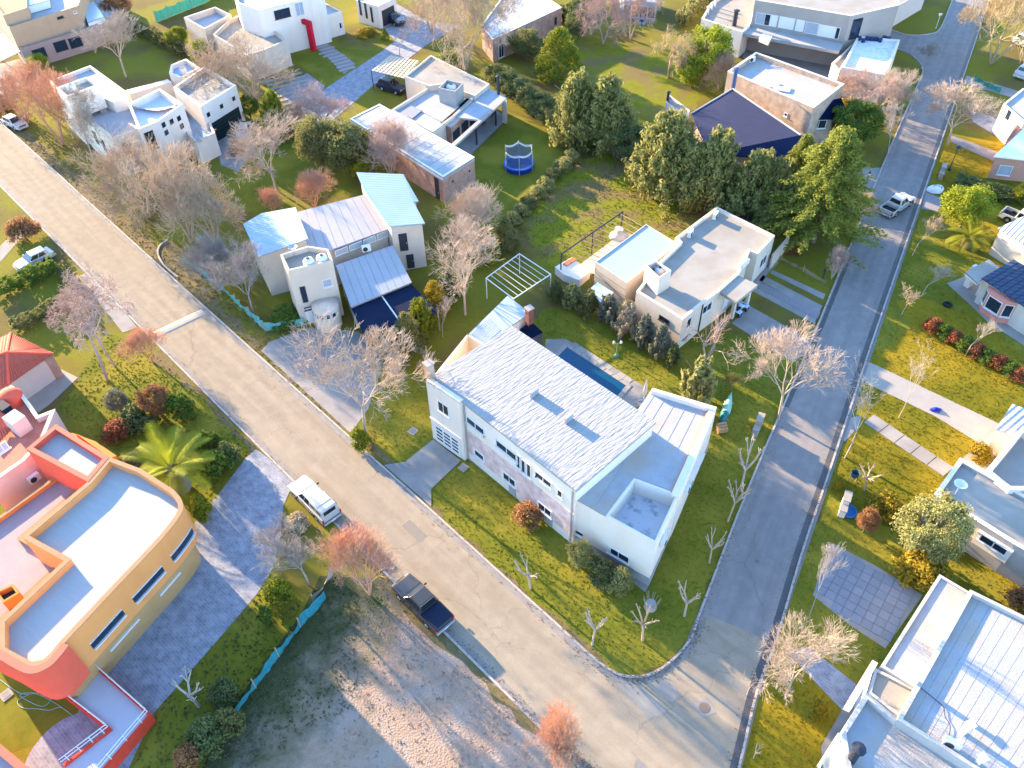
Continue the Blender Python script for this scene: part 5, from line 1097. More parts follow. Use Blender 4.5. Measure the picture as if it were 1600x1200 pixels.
vehicle('moving_pickup', 'white pickup with open empty bed on the shaded side street', 'pickup', (1399, 327), heading((1378, 333), (1417, 306), .9), WHITEP)
vehicle('parked_car', 'white hatchback parked behind the hedge at the left edge', 'car', (57, 412), heading((90, 388), (22, 420), .7), WHITEP, 'hatch')
vehicle('parked_car', 'white car half hidden under red autumn trees', 'car', (26, 198), heading((10, 185), (42, 200), .7), WHITEP, 'hatch')
vehicle('parked_car', 'navy car parked under the tan lattice carport', 'car', (613, 142), heading((588, 131), (635, 145), .7), NAVYP, 'suv')
vehicle('parked_car', 'white car in front of the dark green garage door', 'car', (383, 209), heading((380, 220), (384, 192), .7), WHITEP, 'hatch')
vehicle('parked_pickup', 'dark pickup parked by the slit window house', 'pickup', (614, 35), heading((598, 22), (632, 38), .8), DARKP)
vehicle('parked_car', 'pale green car cut by the upper right edge', 'car', (1603, 75), heading((1590, 70), (1620, 85), .7), TEALP, 'suv')
vehicle('parked_car', 'white car on the drive at upper right edge', 'car', (1602, 118), heading((1580, 122), (1610, 105), .7), WHITEP, 'suv')
vehicle('parked_pickup', 'white pickup bed showing behind the grey ribbed roof', 'pickup', (1597, 352), heading((1575, 340), (1620, 358), .8), WHITEP)

# motorcycle and quad bike (wheels, frame, tank, seat, bars)
def motorbike(name, label, px, az, tankm, quad=False):
    c = G(*px); t = thing(name, label, 'quad bike' if quad else 'motorcycle', (c.x, c.y, .03), rz=az); ROOT[t.name] = Vector((0, 0, 0))
    sides = (-.42, .42) if quad else (0,)
    for x in (-.65, .65):
        for s in sides:
            w = MB().lathe((0, 0, 0), [(.18, -.07), (.29, -.07), (.32, 0), (.29, .07), (.18, .07)], 14).build('wheel', RUB, t); w.location = (x, s, .32); w.rotation_euler = (R(90), 0, 0)
            MB().lathe((0, 0, 0), [(.02, -.05), (.18, -.03), (.18, .03), (.02, .05)], 10).build('rim', RIM, w)
    MB().tube((-.6, 0, .4), (.45, 0, .55), .07).tube((.45, 0, .55), (.65, 0, .34), .05).tube((.4, 0, .9), (.65, 0, .34), .04).build('frame', BLACKP, t)
    MB().box((-.02, 0, .45), (.45, .26, .34)).build('engine', METAL, t)
    soft(MB().box((.15, 0, .82), (.5, .3 if not quad else .5, .25)).build('fuel_tank', tankm, t), .07)
    soft(MB().box((-.4, 0, .8), (.7, .28, .12)).build('seat', BLACKP, t), .04)
    MB().tube((.38, -.38, 1.02), (.38, .38, 1.02), .025).build('handlebar', BLACKP, t)
    MB().box((.55, 0, .86), (.12, .2, .18)).build('headlamp', HLIGHT, t)
    if quad:
        for x in (-.65, .65): soft(MB().box((x, 0, .68), (.62, 1.1, .06)).build('mudguard', tankm, t), .03)
    return t
motorbike('motorcycle', 'red and black motorcycle parked against the cream house wall', (1069, 536), heading((1062, 538), (1080, 522), .3), paint('red', (.55, .02, .05)))
motorbike('quad_bike', 'blue and white quad bike under the porch corner', (1155, 489), heading((1148, 492), (1162, 480), .3), paint('sky', (.45, .58, .8)), quad=True)

# ------------------------------------------------------------------ garden and street things
c = G(811, 262); t = thing('trampoline', 'round blue trampoline with sagging pale safety net on the lawn', 'trampoline', c)
BLUEP = mat('trampoline_blue', (.008, .03, .17), rough=.5); NETM = mat('safety_net', (.05, .12, .28), rough=.8, alpha=.45)
MB().lathe((c.x, c.y, .75), [(1.55, 0), (1.95, .02), (2.0, -.06)], 28).build('padding', mat('pale_blue_pad', (.04, .10, .36), rough=.5), t)
MB().lathe((c.x, c.y, .74), [(.01, 0), (1.56, 0)], 28).build('jumping_mat', mat('blue_mat', (.006, .015, .10), rough=.6), t)
MB().lathe((c.x, c.y, .08), [(1.9, 0), (1.9, .6)], 28).build('skirt', BLUEP, t)
nb = MB(); tp_ = []
for k in range(6):
    a = R(30+60*k); x, y = c.x+1.95*math.cos(a), c.y+1.95*math.sin(a)
    MB().tube((x, y, 0), (x, y, 2.75), .045, n=6).build('pole', METAL, t)
for k in range(24):
    a = R(15*k); sag = .28*abs(math.sin(R(15*k-30)*3)); nb.v += [(c.x+1.75*math.cos(a), c.y+1.75*math.sin(a), .8), (c.x+(1.85-sag*.8)*math.cos(a), c.y+(1.85-sag*.8)*math.sin(a), 2.45-sag)]
    j = (k+1) % 24; nb.f.append((2*k, 2*j, 2*j+1, 2*k+1))
nb.build('net', NETM, t); hb = MB()
for k in range(24):
    a, a2 = nb.v[2*k+1], nb.v[2*((k+1) % 24)+1]; hb.add([a, a2, (a2[0], a2[1], a2[2]+.28), (a[0], a[1], a[2]+.28)], [(0, 1, 2, 3)])
hb.build('net_hem', mat('pale_net_hem', (.55, .52, .48), rough=.9), t)
# closed parasol
c = G(1006, 626); t = thing('closed_parasol', 'folded white garden parasol on its stand beside the pool', 'parasol', c)
MB().tube((c.x, c.y, .1), (c.x, c.y, 2.7), .03).build('pole', FRAME, t); MB().lathe((c.x, c.y, .75), [(.03, 0), (.17, .1), (.2, .5), (.15, 1.2), (.05, 1.95), (.01, 2.0)], 10).build('canopy', mat('parasol_cloth', (.62, .58, .56), rough=.9), t)
for a in (0, 90): MB().box((c.x, c.y, .07), (1.1, .12, .06), R(a)).build('cross_foot', METAL, t)
# twin garden lamp
c = G(963, 556); t = thing('garden_lamp', 'green garden lamp post with two white lanterns on the lawn', 'lamp', c)
PG = mat('green_pole', (.10, .22, .14)); MB().tube((c.x, c.y, 0), (c.x, c.y, 1.7), .05).build('post', PG, t); MB().tube((c.x-.35, c.y, 1.6), (c.x+.35, c.y, 1.6), .03).build('arm', PG, t)
for s in (-.35, .35): MB().lathe((c.x+s, c.y, 1.6), [(.08, 0), (.13, .1), (.12, .28), (.03, .36)], 8).build('lantern', FRAME, t)
MB().lathe((c.x, c.y, 0), [(.3, 0), (.2, .15), (.05, .2)], 10).build('foot', PG, t)
# street lamp
c = G(1483, 266); t = thing('street_lamp', 'black mushroom topped street lamp by a brick pillar', 'street lamp', c)
MB().tube((c.x, c.y, 0), (c.x, c.y, 3.1), .06, .045, n=8).build('post', DMETAL, t); MB().lathe((c.x, c.y, 3.05), [(.06, 0), (.42, .12), (.4, .2), (.15, .34), (.01, .36)], 16).build('lamp_head', DMETAL, t); MB().lathe((c.x, c.y, 0), [(.16, 0), (.16, .3), (.07, .4)], 8).build('base', DMETAL, t)
# house-name boulder with hand lettering
c = G(1461, 299); t = thing('name_stone', 'white painted boulder with dark hand lettering beside the street', 'boulder', c)
mb = MB(); n1, n2 = 14, 7
for j in range(n2):
    for i in range(n1):
        a = 2*math.pi*i/n1; ph = math.pi/2*j/(n2-1); r_ = math.cos(ph)**.6*(1+.08*math.sin(3*a)+.05*math.sin(5*a+1)); mb.v.append((c.x+1.0*r_*math.cos(a), c.y+.62*r_*math.sin(a), .05+.75*math.sin(ph)))
for j in range(n2-1):
    for i in range(n1): mb.f.append((j*n1+i, j*n1+(i+1) % n1, (j+1)*n1+(i+1) % n1, (j+1)*n1+i))
mb.build('stone', mat('white_painted_stone', (.72, .73, .75), (.62, .63, .66), scale=3), t, smooth=True)
tc = bpy.data.curves.new('lettering', 'FONT'); tc.body = 'Gibs'; tc.size = .62; tc.extrude = .02; tc.align_x = 'CENTER'; tc.shear = .3
tm_ = bpy.data.objects.new('lettering_tmp', tc); col.objects.link(tm_); dg = bpy.context.evaluated_depsgraph_get(); me = bpy.data.meshes.new_from_object(tm_.evaluated_get(dg)); bpy.data.objects.remove(tm_)
me.materials.append(mat('dark_lettering', (.03, .04, .10), rough=.7)); lt = bpy.data.objects.new('lettering', me); col.objects.link(lt); lt.parent = t; lt.location = (-.05, -.34, .62); lt.rotation_euler = (R(38), 0, R(-8))
# service pillars
def pillar(px, az, label, m1, m2, n=2):
    c = G(*px); t = thing('meter_pillar', label, 'meter pillar', c); e = Vector((math.cos(az), math.sin(az)))
    MB().box((c.x, c.y, .65), (1.05, .5, 1.3), az).build('cabinet', m1, t); MB().box((c.x, c.y, 1.34), (1.15, .6, .08), az).build('top_slab', m2, t)
    p = c.to_2d()-e*.9; MB().box((p.x, p.y, .4), (.7, .5, .8), az).build('step', m1, t); MB().box((p.x, p.y, .84), (.77, .58, .08), az).build('step_slab', m2, t)
    q = Vector((e.y, -e.x))*.31+c.to_2d(); q = q-Vector((e.y, -e.x))*.05; MB().box((q.x, q.y, .8), (.5, .03, .6), az).build('meter_door', GREYW, t)
    return t
pillar((1184, 668), R(62), 'grey block meter pillar at the lawn edge near the corner house', CONC, PALEC)
pillar((1318, 791), R(62), 'white stepped meter pillar on yellow lawn by the kerb', WHITE, PALEC)
pillar((1470, 274), R(62), 'brick and white meter pillar near the black street lamp', TBRICK, PALEC)
c = G(1331, 753); t = thing('litter_basket', 'raised wooden litter basket with dark bin beside the kerb', 'litter basket', c)
for s in (-.3, .3): MB().tube((c.x+s, c.y, 0), (c.x+s, c.y+.1, 1.2), .04).build('leg', WOOD, t)
MB().lathe((c.x, c.y, .8), [(.28, 0), (.36, .45), (.33, .45), (.26, .05), (.01, .05)], 12).build('basket', mat('dark_teal', (.03, .08, .12)), t)
c = G(1325, 800); t = thing('coiled_pool', 'small round blue paddling pool behind the white meter pillar', 'paddling pool', c)
MB().lathe((c.x, c.y, 0), [(.62, 0), (.7, .12), (.66, .26), (.58, .2), (.56, .06), (.01, .05)], 22).build('basin', mat('paddling_blue', (.03, .16, .42), rough=.4), t, smooth=True)
c = G(1462, 641); t = thing('crumpled_tarp', 'small crumpled blue cloth lying on the pale driveway', 'cloth', c); mb = MB()
for j in range(4):
    for i in range(10):
        a = 2*math.pi*i/10; r_ = (1-.3*j)*random.uniform(.7, 1.1); mb.v.append((c.x+.62*r_*math.cos(a), c.y+.36*r_*math.sin(a), .03+.09*j+random.uniform(0, .05)))
for j in range(3):
    for i in range(10): mb.f.append((j*10+i, j*10+(i+1) % 10, (j+1)*10+(i+1) % 10, (j+1)*10+i))
mb.f.append(tuple(range(30, 40))); mb.build('cloth', mat('royal_blue_cloth', (.02, .03, .35), (.01, .02, .2), scale=6, rough=.7), t)
c = G(1480, 477); t = thing('rubber_ring', 'old tyre lying on the shaded lawn near the bay window house', 'tyre ring', c)
MB().lathe((c.x, c.y, .0), [(.25, .02), (.42, .02), (.48, .12), (.42, .24), (.25, .24), (.25, .02)], 18).build('tread', RUB, t, smooth=True)
# green kayak and woodpile behind the corner house
a, b = G(1126, 668), G(1142, 618); t = thing('upturned_kayak', 'pale and dark green upturned kayak lying behind the white house', 'kayak', a)
mb = MB(); n = 13; u = (b-a).normalized(); v = Vector((-u.y, u.x, 0))
def hull(f0, f1, nm, m_):
    mb = MB(); n = 9
    for i in range(n):
        f_ = f0+(f1-f0)*i/(n-1); w = .42*max(.02, math.sin(math.pi*min(.999, max(.001, f_))))**.7; p = a.lerp(b, f_)
        mb.v += [tuple(p-v*w+Vector((0, 0, .12))), tuple(p-v*w*.6+Vector((0, 0, .42))), tuple(p+Vector((0, 0, .55))), tuple(p+v*w*.6+Vector((0, 0, .42))), tuple(p+v*w+Vector((0, 0, .12)))]
    mb.f += [(5*i+j, 5*i+j+1, 5*i+j+6, 5*i+j+5) for i in range(n-1) for j in range(4)]
    return mb.build(nm, m_, t, smooth=True)
hull(.0, .4, 'stern', mat('dark_green_hull', (.01, .14, .13), rough=.4)); hull(.4, 1.0, 'bow', mat('pale_green_hull', (.25, .48, .36), rough=.4))
for f_ in (.25, .75): p = a.lerp(b, f_); MB().box((p.x, p.y, .08), (.9, .12, .16), math.atan2(v.y, v.x)).build('trestle', WOOD, t)
c = G(1127, 671)
for k in range(6):
    o = MB().tube((c.x-.45, c.y-.5+.32*(k % 3), .17+.28*(k//3)), (c.x+.45, c.y-.3+.32*(k % 3), .17+.28*(k//3)), .15, n=8).build('log', mat('cut_log', (.45, .26, .13), (.30, .17, .08), scale=5)); tag(o, ('left', 'middle', 'right')[k % 3]+(' log in the bottom' if k < 3 else ' log in the top')+' row of the pile by the green kayak', 'log', 'logs stacked by the kayak')
# garden hose on the lower left lawn
t = thing('garden_hose', 'thin pale green hose tangled on the lower left lawn', 'hose', G(50, 1090)); hp = smooth_line(XY([(0, 1062), (22, 1078), (40, 1085), (70, 1083), (80, 1092), (68, 1104), (45, 1096), (32, 1086), (52, 1083), (78, 1094), (100, 1108), (118, 1122), (96, 1106), (78, 1110), (60, 1108), (35, 1106), (28, 1095), (45, 1086)]), 5); mb = MB()
for i in range(len(hp)-1): mb.tube((*hp[i], .03), (*hp[i+1], .03), .03, n=4, cap=False)
mb.build('tube', mat('hose_green', (.22, .34, .27), rough=.6), t)
# netting fences
def net_fence(name, label, pts, h_, m_, posts=True):
    t = thing(name, label, 'fence', G(*pts[0])); w = XY(pts)
    for i in range(len(w)-1):
        n_ = max(1, int((w[i+1]-w[i]).length/2.5))
        for k in range(n_):
            p, q = w[i].lerp(w[i+1], k/n_), w[i].lerp(w[i+1], (k+1)/n_); e = (q-p).normalized(); nn = Vector((-e.y, e.x)); mb = MB(); s = random.uniform(-.18, .18)
            NC = 7; row = []
            for c_ in range(NC+1):
                f_ = c_/NC; b_ = p.lerp(q, f_); inn = 0 if c_ in (0, NC) else 1; w1, w2 = random.uniform(-.12, .12)*inn, (random.uniform(-.16, .16)+s)*inn; row += [(b_.x+nn.x*w1, b_.y+nn.y*w1, .02), (b_.x+nn.x*(w1+w2)*.6, b_.y+nn.y*(w1+w2)*.6, h_*.5), (b_.x+nn.x*w2, b_.y+nn.y*w2, h_-.22*math.sin(math.pi*f_)-random.uniform(0, .06)*inn)]
            mb.add(row, [(3*c_+k_, 3*c_+3+k_, 3*c_+4+k_, 3*c_+1+k_) for c_ in range(NC) for k_ in range(2)])
            mb.build('net_panel', m_, t); MB().tube((p.x, p.y, 0), (p.x, p.y, h_+.25), .05, n=5).build('post', WOOD, t)
    return t
TEAL = mat('teal_net', (.03, .22, .26), (.02, .15, .19), scale=3, rough=.9); GNET = mat('green_net', (.08, .42, .28), (.06, .33, .22), scale=2, rough=.8)
net_fence('net_fence', 'long teal netting fence along the bare earth lot', [(345, 1150), (400, 1075), (470, 980), (510, 935)], 1.1, TEAL)
net_fence('net_fence', 'pale grey boards closing the netting fence by the orange bush', [(490, 940), (520, 895)], .8, mat('weathered_board', (.42, .36, .33), (.34, .29, .27), scale=4))
net_fence('net_fence', 'green netting fence in front of the beige tower house', [(290, 410), (350, 455), (415, 518), (478, 510)], 1.2, mat('faded_green_net', (.16, .40, .36), (.12, .32, .30), scale=2, rough=.8))
net_fence('net_fence', 'bright green netting fence behind white modern house', [(245, 35), (320, 5), (360, -20)], 1.9, GNET)
net_fence('net_fence', 'low dark green board fence right of the side street', [(1520, 125), (1545, 138), (1562, 145)], .8, mat('dark_green_board', (.03, .22, .16), rough=.7))
net_fence('net_fence', 'grey wire fence below the conifer row', [(930, 228), (990, 260), (1100, 330), (1200, 358)], 1.3, mat('dull_wire', (.18, .16, .15), (.12, .11, .11), scale=3, alpha=.5))
net_fence('net_fence', 'thin wooden rail fence beside the wheel strips', [(1214, 403), (1255, 424), (1290, 445)], .55, mat('rail_wood', (.30, .24, .16), rough=.9, alpha=.6))
# patio chairs under porch of big house
def chair(px, az, label, grp):
    c = G(*px); t = thing('patio_chair', label, 'chair', c, grp); e = Vector((math.cos(az), math.sin(az)))
    MB().box((c.x, c.y, .45), (.55, .55, .07), az).build('seat', DMETAL, t); p = c.to_2d()-e*.26; MB().box((p.x, p.y, .78), (.06, .55, .6), az).build('backrest', DMETAL, t)
    for i, j in ((-1, -1), (1, -1), (1, 1), (-1, 1)): MB().box((c.x+i*.22*e.x-j*.22*e.y, c.y+i*.22*e.y+j*.22*e.x, .21), (.05, .05, .42), az).build('leg', DMETAL, t)
for k, px in enumerate(((1228, 84), (1236, 86), (1244, 88), (1252, 90))): chair(px, R(90 if k % 2 else -90), ('first', 'second', 'third', 'fourth')[k]+' dark patio chair from the left under the long canopy', 'patio chairs under the canopy')
for k, px in enumerate(((755, 196), (770, 182))): chair(px, R(40+90*k), ('left', 'right')[k]+' hand dark patio chair on the brick bungalow porch', 'chairs on the brick bungalow porch')
# white bench and small table near the porch pier
c = G(1247, 428); t = thing('lamp_post', 'short dark garden lamp by the wheel strips', 'lamp', G(1285, 437)); c = G(1285, 437)
MB().tube((c.x, c.y, 0), (c.x, c.y, 1.1), .06).build('post', DMETAL, t); MB().lathe((c.x, c.y, 1.05), [(.06, 0), (.17, .08), (.15, .3), (.02, .38)], 8).build('lantern', DMETAL, t)
c = G(1355, 282); t = thing('lamp_post', 'short dark bollard lamp beside the shaded kerb path', 'lamp', c)
MB().tube((c.x, c.y, 0), (c.x, c.y, 1.0), .07).build('post', DMETAL, t); MB().lathe((c.x, c.y, .95), [(.07, 0), (.18, .06), (.16, .3), (.02, .36)], 8).build('lantern', DMETAL, t)
c = G(1512, 27); 
t = thing('sign_post', 'thin white marker post on the corner lawn at top right', 'post', G(1462, 45)); c = G(1462, 45); MB().tube((c.x, c.y, 0), (c.x, c.y, 2.4), .05).build('pole', FRAME, t); MB().box((c.x, c.y, 2.3), (.5, .04, .3), 0).build('plate', FRAME, t)
c = G(938, 590)
# ------------------------------------------------------------------ vegetation meshes (unit height, unit width, base at origin)
def tubes_mesh(name, segs, n, thick=1.0):
    """segs: (k,8) array p0 p1 r0 r1 -> n sided tubes in one mesh"""
    S = np.asarray(segs, float); k = len(S); p0, p1 = S[:, 0:3], S[:, 3:6]; r0, r1 = S[:, 6]*thick, S[:, 7]*thick
    d = p1-p0; d /= np.linalg.norm(d, axis=1)[:, None]+1e-9
    up = np.where(np.abs(d[:, 2:3]) > .9, np.array([[1., 0, 0]]), np.array([[0., 0, 1]])); t = np.cross(d, up); t /= np.linalg.norm(t, axis=1)[:, None]+1e-9; w = np.cross(d, t)
    V = np.empty((k, 2*n, 3))
    for i in range(n):
        a = 2*math.pi*i/n; o = math.cos(a)*t+math.sin(a)*w
        V[:, i] = p0+o*r0[:, None]; V[:, n+i] = p1+o*r1[:, None]
    Fq = np.array([[i, (i+1) % n, n+(i+1) % n, n+i] for i in range(n)]); Fa = (Fq[None]+(np.arange(k)*2*n)[:, None, None]).reshape(-1, 4)
    return np_mesh(name, V.reshape(-1, 3), Fa)
def bare_mesh(name, seed, levels=5, trunk=.22, split=(3, 5), angle=(22, 48), ratio=.72, droop=0.0, up=.12, stems=1, r0=.022, last=3, jit=.18, curl=.0, cap=6000):
    r = random.Random(seed); big, small = [], []; Q = []
    def side(p, d, L, rad, lv):
        a = R(r.uniform(*angle)); ph = r.uniform(0, 2*math.pi); t = d.orthogonal().normalized(); w = d.cross(t)
        Q.append((p, (d*math.cos(a)+(t*math.cos(ph)+w*math.sin(ph))*math.sin(a)).normalized(), L, rad, lv))
    for s in range(stems):
        a = 2*math.pi*s/stems+r.random(); d = Vector((0, 0, 1)) if stems == 1 else Vector((math.cos(a)*.42, math.sin(a)*.42, 1)).normalized()
        Q.append((Vector((0, 0, 0)), d, trunk, r0/(1 if stems == 1 else 1.5), 0))
    i0 = 0
    while i0 < len(Q) and len(small) < cap:
        p, d, L, rad, lv = Q[i0]; i0 += 1
        for i in range(2):
            d2 = (d+Vector((r.uniform(-1, 1), r.uniform(-1, 1), r.uniform(-1, 1)))*jit*(.5 if lv == 0 else 1)+Vector((0, 0, up if droop == 0 or lv < levels-2 else -droop))).normalized()
            q = p+d2*L/2; rr = rad*(.82 if lv else .88); (big if lv <= 2 else small).append((*p, *q, rad, rr)); p, d, rad = q, d2, rr
            if 1 <= lv < levels and r.random() < .7: side(p, d, L*ratio*.8, rad*.55, lv+1)
        if lv >= levels: continue
        for k in range(r.randint(*split)): side(p, d, L*ratio*r.uniform(.75, 1.15), rad*.66, lv+1)
    A = np.array(big+small); P = np.concatenate([A[:, 0:3], A[:, 3:6]]); hz = np.percentile(P[:, 2], 99.5); rad = np.percentile(np.hypot(P[:, 0], P[:, 1]), 93)
    def norm(B):
        B = np.array(B); B[:, [2, 5]] /= hz; B[:, [0, 1, 3, 4]] /= 2*rad; B[:, 6:] = np.maximum(B[:, 6:], .00115); return B
    return tubes_mesh(name+'_trunk', norm(big), 6), tubes_mesh(name+'_crown', norm(small), 3)
def leaf_quads(name, C, N_, size, seed, aspect=1.6, sun_up=.3, axis=None):
    """leaf shaped quads at centres C, loosely facing along N_"""
    g = np.random.default_rng(seed); k = len(C); nrm = N_+g.normal(0, .55, (k, 3)); nrm[:, 2] += sun_up; nrm /= np.linalg.norm(nrm, axis=1)[:, None]+1e-9
    ax = g.normal(0, 1, (k, 3)) if axis is None else axis+g.normal(0, .35, (k, 3)); t = ax-(ax*nrm).sum(1)[:, None]*nrm; t /= np.linalg.norm(t, axis=1)[:, None]+1e-9; w = np.cross(nrm, t)
    s = size*g.uniform(.55, 1.35, k)[:, None]; a, b = t*s*aspect*.5, w*s*.5
    V = np.stack([C-a, C+b*.9+a*.1, C+a, C-b*.9+a*.1], 1).reshape(-1, 3); Fa = (np.arange(4)[None]+4*np.arange(k)[:, None])
    return np_mesh(name, V, Fa)
def leafy_mesh(name, seed, n=3200, clumps=60, shape='round', size=.05, cr=.16, zlo=.12):
    g = np.random.default_rng(seed); cs = []
    while len(cs) < clumps:
        p = g.uniform(-1, 1, 3); d = np.linalg.norm(p)
        if d > 1: continue
        if shape == 'round' and (d < .55): continue
        q = np.array([p[0]*.42, p[1]*.42, zlo+.1+(p[2]*.5+.5)*(.86-zlo)])
        if shape == 'cone':
            z = g.uniform(0, 1)**1.25; rr = (1-z)**.8*.46*g.uniform(.55, 1)+.02; a = g.uniform(0, 2*math.pi); q = np.array([rr*math.cos(a), rr*math.sin(a), zlo+z*(.97-zlo)])
        if shape == 'box': q = np.array([g.uniform(-.46, .46), g.uniform(-.46, .46), g.uniform(.1, .92)]); 
        if shape == 'low': q = np.array([p[0]*.45, p[1]*.45, .1+(1-min(1, math.hypot(p[0], p[1])))**.5*.75*g.uniform(.4, 1)])
        cs.append(q)
    cs = np.array(cs); idx = g.integers(0, clumps, n); sc = g.uniform(.6, 1.3, clumps)
    off = g.normal(0, 1, (n, 3)); off /= np.linalg.norm(off, axis=1)[:, None]; off *= (g.uniform(0, 1, n)**.4*cr)[:, None]*sc[idx][:, None]; off[:, 2] *= .8
    C = cs[idx]+off; C[:, 2] = np.maximum(C[:, 2], .01)
    return leaf_quads(name+'_crown', C, off/cr*.8, size, seed+1)
def plume_mesh(name, seed, plumes=46, per=80, spread=.42, size=.05, droop=False, levels=0):
    """conifer: feathery plumes rising (or, drooping, sweeping out) from a central stem"""
    g = np.random.default_rng(seed); C, N_, AX = [], [], []
    for k in range(plumes):
        z0 = g.uniform(.05, .97) if droop else g.uniform(.02, .78); a = g.uniform(0, 2*math.pi); rr = (spread*(1.05-z0)**.75 if droop else spread*(1-.98*z0/.8)*g.uniform(.3, 1.0))
        L = rr*g.uniform(.62, 1.22) if droop else g.uniform(.15, .32)*(1.1-.5*z0)
        base = np.array([0, 0, z0]) if droop else np.array([rr*math.cos(a)*.85, rr*math.sin(a)*.85, z0])
        d = np.array([math.cos(a), math.sin(a), .30]) if droop else np.array([math.cos(a)*.42, math.sin(a)*.42, 1.0]); d /= np.linalg.norm(d)
        u = g.uniform(.12 if droop else 0, 1, per); w = (.022 if droop else .030)*(1.15-u)**.7+.005
        sag = np.zeros(per) if not droop else -.10*u**2
        off = g.normal(0, 1, (per, 3))*w[:, None]*np.array([1, 1, .55 if droop else 1]); c = base+d*(L*u)[:, None]+off; c[:, 2] += sag
        C.append(c); N_.append(off/w[:, None]*.6); AX.append(np.repeat(d[None], per, 0))
    C = np.concatenate(C); C[:, 2] = np.clip(C[:, 2], .01, 1.02)
    return leaf_quads(name+'_crown', C, np.concatenate(N_), size, seed+2, aspect=2.4, axis=np.concatenate(AX))
def stem_mesh(name, h=.5, r=.03, limbs=5, seed=1):
    g = random.Random(seed); S = [(0, 0, 0, 0, 0, h, r, r*.6)]
    for k in range(limbs):
        a = 2*math.pi*k/limbs+g.random(); z = h*g.uniform(.5, .95); S.append((0, 0, z, .28*math.cos(a), .28*math.sin(a), z+.25, r*.5, r*.15))
    return tubes_mesh(name+'_trunk', S, 6)
def pruned_mesh(name, seed):
    r = random.Random(seed); S = []; p = Vector((0, 0, 0)); d = Vector((r.uniform(-.25, .25), r.uniform(-.2, .2), 1)).normalized(); q = p+d*.42; S.append((*p, *q, .042, .036)); tw = []
    for k in range(r.randint(4, 6)):
        a = 2*math.pi*k/5+r.uniform(-.3, .3); e = Vector((math.cos(a)*1.0, math.sin(a)*1.0, .8)).normalized(); m_ = q+e*r.uniform(.22, .3); S.append((*q, *m_, .034, .026))
        for j in range(r.randint(2, 3)):
            e2_ = (e+Vector((r.uniform(-.6, .6), r.uniform(-.6, .6), r.uniform(-.1, .7)))).normalized(); z_ = m_+e2_*r.uniform(.14, .3); S.append((*m_, *z_, .024, .013))
            for i in range(4):
                e3 = (e2_+Vector((r.uniform(-.9, .9), r.uniform(-.9, .9), r.uniform(-.2, .6)))).normalized(); tw.append((*z_, *(z_+e3*r.uniform(.05, .12)), .014, .009))
    return tubes_mesh(name+'_trunk', S, 6), tubes_mesh(name+'_crown', tw, 4)
def palm_mesh(name, seed, fronds=22, leaflets=46):
    g = random.Random(seed); V, Fq = [], []
    for k in range(fronds):
        a = 2.39996*k; el = R(80-95*(k/fronds)**.9+g.uniform(-8, 8)); L = .52*g.uniform(.85, 1.1); p = np.array([0, 0, .34]); d = np.array([math.cos(a)*math.cos(el), math.sin(a)*math.cos(el), math.sin(el)]); side = np.array([-math.sin(a), math.cos(a), 0]); pts = [p]
        for i in range(12):
            d = d+np.array([0, 0, -.085]); d /= np.linalg.norm(d); p = p+d*L/12; pts.append(p)
        for i in range(leaflets):
            f_ = .12+.88*i/leaflets; j = min(11, int(f_*12)); c = pts[j]+(pts[j+1]-pts[j])*(f_*12-j); ll = .13*math.sin(math.pi*min(.97, .12+f_*.86))**.6; ax = pts[j+1]-pts[j]; ax /= np.linalg.norm(ax)
            for s in (-1, 1):
                tip = c+side*s*ll*.8+ax*ll*.75+np.array([0, 0, .18*ll]); b = len(V); w = ax*.0042; V += [c-w, c+w, tip]; Fq.append((b, b+1, b+2))
    T = np.array([(0, 0, 0, 0, 0, .34, .085, .10)]+[(0, 0, .02+.03*i, 0.0, 0, .05+.03*i, .1+.01*(i % 2), .1) for i in range(9)])
    return tubes_mesh(name+'_trunk', T, 10), np_mesh(name+'_crown', np.array(V), np.array(Fq))
KIND = {}
KIND['vase'] = bare_mesh('vase', 3, levels=7, trunk=.15, split=(3, 4), angle=(16, 40), ratio=.76, up=.10, r0=.017, cap=16000)
KIND['vase2'] = bare_mesh('vase2', 11, levels=7, trunk=.13, split=(3, 4), angle=(18, 46), ratio=.76, up=.08, r0=.017, cap=16000)
KIND['open'] = bare_mesh('open', 11, levels=7, trunk=.13, split=(3, 4), angle=(18, 46), ratio=.76, up=.08, r0=.017, cap=10500)
KIND['fuzzy'] = bare_mesh('fuzzy', 5, levels=6, trunk=.12, split=(3, 4), angle=(22, 52), ratio=.78, up=.05, stems=4, r0=.022, jit=.28, cap=16000)
KIND['fuzzy2'] = bare_mesh('fuzzy2', 21, levels=6, trunk=.12, split=(3, 4), angle=(20, 55), ratio=.76, up=.04, stems=3, r0=.022, jit=.3, cap=16000)
KIND['birch'] = bare_mesh('birch', 8, levels=7, trunk=.32, split=(3, 3), angle=(22, 55), ratio=.66, up=.02, droop=.12, r0=.016, cap=16000)
KIND['slim'] = bare_mesh('slim', 14, levels=6, trunk=.34, split=(2, 3), angle=(14, 36), ratio=.62, up=.14, r0=.014, cap=3600)
KIND['young'] = bare_mesh('young', 17, levels=6, trunk=.20, split=(2, 3), angle=(10, 32), ratio=.74, up=.2, r0=.016, cap=4200)
KIND['twigs'] = bare_mesh('twigs', 19, levels=5, trunk=.10, split=(3, 5), angle=(18, 50), ratio=.8, up=.12, stems=5, r0=.02, jit=.3, cap=16000)
KIND['weeping'] = bare_mesh('weeping', 23, levels=6, trunk=.26, split=(3, 4), angle=(30, 65), ratio=.74, up=.0, droop=.55, r0=.026, cap=9000)
KIND['sparse'] = bare_mesh('sparse', 29, levels=4, trunk=.12, split=(2, 4), angle=(20, 50), ratio=.8, up=.1, stems=4, r0=.03, cap=500)
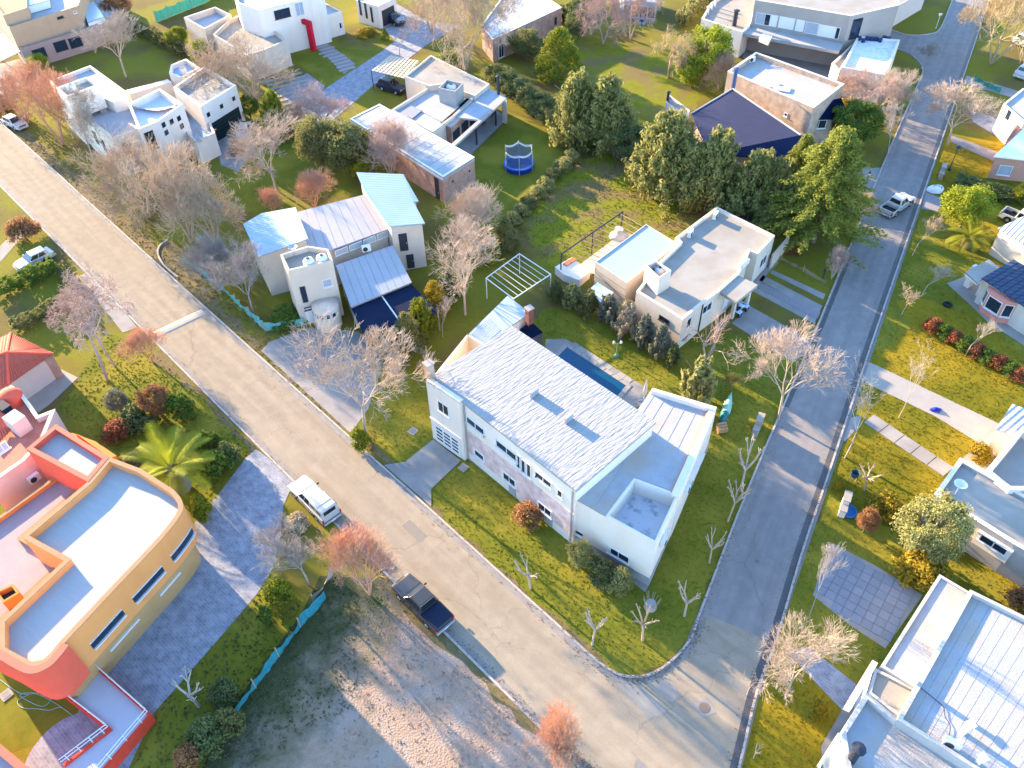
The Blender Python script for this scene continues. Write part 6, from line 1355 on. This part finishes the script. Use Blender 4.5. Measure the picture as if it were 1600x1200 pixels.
for i in range(3): KIND['pruned%d' % i] = pruned_mesh('pruned%d' % i, 40+i)
ST = stem_mesh('stem', .6, .03)
KIND['round'] = (ST, leafy_mesh('round', 51, n=13000, clumps=90, size=.023, cr=.13)); KIND['round2'] = (ST, leafy_mesh('round2', 52, n=13000, clumps=65, size=.024, cr=.15))
KIND['cone'] = (ST, leafy_mesh('cone', 53, n=12000, clumps=120, shape='cone', size=.022, cr=.10))
KIND['plume'] = (ST, plume_mesh('plume', 54, plumes=150, per=95, spread=.5, size=.022)); KIND['plume2'] = (ST, plume_mesh('plume2', 55, plumes=130, per=105, spread=.52, size=.022))
KIND['cedar'] = (stem_mesh('cedar', .9, .02, 0), plume_mesh('cedar', 56, plumes=240, per=190, spread=.54, size=.0105, droop=True))
KIND['shrub'] = (stem_mesh('shrub', .4, .03, 6, 3), leafy_mesh('shrub', 57, n=4200, clumps=40, shape='low', size=.05, cr=.17)); KIND['shrub2'] = (stem_mesh('shrub', .4, .03, 6, 4), leafy_mesh('shrub2', 58, n=4200, clumps=32, shape='low', size=.05, cr=.2))
KIND['hedge'] = (stem_mesh('hedge', .5, .02, 8, 5), leafy_mesh('hedge', 59, n=5200, clumps=120, shape='box', size=.05, cr=.11))
KIND['grassy'] = (ST, plume_mesh('grassy', 60, plumes=60, per=60, spread=.4, size=.045))
KIND['palm'] = palm_mesh('palm', 61); 
LEAF = {}
def leafm(n, c1, c2, tr=.35): LEAF[n] = mat('leaf_'+n, c1, c2, scale=1.1, rough=.75, spec=.15, trans=tr, mid=.5, width=.18)
def barkm(n, c1, c2): LEAF[n] = mat('bark_'+n, c1, c2, scale=2.0, rough=.95, spec=.1)
leafm('yellowgreen', (.26, .26, .02), (.14, .17, .02)); leafm('lime', (.30, .32, .025), (.18, .23, .02)); leafm('gold', (.36, .25, .02), (.24, .18, .02))
leafm('dark', (.095, .13, .05), (.165, .18, .065), .35); leafm('olive', (.21, .20, .07), (.13, .145, .055), .4); leafm('cypress', (.17, .195, .055), (.32, .29, .10), .4)
leafm('cedar', (.14, .18, .032), (.25, .255, .05), .4); leafm('green', (.09, .155, .026), (.15, .195, .03), .4); leafm('palegreen', (.34, .32, .12), (.23, .235, .085), .4)
leafm('redleaf', (.34, .09, .05), (.18, .10, .04), .35); leafm('rust', (.36, .18, .08), (.25, .13, .06), .35); leafm('straw', (.42, .32, .17), (.30, .23, .12), .35); leafm('greygreen', (.24, .235, .16), (.16, .165, .115), .3)
barkm('pale', (.50, .39, .31), (.37, .285, .23)); barkm('grey', (.36, .32, .31), (.26, .23, .22)); barkm('pink', (.50, .36, .31), (.37, .26, .225)); barkm('beige', (.50, .37, .265), (.37, .27, .19)); barkm('brown', (.24, .16, .115), (.16, .11, .08))
barkm('orange', (.62, .35, .24), (.46, .24, .155)); barkm('rustbark', (.56, .29, .19), (.42, .21, .13)); barkm('white', (.46, .39, .33), (.33, .28, .24)); barkm('straw', (.44, .34, .21), (.34, .25, .15))
def plant(name, label, cat, kind, base, topy, wpx, leaf, bark='brown', group=None, rz=None, sx=1.0, hmin=.3):
    B = G(*base); d = proj(B)[2]; h_ = max(hmin, height_at(B, topy)); w = wpx*d/F_PX
    t = thing(name, label, cat, B, group, rz=random.uniform(0, 6.28) if rz is None else rz)
    t.scale = (w*sx, w, h_)
    tr, cr = KIND[kind]; bare = leaf.startswith('bark:')
    ml = LEAF[leaf[5:]] if bare else LEAF[leaf]; mt_ = LEAF[bark] if not bare else ml
    for nm, me, mm in (('trunk', tr, mt_), ('crown', cr, ml)):
        if not me.materials: me.materials.append(None)
        o = bpy.data.objects.new(nm, me); col.objects.link(o); o.parent = t; o.material_slots[0].link = 'OBJECT'; o.material_slots[0].material = mm
    return t
T = lambda *a, **k: plant('bare_tree', a[0], 'tree', *a[1:], **k)
S = lambda *a, **k: plant('shrub', a[0], 'shrub', *a[1:], **k)
L = lambda *a, **k: plant('leafy_tree', a[0], 'tree', *a[1:], **k)
# --- bare trees
T('wide pale bare tree in front of the navy carport by the main road', 'open', (572, 684), 515, 165, 'bark:pale')
T('tall white trunked pink birch on the lawn by the red tile roof', 'birch', (168, 594), 440, 150, 'bark:pink')
T('smaller pink birch standing behind the taller one', 'birch', (179, 572), 462, 110, 'bark:pink')
S('rusty round bush at the kerb below the speed bump', 'twigs', (238, 565), 515, 62, 'bark:orange')
S('bright orange twiggy bush overhanging the road behind charcoal pickup', 'twigs', (578, 930), 830, 105, 'bark:orange')
S('bright orange twiggy bush at the bottom edge of the photo', 'twigs', (872, 1200), 1118, 92, 'bark:orange')
T('grey spreading bare tree between paver drive and orange bush', 'vase', (483, 914), 832, 100, 'bark:grey')
T('beige dense bare tree, left of the big roadside clump', 'fuzzy', (232, 340), 225, 160, 'bark:beige')
T('beige dense bare tree in the middle of the roadside clump', 'fuzzy2', (300, 378), 238, 145, 'bark:beige')
T('beige dense bare tree, right of the big roadside clump', 'fuzzy', (340, 385), 262, 120, 'bark:beige')
T('red autumn tree beside the left edge road', 'fuzzy2', (98, 226), 118, 110, 'bark:rustbark')
T('red autumn tree over the half hidden white car', 'fuzzy', (44, 192), 112, 84, 'bark:rustbark')
T('rusty autumn tree nearest the tan house terrace', 'fuzzy2', (62, 165), 100, 70, 'bark:rustbark')
T('whitish bare birch at the left wall of the white cubic house', 'birch', (150, 262), 138, 80, 'bark:white')
T('whitish bare birch before the white cubic house front', 'birch', (182, 268), 168, 70, 'bark:white')
T('slender bare tree near the court of the white cubic house', 'slim', (317, 250), 195, 50, 'bark:pale')
T('bare multi branched tree on dark lawn behind white cubic house', 'vase', (197, 120), 22, 95, 'bark:white')
T('dense beige bare tree right of white cubic house', 'fuzzy', (400, 160), 52, 160, 'bark:beige')
T('grey bare tree on dark lawn left of the brick bungalow', 'vase2', (433, 298), 192, 110, 'bark:pale')
S('small salmon twig bush nearest the white car drive', 'twigs', (428, 333), 297, 48, 'bark:orange')
S('salmon twig bush above the middle sheet roof', 'twigs', (493, 326), 270, 66, 'bark:orange')
T('grey bare tree behind green netting by the beige tower', 'vase', (397, 492), 385, 95, 'bark:grey')
T('grey bare thicket tree at the kerb bulge', 'twigs', (345, 452), 372, 85, 'bark:grey')
T('pale bare tree right of the blue sheet roof', 'open', (727, 492), 360, 125, 'bark:pale')
T('bushy pink grey bare tree below the brick gable', 'twigs', (745, 380), 296, 110, 'bark:pale')
T('pale bare tree in shadow left of the patio wall', 'young', (692, 528), 470, 40, 'bark:grey')
T('tiny bare sapling near the patio wall', 'young', (664, 566), 540, 22, 'bark:grey')
T('huge beige bare tree between drive and grey roofed brick house', 'fuzzy2', (728, 112), -35, 150, 'bark:beige')
T('beige bare tree behind the huge one at top edge', 'fuzzy', (675, 52), -40, 95, 'bark:beige')
T('small bare tree in the shade by lattice carport', 'young', (625, 88), 50, 40, 'bark:grey')
T('white bare tree at the brick house corner above the bungalow', 'young', (740, 105), 72, 55, 'bark:white')
T('pinkish bare tree over the striped concrete drive', 'fuzzy', (505, 205), 130, 100, 'bark:pink')
T('pinkish bare creeper tree on the bungalow brick wall', 'twigs', (612, 278), 190, 90, 'bark:pink')
T('pale bare tree on the far drive near slit window house', 'young', (612, 30), -2, 40, 'bark:pale')
T('rosy bare tree beyond the far lawn, left of a pair', 'fuzzy', (942, 70), -18, 95, 'bark:pink')
T('pale bare tree beyond the far lawn, right of a pair', 'fuzzy2', (985, 62), -20, 80, 'bark:pink')
T('brown weeping tree on the far sunny lawn', 'weeping', (1044, 122), 38, 90, 'bark:straw')
S('brown bare creeper shrub beside the lime green tree', 'twigs', (1122, 142), 82, 56, 'bark:beige')
T('leaning rosy bare tree at side of the brick house', 'birch', (1356, 208), 120, 70, 'bark:pink')
T('pale bare tree overhanging the kerb beyond the brick house', 'vase', (1392, 205), 118, 85, 'bark:pale')
T('pink bare bush tree below the frosty roof terrace', 'fuzzy', (1338, 172), 105, 80, 'bark:pink')
T('grey bare tree in shade at the kerb above the big cedar', 'young', (1385, 250), 172, 60, 'bark:grey')
T('wide white bare tree at the right kerb above the black lamp', 'vase2', (1481, 226), 140, 100, 'bark:pale')
T('small brown bare tree on the corner of the cross street', 'vase', (1439, 108), 66, 42, 'bark:grey')
T('huge straw coloured bare tree at the upper right', 'fuzzy', (1548, 100), -40, 140, 'bark:straw')
T('slim brown bare tree near the white boulder', 'young', (1425, 400), 332, 42, 'bark:beige')
S('small pale twig bush on the left kerb beside moving pickup', 'twigs', (1344, 342), 302, 38, 'bark:straw')
S('pinkish twig bush on the kerb below the big cedar', 'twigs', (1299, 436), 388, 42, 'bark:pink')
T('small bare tree near the tyre lawn, lower of two', 'young', (1408, 492), 442, 52, 'bark:beige')
T('small silvery bare tree near the tyre lawn, upper of two', 'young', (1440, 462), 408, 45, 'bark:white')
T('spiky white bare tree in the red flower bed', 'young', (1508, 556), 500, 42, 'bark:white')
T('large white bare tree over the left kerb beside the cream house drive', 'open', (1216, 655), 528, 125, 'bark:pale')
T('thin pinkish bare bush tree by the motorcycle', 'sparse', (1103, 562), 492, 85, 'bark:pink')
T('white bare tree at the kerb on yellow lawn by slab path', 'slim', (1320, 716), 605, 75, 'bark:white')
T('tall slim white sapling beside the pale driveway', 'slim', (1404, 653), 562, 52, 'bark:white')
T('pale bare tree on dark lawn at lower right kerb', 'open', (1226, 1092), 992, 122, 'bark:pale')
T('faint wispy bare tree beside square paver drive', 'young', (1263, 966), 868, 55, 'bark:grey')
T('crooked pruned white tree beside the paver driveway, lower left', 'pruned1', (312, 1105), 1062, 62, 'bark:white')
for px, ty, w, k, lb in (((829, 920), 872, 50, 0, 'leftmost pruned tree on the corner lawn beside the main road'), ((925, 1008), 948, 42, 1, 'pruned tree on the corner lawn, second from left'), ((1004, 1001), 948, 48, 2, 'pruned tree on the corner lawn before the tree stump'),
                         ((1069, 963), 905, 44, 0, 'pruned tree at side street kerb nearest the junction'), ((1108, 880), 826, 34, 1, 'pruned tree at side street kerb near the stone plinth'), ((1137, 815), 742, 40, 2, 'tall pruned tree by side street kerb, middle of the row'),
                         ((1157, 768), 690, 48, 0, 'tall pruned tree by side street below the grey meter pillar'), ((1351, 766), 728, 42, 2, 'knobbly pollarded tree on the yellow lawn'), ((1177, 1185), 1165, 20, 1, 'little white pruned stem on yellow lawn at bottom')):
    T(lb, 'pruned%d' % k, px, ty, w, 'bark:pale' if k != 2 else 'bark:beige')
t = thing('tree_stump', 'sawn grey tree stump with bristly shoots on the corner lawn', 'stump', G(1016, 948)); c = G(1016, 948)
MB().lathe((c.x, c.y, 0), [(.5, 0), (.4, .25), (.38, .55), (.01, .57)], 12).build('stump', LEAF['grey'], t)
mb = MB()
for k in range(26):
    a = random.uniform(0, 6.28); p = (c.x+.35*math.cos(a), c.y+.35*math.sin(a), .4); mb.tube(p, (p[0]+.3*math.cos(a), p[1]+.3*math.sin(a), 1.0+random.random()*.5), .018, .008, n=3)
mb.build('shoots', LEAF['pale'], t)
# --- leafy trees and conifers
L('bright yellow green round tree above the trampoline lawn', 'cone', (872, 122), 42, 88, 'yellowgreen')
L('lime green leafy tree by the white terrace, taller one', 'round', (1100, 128), 42, 88, 'lime')
L('lime green leafy bush tree below the taller lime tree', 'round2', (1080, 138), 88, 62, 'lime')
L('dark conifer at the corner of the trampoline lawn', 'plume', (900, 222), 104, 125, 'cypress')
L('dark conifer beside the far lawn shadow, left of the row', 'plume2', (945, 232), 116, 135, 'cypress')
L('conifer in the middle of the row before the blue roof', 'plume', (1035, 305), 162, 150, 'cypress')
L('conifer overlapping the left half of the dark blue roof', 'plume2', (1108, 325), 198, 130, 'cypress')
L('conifer overlapping the right half of the dark blue roof', 'plume', (1172, 338), 226, 130, 'cypress')
L('small dark conifer filling the gap in the row', 'plume2', (1072, 318), 216, 135, 'cypress')
L('small dark conifer between row and big cedar', 'plume', (1208, 345), 240, 110, 'cypress')
L('large bright cedar tree beside the side street', 'cedar', (1270, 378), 198, 205, 'cedar')
L('second cedar behind the large one near brick house', 'cedar', (1232, 335), 208, 90, 'cedar')
S('dense green laurel below the brick house bay', 'round2', (1328, 222), 160, 92, 'green')
L('yellow leafy tree right of the side street', 'round2', (1500, 356), 294, 85, 'lime')
plant('small_palm', 'small yellow green palm on sunny lawn by grey ribbed roof', 'palm', 'palm', (1508, 386), 338, 78, 'yellowgreen')
plant('garden_palm', 'large bright palm in the garden by curved tan house', 'palm', 'palm', (285, 765), 665, 150, 'lime', bark='grey')
S('large mottled green bush beside the terrace roof house', 'round', (1432, 872), 785, 108, 'palegreen', bark='grey')
S('low golden bush above the square paver drive', 'shrub', (1440, 905), 868, 85, 'gold')
S('low golden bush left of the large mottled bush', 'shrub2', (1382, 800), 775, 50, 'gold')
S('pale straw coloured bush behind the low wing parapet', 'grassy', (1085, 632), 552, 90, 'palegreen')
L('yellow green conifer right of white cubic house garage', 'plume', (437, 215), 135, 66, 'yellowgreen')
L('dense olive tree between lawn and brick bungalow, left', 'round', (505, 262), 182, 82, 'olive')
L('dense olive tree between lawn and brick bungalow, right', 'round2', (552, 275), 190, 84, 'olive')
S('yellowish shrub at the foot of the brick bungalow wall', 'round', (572, 282), 230, 55, 'yellowgreen')
S('dark hedge shrub behind the green netting', 'shrub', (450, 500), 478, 60, 'green')
for k, (px, ty, w, lf, lb) in enumerate((((682, 490), 440, 55, 'gold', 'golden conifer at the corner of the navy carport'), ((660, 520), 462, 60, 'yellowgreen', 'yellow green conifer next below the golden one'), ((640, 548), 488, 62, 'olive', 'olive conifer in the hedge left of patio wall'), ((622, 572), 512, 62, 'olive', 'olive conifer at the roadside end of the hedge'), ((755, 405), 348, 70, 'yellowgreen', 'yellow green conifer under the pink grey tree'), ((700, 470), 420, 60, 'dark', 'dark conifer behind the pale bare tree'), ((790, 390), 342, 55, 'olive', 'olive conifer at the top of the tube pergola'))):
    L(lb, 'plume' if k % 2 else 'cone', px, ty, w, lf)
S('yellow shrub at the foot of the wide pale tree', 'shrub', (563, 697), 665, 34, 'yellowgreen')
ORD = ['first', 'second', 'third', 'fourth', 'fifth', 'sixth', 'seventh', 'eighth', 'ninth', 'tenth']
# climbing hedge strip on the fence between trampoline lawn and pergola lawn
for k in range(9):
    f_ = k/8; x, y = 905+(800-905)*f_, 232+(345-232)*f_
    S(ORD[k]+' leafy climber clump from the top of the trampoline lawn fence', 'shrub' if k % 2 else 'shrub2', (x, y+6), y-16, 30, 'palegreen' if k % 3 else 'olive', group='climber clumps on the trampoline lawn fence')
# hedge behind the bungalow porch
for k in range(9):
    f_ = k/8; x, y = 778+(905-778)*f_, 128+(215-128)*f_
    S(ORD[k]+' laurel clump from the left in the hedge behind bungalow lawn', 'round' if k % 2 else 'round2', (x, y+12), y-28, 52, 'dark' if k % 3 else 'olive', group='laurel clumps in the hedge behind the bungalow lawn')
for k in range(10):
    f_ = k/9; x, y = 925+(1195-925)*f_, 215+(345-215)*f_
    S(ORD[k]+' undergrowth clump from the left at the foot of the conifer row', 'round2' if k % 2 else 'round', (x, y+8), y-44, 66, 'cypress' if k % 2 else 'dark', group='undergrowth at the foot of the conifer row')
# olive shrubs along the cream house
for k, (px, ty, w, lf) in enumerate((((868, 468), 438, 40, 'olive'), ((893, 480), 440, 52, 'palegreen'), ((920, 492), 452, 50, 'olive'), ((950, 505), 455, 55, 'greygreen'), ((978, 520), 470, 58, 'straw'), ((1005, 538), 488, 58, 'greygreen'), ((1030, 555), 508, 55, 'greygreen'), ((1050, 572), 535, 45, 'dark'))):
    S(ORD[k]+' feathery shrub from the left between pool lawn and cream house', 'grassy' if k % 2 else 'plume2', px, ty, w, lf, group='feathery shrubs between pool lawn and cream house')
# clipped hedges at the left edge
def hedge(label, a, b, w, h_, leaf):
    A, B = G(*a), G(*b); t = thing('clipped_hedge', label, 'hedge', A.lerp(B, .5), rz=math.atan2(B.y-A.y, B.x-A.x)); Ln = (B-A).length; n = max(1, round(Ln/3.2)); t.scale = (1, 1, 1)
    for k in range(n):
        for nm, me, mm in (('trunk', KIND['hedge'][0], LEAF['brown']), ('crown', KIND['hedge'][1], LEAF[leaf])):
            if not me.materials: me.materials.append(None)
            o = bpy.data.objects.new(nm, me); col.objects.link(o); o.parent = t; o.location = (-Ln/2+Ln*(k+.5)/n, 0, 0); o.scale = (Ln/n*1.04, w, h_); o.rotation_euler = (0, 0, math.pi*(k % 2)); o.material_slots[0].link = 'OBJECT'; o.material_slots[0].material = mm
hedge('tall clipped green hedge below the white hatchback', (-10, 470), (92, 425), 1.6, 2.2, 'green')
hedge('clipped hedge turning along the kerb', (98, 425), (125, 462), 1.3, 1.6, 'olive')
hedge('clipped hedge above the red tile roof', (25, 522), (118, 470), 1.5, 1.7, 'olive')
hedge('long hedge between white cubic house lawn and green net', (150, 20), (290, 90), 1.9, 2.6, 'olive')
hedge('tall hedge between far lawns and white terrace', (1062, 45), (1108, -5), 2.2, 2.8, 'palegreen')
hedge('dark hedge along the boundary right of the boulder', (1490, 292), (1600, 318), 2.6, 1.6, 'dark')
hedge('green hedge behind the grey roofed brick house', (880, 40), (935, 5), 2.6, 3.2, 'dark')
# other shrubs
for lb, k, px, ty, w, lf in (
    ('yellow shrub by the tan house terrace', 'round', (66, 118), 85, 40, 'lime'), ('rust autumn shrub right of tan house', 'round', (190, 35), -12, 48, 'rust'), ('golden shrub by the left edge terrace', 'shrub', (12, 178), 150, 40, 'gold'),
    ('olive shrub along the green net hedge', 'round2', (282, 78), 42, 40, 'yellowgreen'), ('olive shrub near the beige cube wall', 'round', (322, 105), 62, 40, 'yellowgreen'), ('orange creeper heap at the left kerb', 'shrub2', (40, 372), 335, 48, 'rust'),
    ('dark green shrub right of garage door wall', 'round', (392, 185), 150, 42, 'green'), ('rosy shrub behind the white car', 'shrub', (378, 238), 212, 30, 'rust'),
    ('pale clipped ball shrub on the sunny lawn', 'round', (190, 642), 612, 38, 'greygreen'), ('brown tangled shrub in the palm garden', 'round2', (252, 650), 605, 52, 'rust'), ('green shrub in the palm garden', 'shrub', (282, 650), 612, 50, 'green'),
    ('red leaved shrub by the salmon parapet', 'shrub', (190, 678), 655, 50, 'redleaf'), ('dark green shrub row by the palm', 'shrub2', (222, 660), 630, 60, 'dark'), ('grey shrub left of the palm', 'shrub', (212, 725), 705, 32, 'greygreen'),
    ('yellow shrub at the paver drive edge', 'shrub2', (322, 810), 768, 32, 'yellowgreen'), ('green shrub on the bank beside palm', 'shrub', (345, 740), 700, 55, 'green'), ('dark shrub at top of paver drive', 'shrub2', (360, 718), 690, 40, 'dark'), ('green shrub near the kerb stone', 'shrub', (330, 700), 670, 40, 'green'),
    ('yellow green shrub by the bulging drive edge', 'shrub2', (440, 935), 905, 45, 'yellowgreen'), ('striped agave like shrub near the drive', 'grassy', (420, 972), 945, 40, 'green'), ('small straw shrub beside the white canopy pickup', 'shrub', (465, 818), 805, 40, 'straw'),
    ('rusty shrub against the corner house front', 'shrub2', (826, 815), 788, 46, 'rust'), ('pale green shrub at the corner house wing, left', 'round', (905, 885), 848, 46, 'palegreen'), ('dark green shrub at the corner house wing, middle', 'shrub', (935, 902), 870, 50, 'olive'), ('pale green shrub at the corner house wing, right', 'shrub2', (965, 918), 888, 44, 'palegreen'),
    ('brown round shrub behind white meter pillar', 'round', (1348, 832), 797, 34, 'rust'), ('small golden clump by litter basket', 'shrub', (1310, 762), 748, 18, 'gold'), ('low golden shrub below the pale bare tree', 'shrub', (1275, 1115), 1095, 30, 'gold'),
    ('small potted flowers by the garden wall', 'shrub', (1238, 394), 378, 24, 'redleaf'), ('yellow shrub under the frosty terrace', 'shrub', (1322, 168), 150, 24, 'gold'), ('yellow shrub at right edge by white sheet roof', 'round2', (1596, 318), 290, 40, 'yellowgreen'),
    ('golden planter shrub by the planter terrace', 'shrub', (1525, 718), 690, 38, 'gold'), ('rusty shrub at right edge below pale roof terrace', 'shrub2', (1592, 950), 925, 48, 'rust'), ('green shrub by the brick house corner at top', 'round', (822, 92), 45, 60, 'olive'),
    ('yellow fern shrub on the far drive verge', 'shrub', (575, 55), 40, 36, 'gold'), ('small clipped shrub on far verge', 'cone', (602, 62), 44, 16, 'green'), ('yellow tall shrub between bungalow and brick house', 'shrub', (700, 98), 82, 50, 'yellowgreen'),
    ('dark weed clump on the vacant lot, upper', 'shrub', (355, 1090), 1065, 50, 'dark'), ('dark weed clump on the vacant lot, lower', 'shrub2', (330, 1165), 1130, 60, 'dark'), ('rusty weed clump on the vacant lot edge', 'shrub', (305, 1195), 1165, 50, 'rust'), ('green weed clump by teal netting end', 'shrub2', (365, 1140), 1110, 44, 'olive'),
    ('dark shrub left of the far lawn hedge', 'round2', (905, 62), 15, 50, 'dark'), ('pale shrub by the feathery row end', 'twigs', (1140, 605), 585, 30, 'palegreen')):
    if lf in ('straw',): S(lb, k, px, ty, w, lf)
    else: S(lb, k, px, ty, w, lf)
# flower bed right
for k in range(9):
    x, y = 1455+k*17, 508+k*9.5
    S(ORD[k//2]+(' red shrub' if k % 2 == 0 else ' green shrub')+' from the left in the bed by bay window house', 'shrub' if k % 3 else 'shrub2', (x, y+8), y-14, 30, 'redleaf' if k % 2 == 0 else 'green', group='red shrubs in the right flower bed' if k % 2 == 0 else 'green shrubs in the right flower bed')

# --- grass blades over the lawns in view
tufts([(1372, 510), (1215, 1010), (1158, 1200), (1330, 1200), (1480, 900), (1600, 960), (1600, 560)], GOLD, 20, .055, 1, .04)
tufts([(1480, 225), (1375, 505), (1600, 620), (1600, 300), (1600, 225)], GOLD, 10, .06, 2, .045)
tufts([(560, 690), (660, 780), (940, 1040), (992, 1052), (1033, 1040), (1072, 1000), (1092, 950), (1170, 750), (1265, 530), (1100, 520), (860, 480), (640, 600)], GREEN, 18, .05, 3, .04)
tufts([(860, 280), (960, 235), (1200, 330), (1120, 420), (860, 420), (800, 350)], LIME, 12, .07, 4)
tufts([(170, 520), (250, 560), (400, 700), (330, 800), (200, 720), (90, 640)], GREEN, 16, .06, 5)
tufts([(300, 1010), (420, 905), (470, 940), (520, 900), (560, 930), (560, 1100), (330, 1240), (200, 1210)], WEED, 12, .12, 6)
tufts([(545, 930), (610, 905), (850, 1140), (905, 1205), (500, 1240), (520, 1050)], DIRT, 4, .06, 7)
tufts([(0, 190), (153, 330), (255, 420), (407, 556), (600, 730), (575, 640), (420, 520), (300, 400), (170, 300), (0, 130)], VERGE, 9, .08, 8)

# --- fallen leaves gathered along the gutters and verges
def litter(line, side, n, m, seed):
    g = random.Random(seed); V, Fq = [], []
    for k in range(n):
        i = g.randrange(len(line)-1); a, b = line[i], line[i+1]; p = a.lerp(b, g.random()); e = (b-a).normalized(); o = side*abs(g.gauss(.25, .35)); q = p+Vector((-e.y, e.x))*o; r_ = g.uniform(.03, .09); an = g.uniform(0, 6.28); z = .15 if -.16 < o*side < .16 else .045; b0 = len(V)
        V += [(q.x+r_*math.cos(an+t), q.y+r_*.6*math.sin(an+t), z+g.uniform(0, .02)) for t in (0, 1.6, 3.1, 4.7)]; Fq.append((b0, b0+1, b0+2, b0+3))
    o = bpy.data.objects.new('fallen_leaves', np_mesh('fallen_leaves', np.array(V), np.array(Fq))); col.objects.link(o); o.data.materials.append(m); o['kind'] = 'stuff'
LIT = mat('dry_fallen_leaf', (.22, .12, .05), (.12, .07, .035), scale=4, rough=.9)
litter(K1, -1, 1500, LIT, 1); litter(K3, 1, 1500, LIT, 2); litter(K4, 1, 900, LIT, 3)
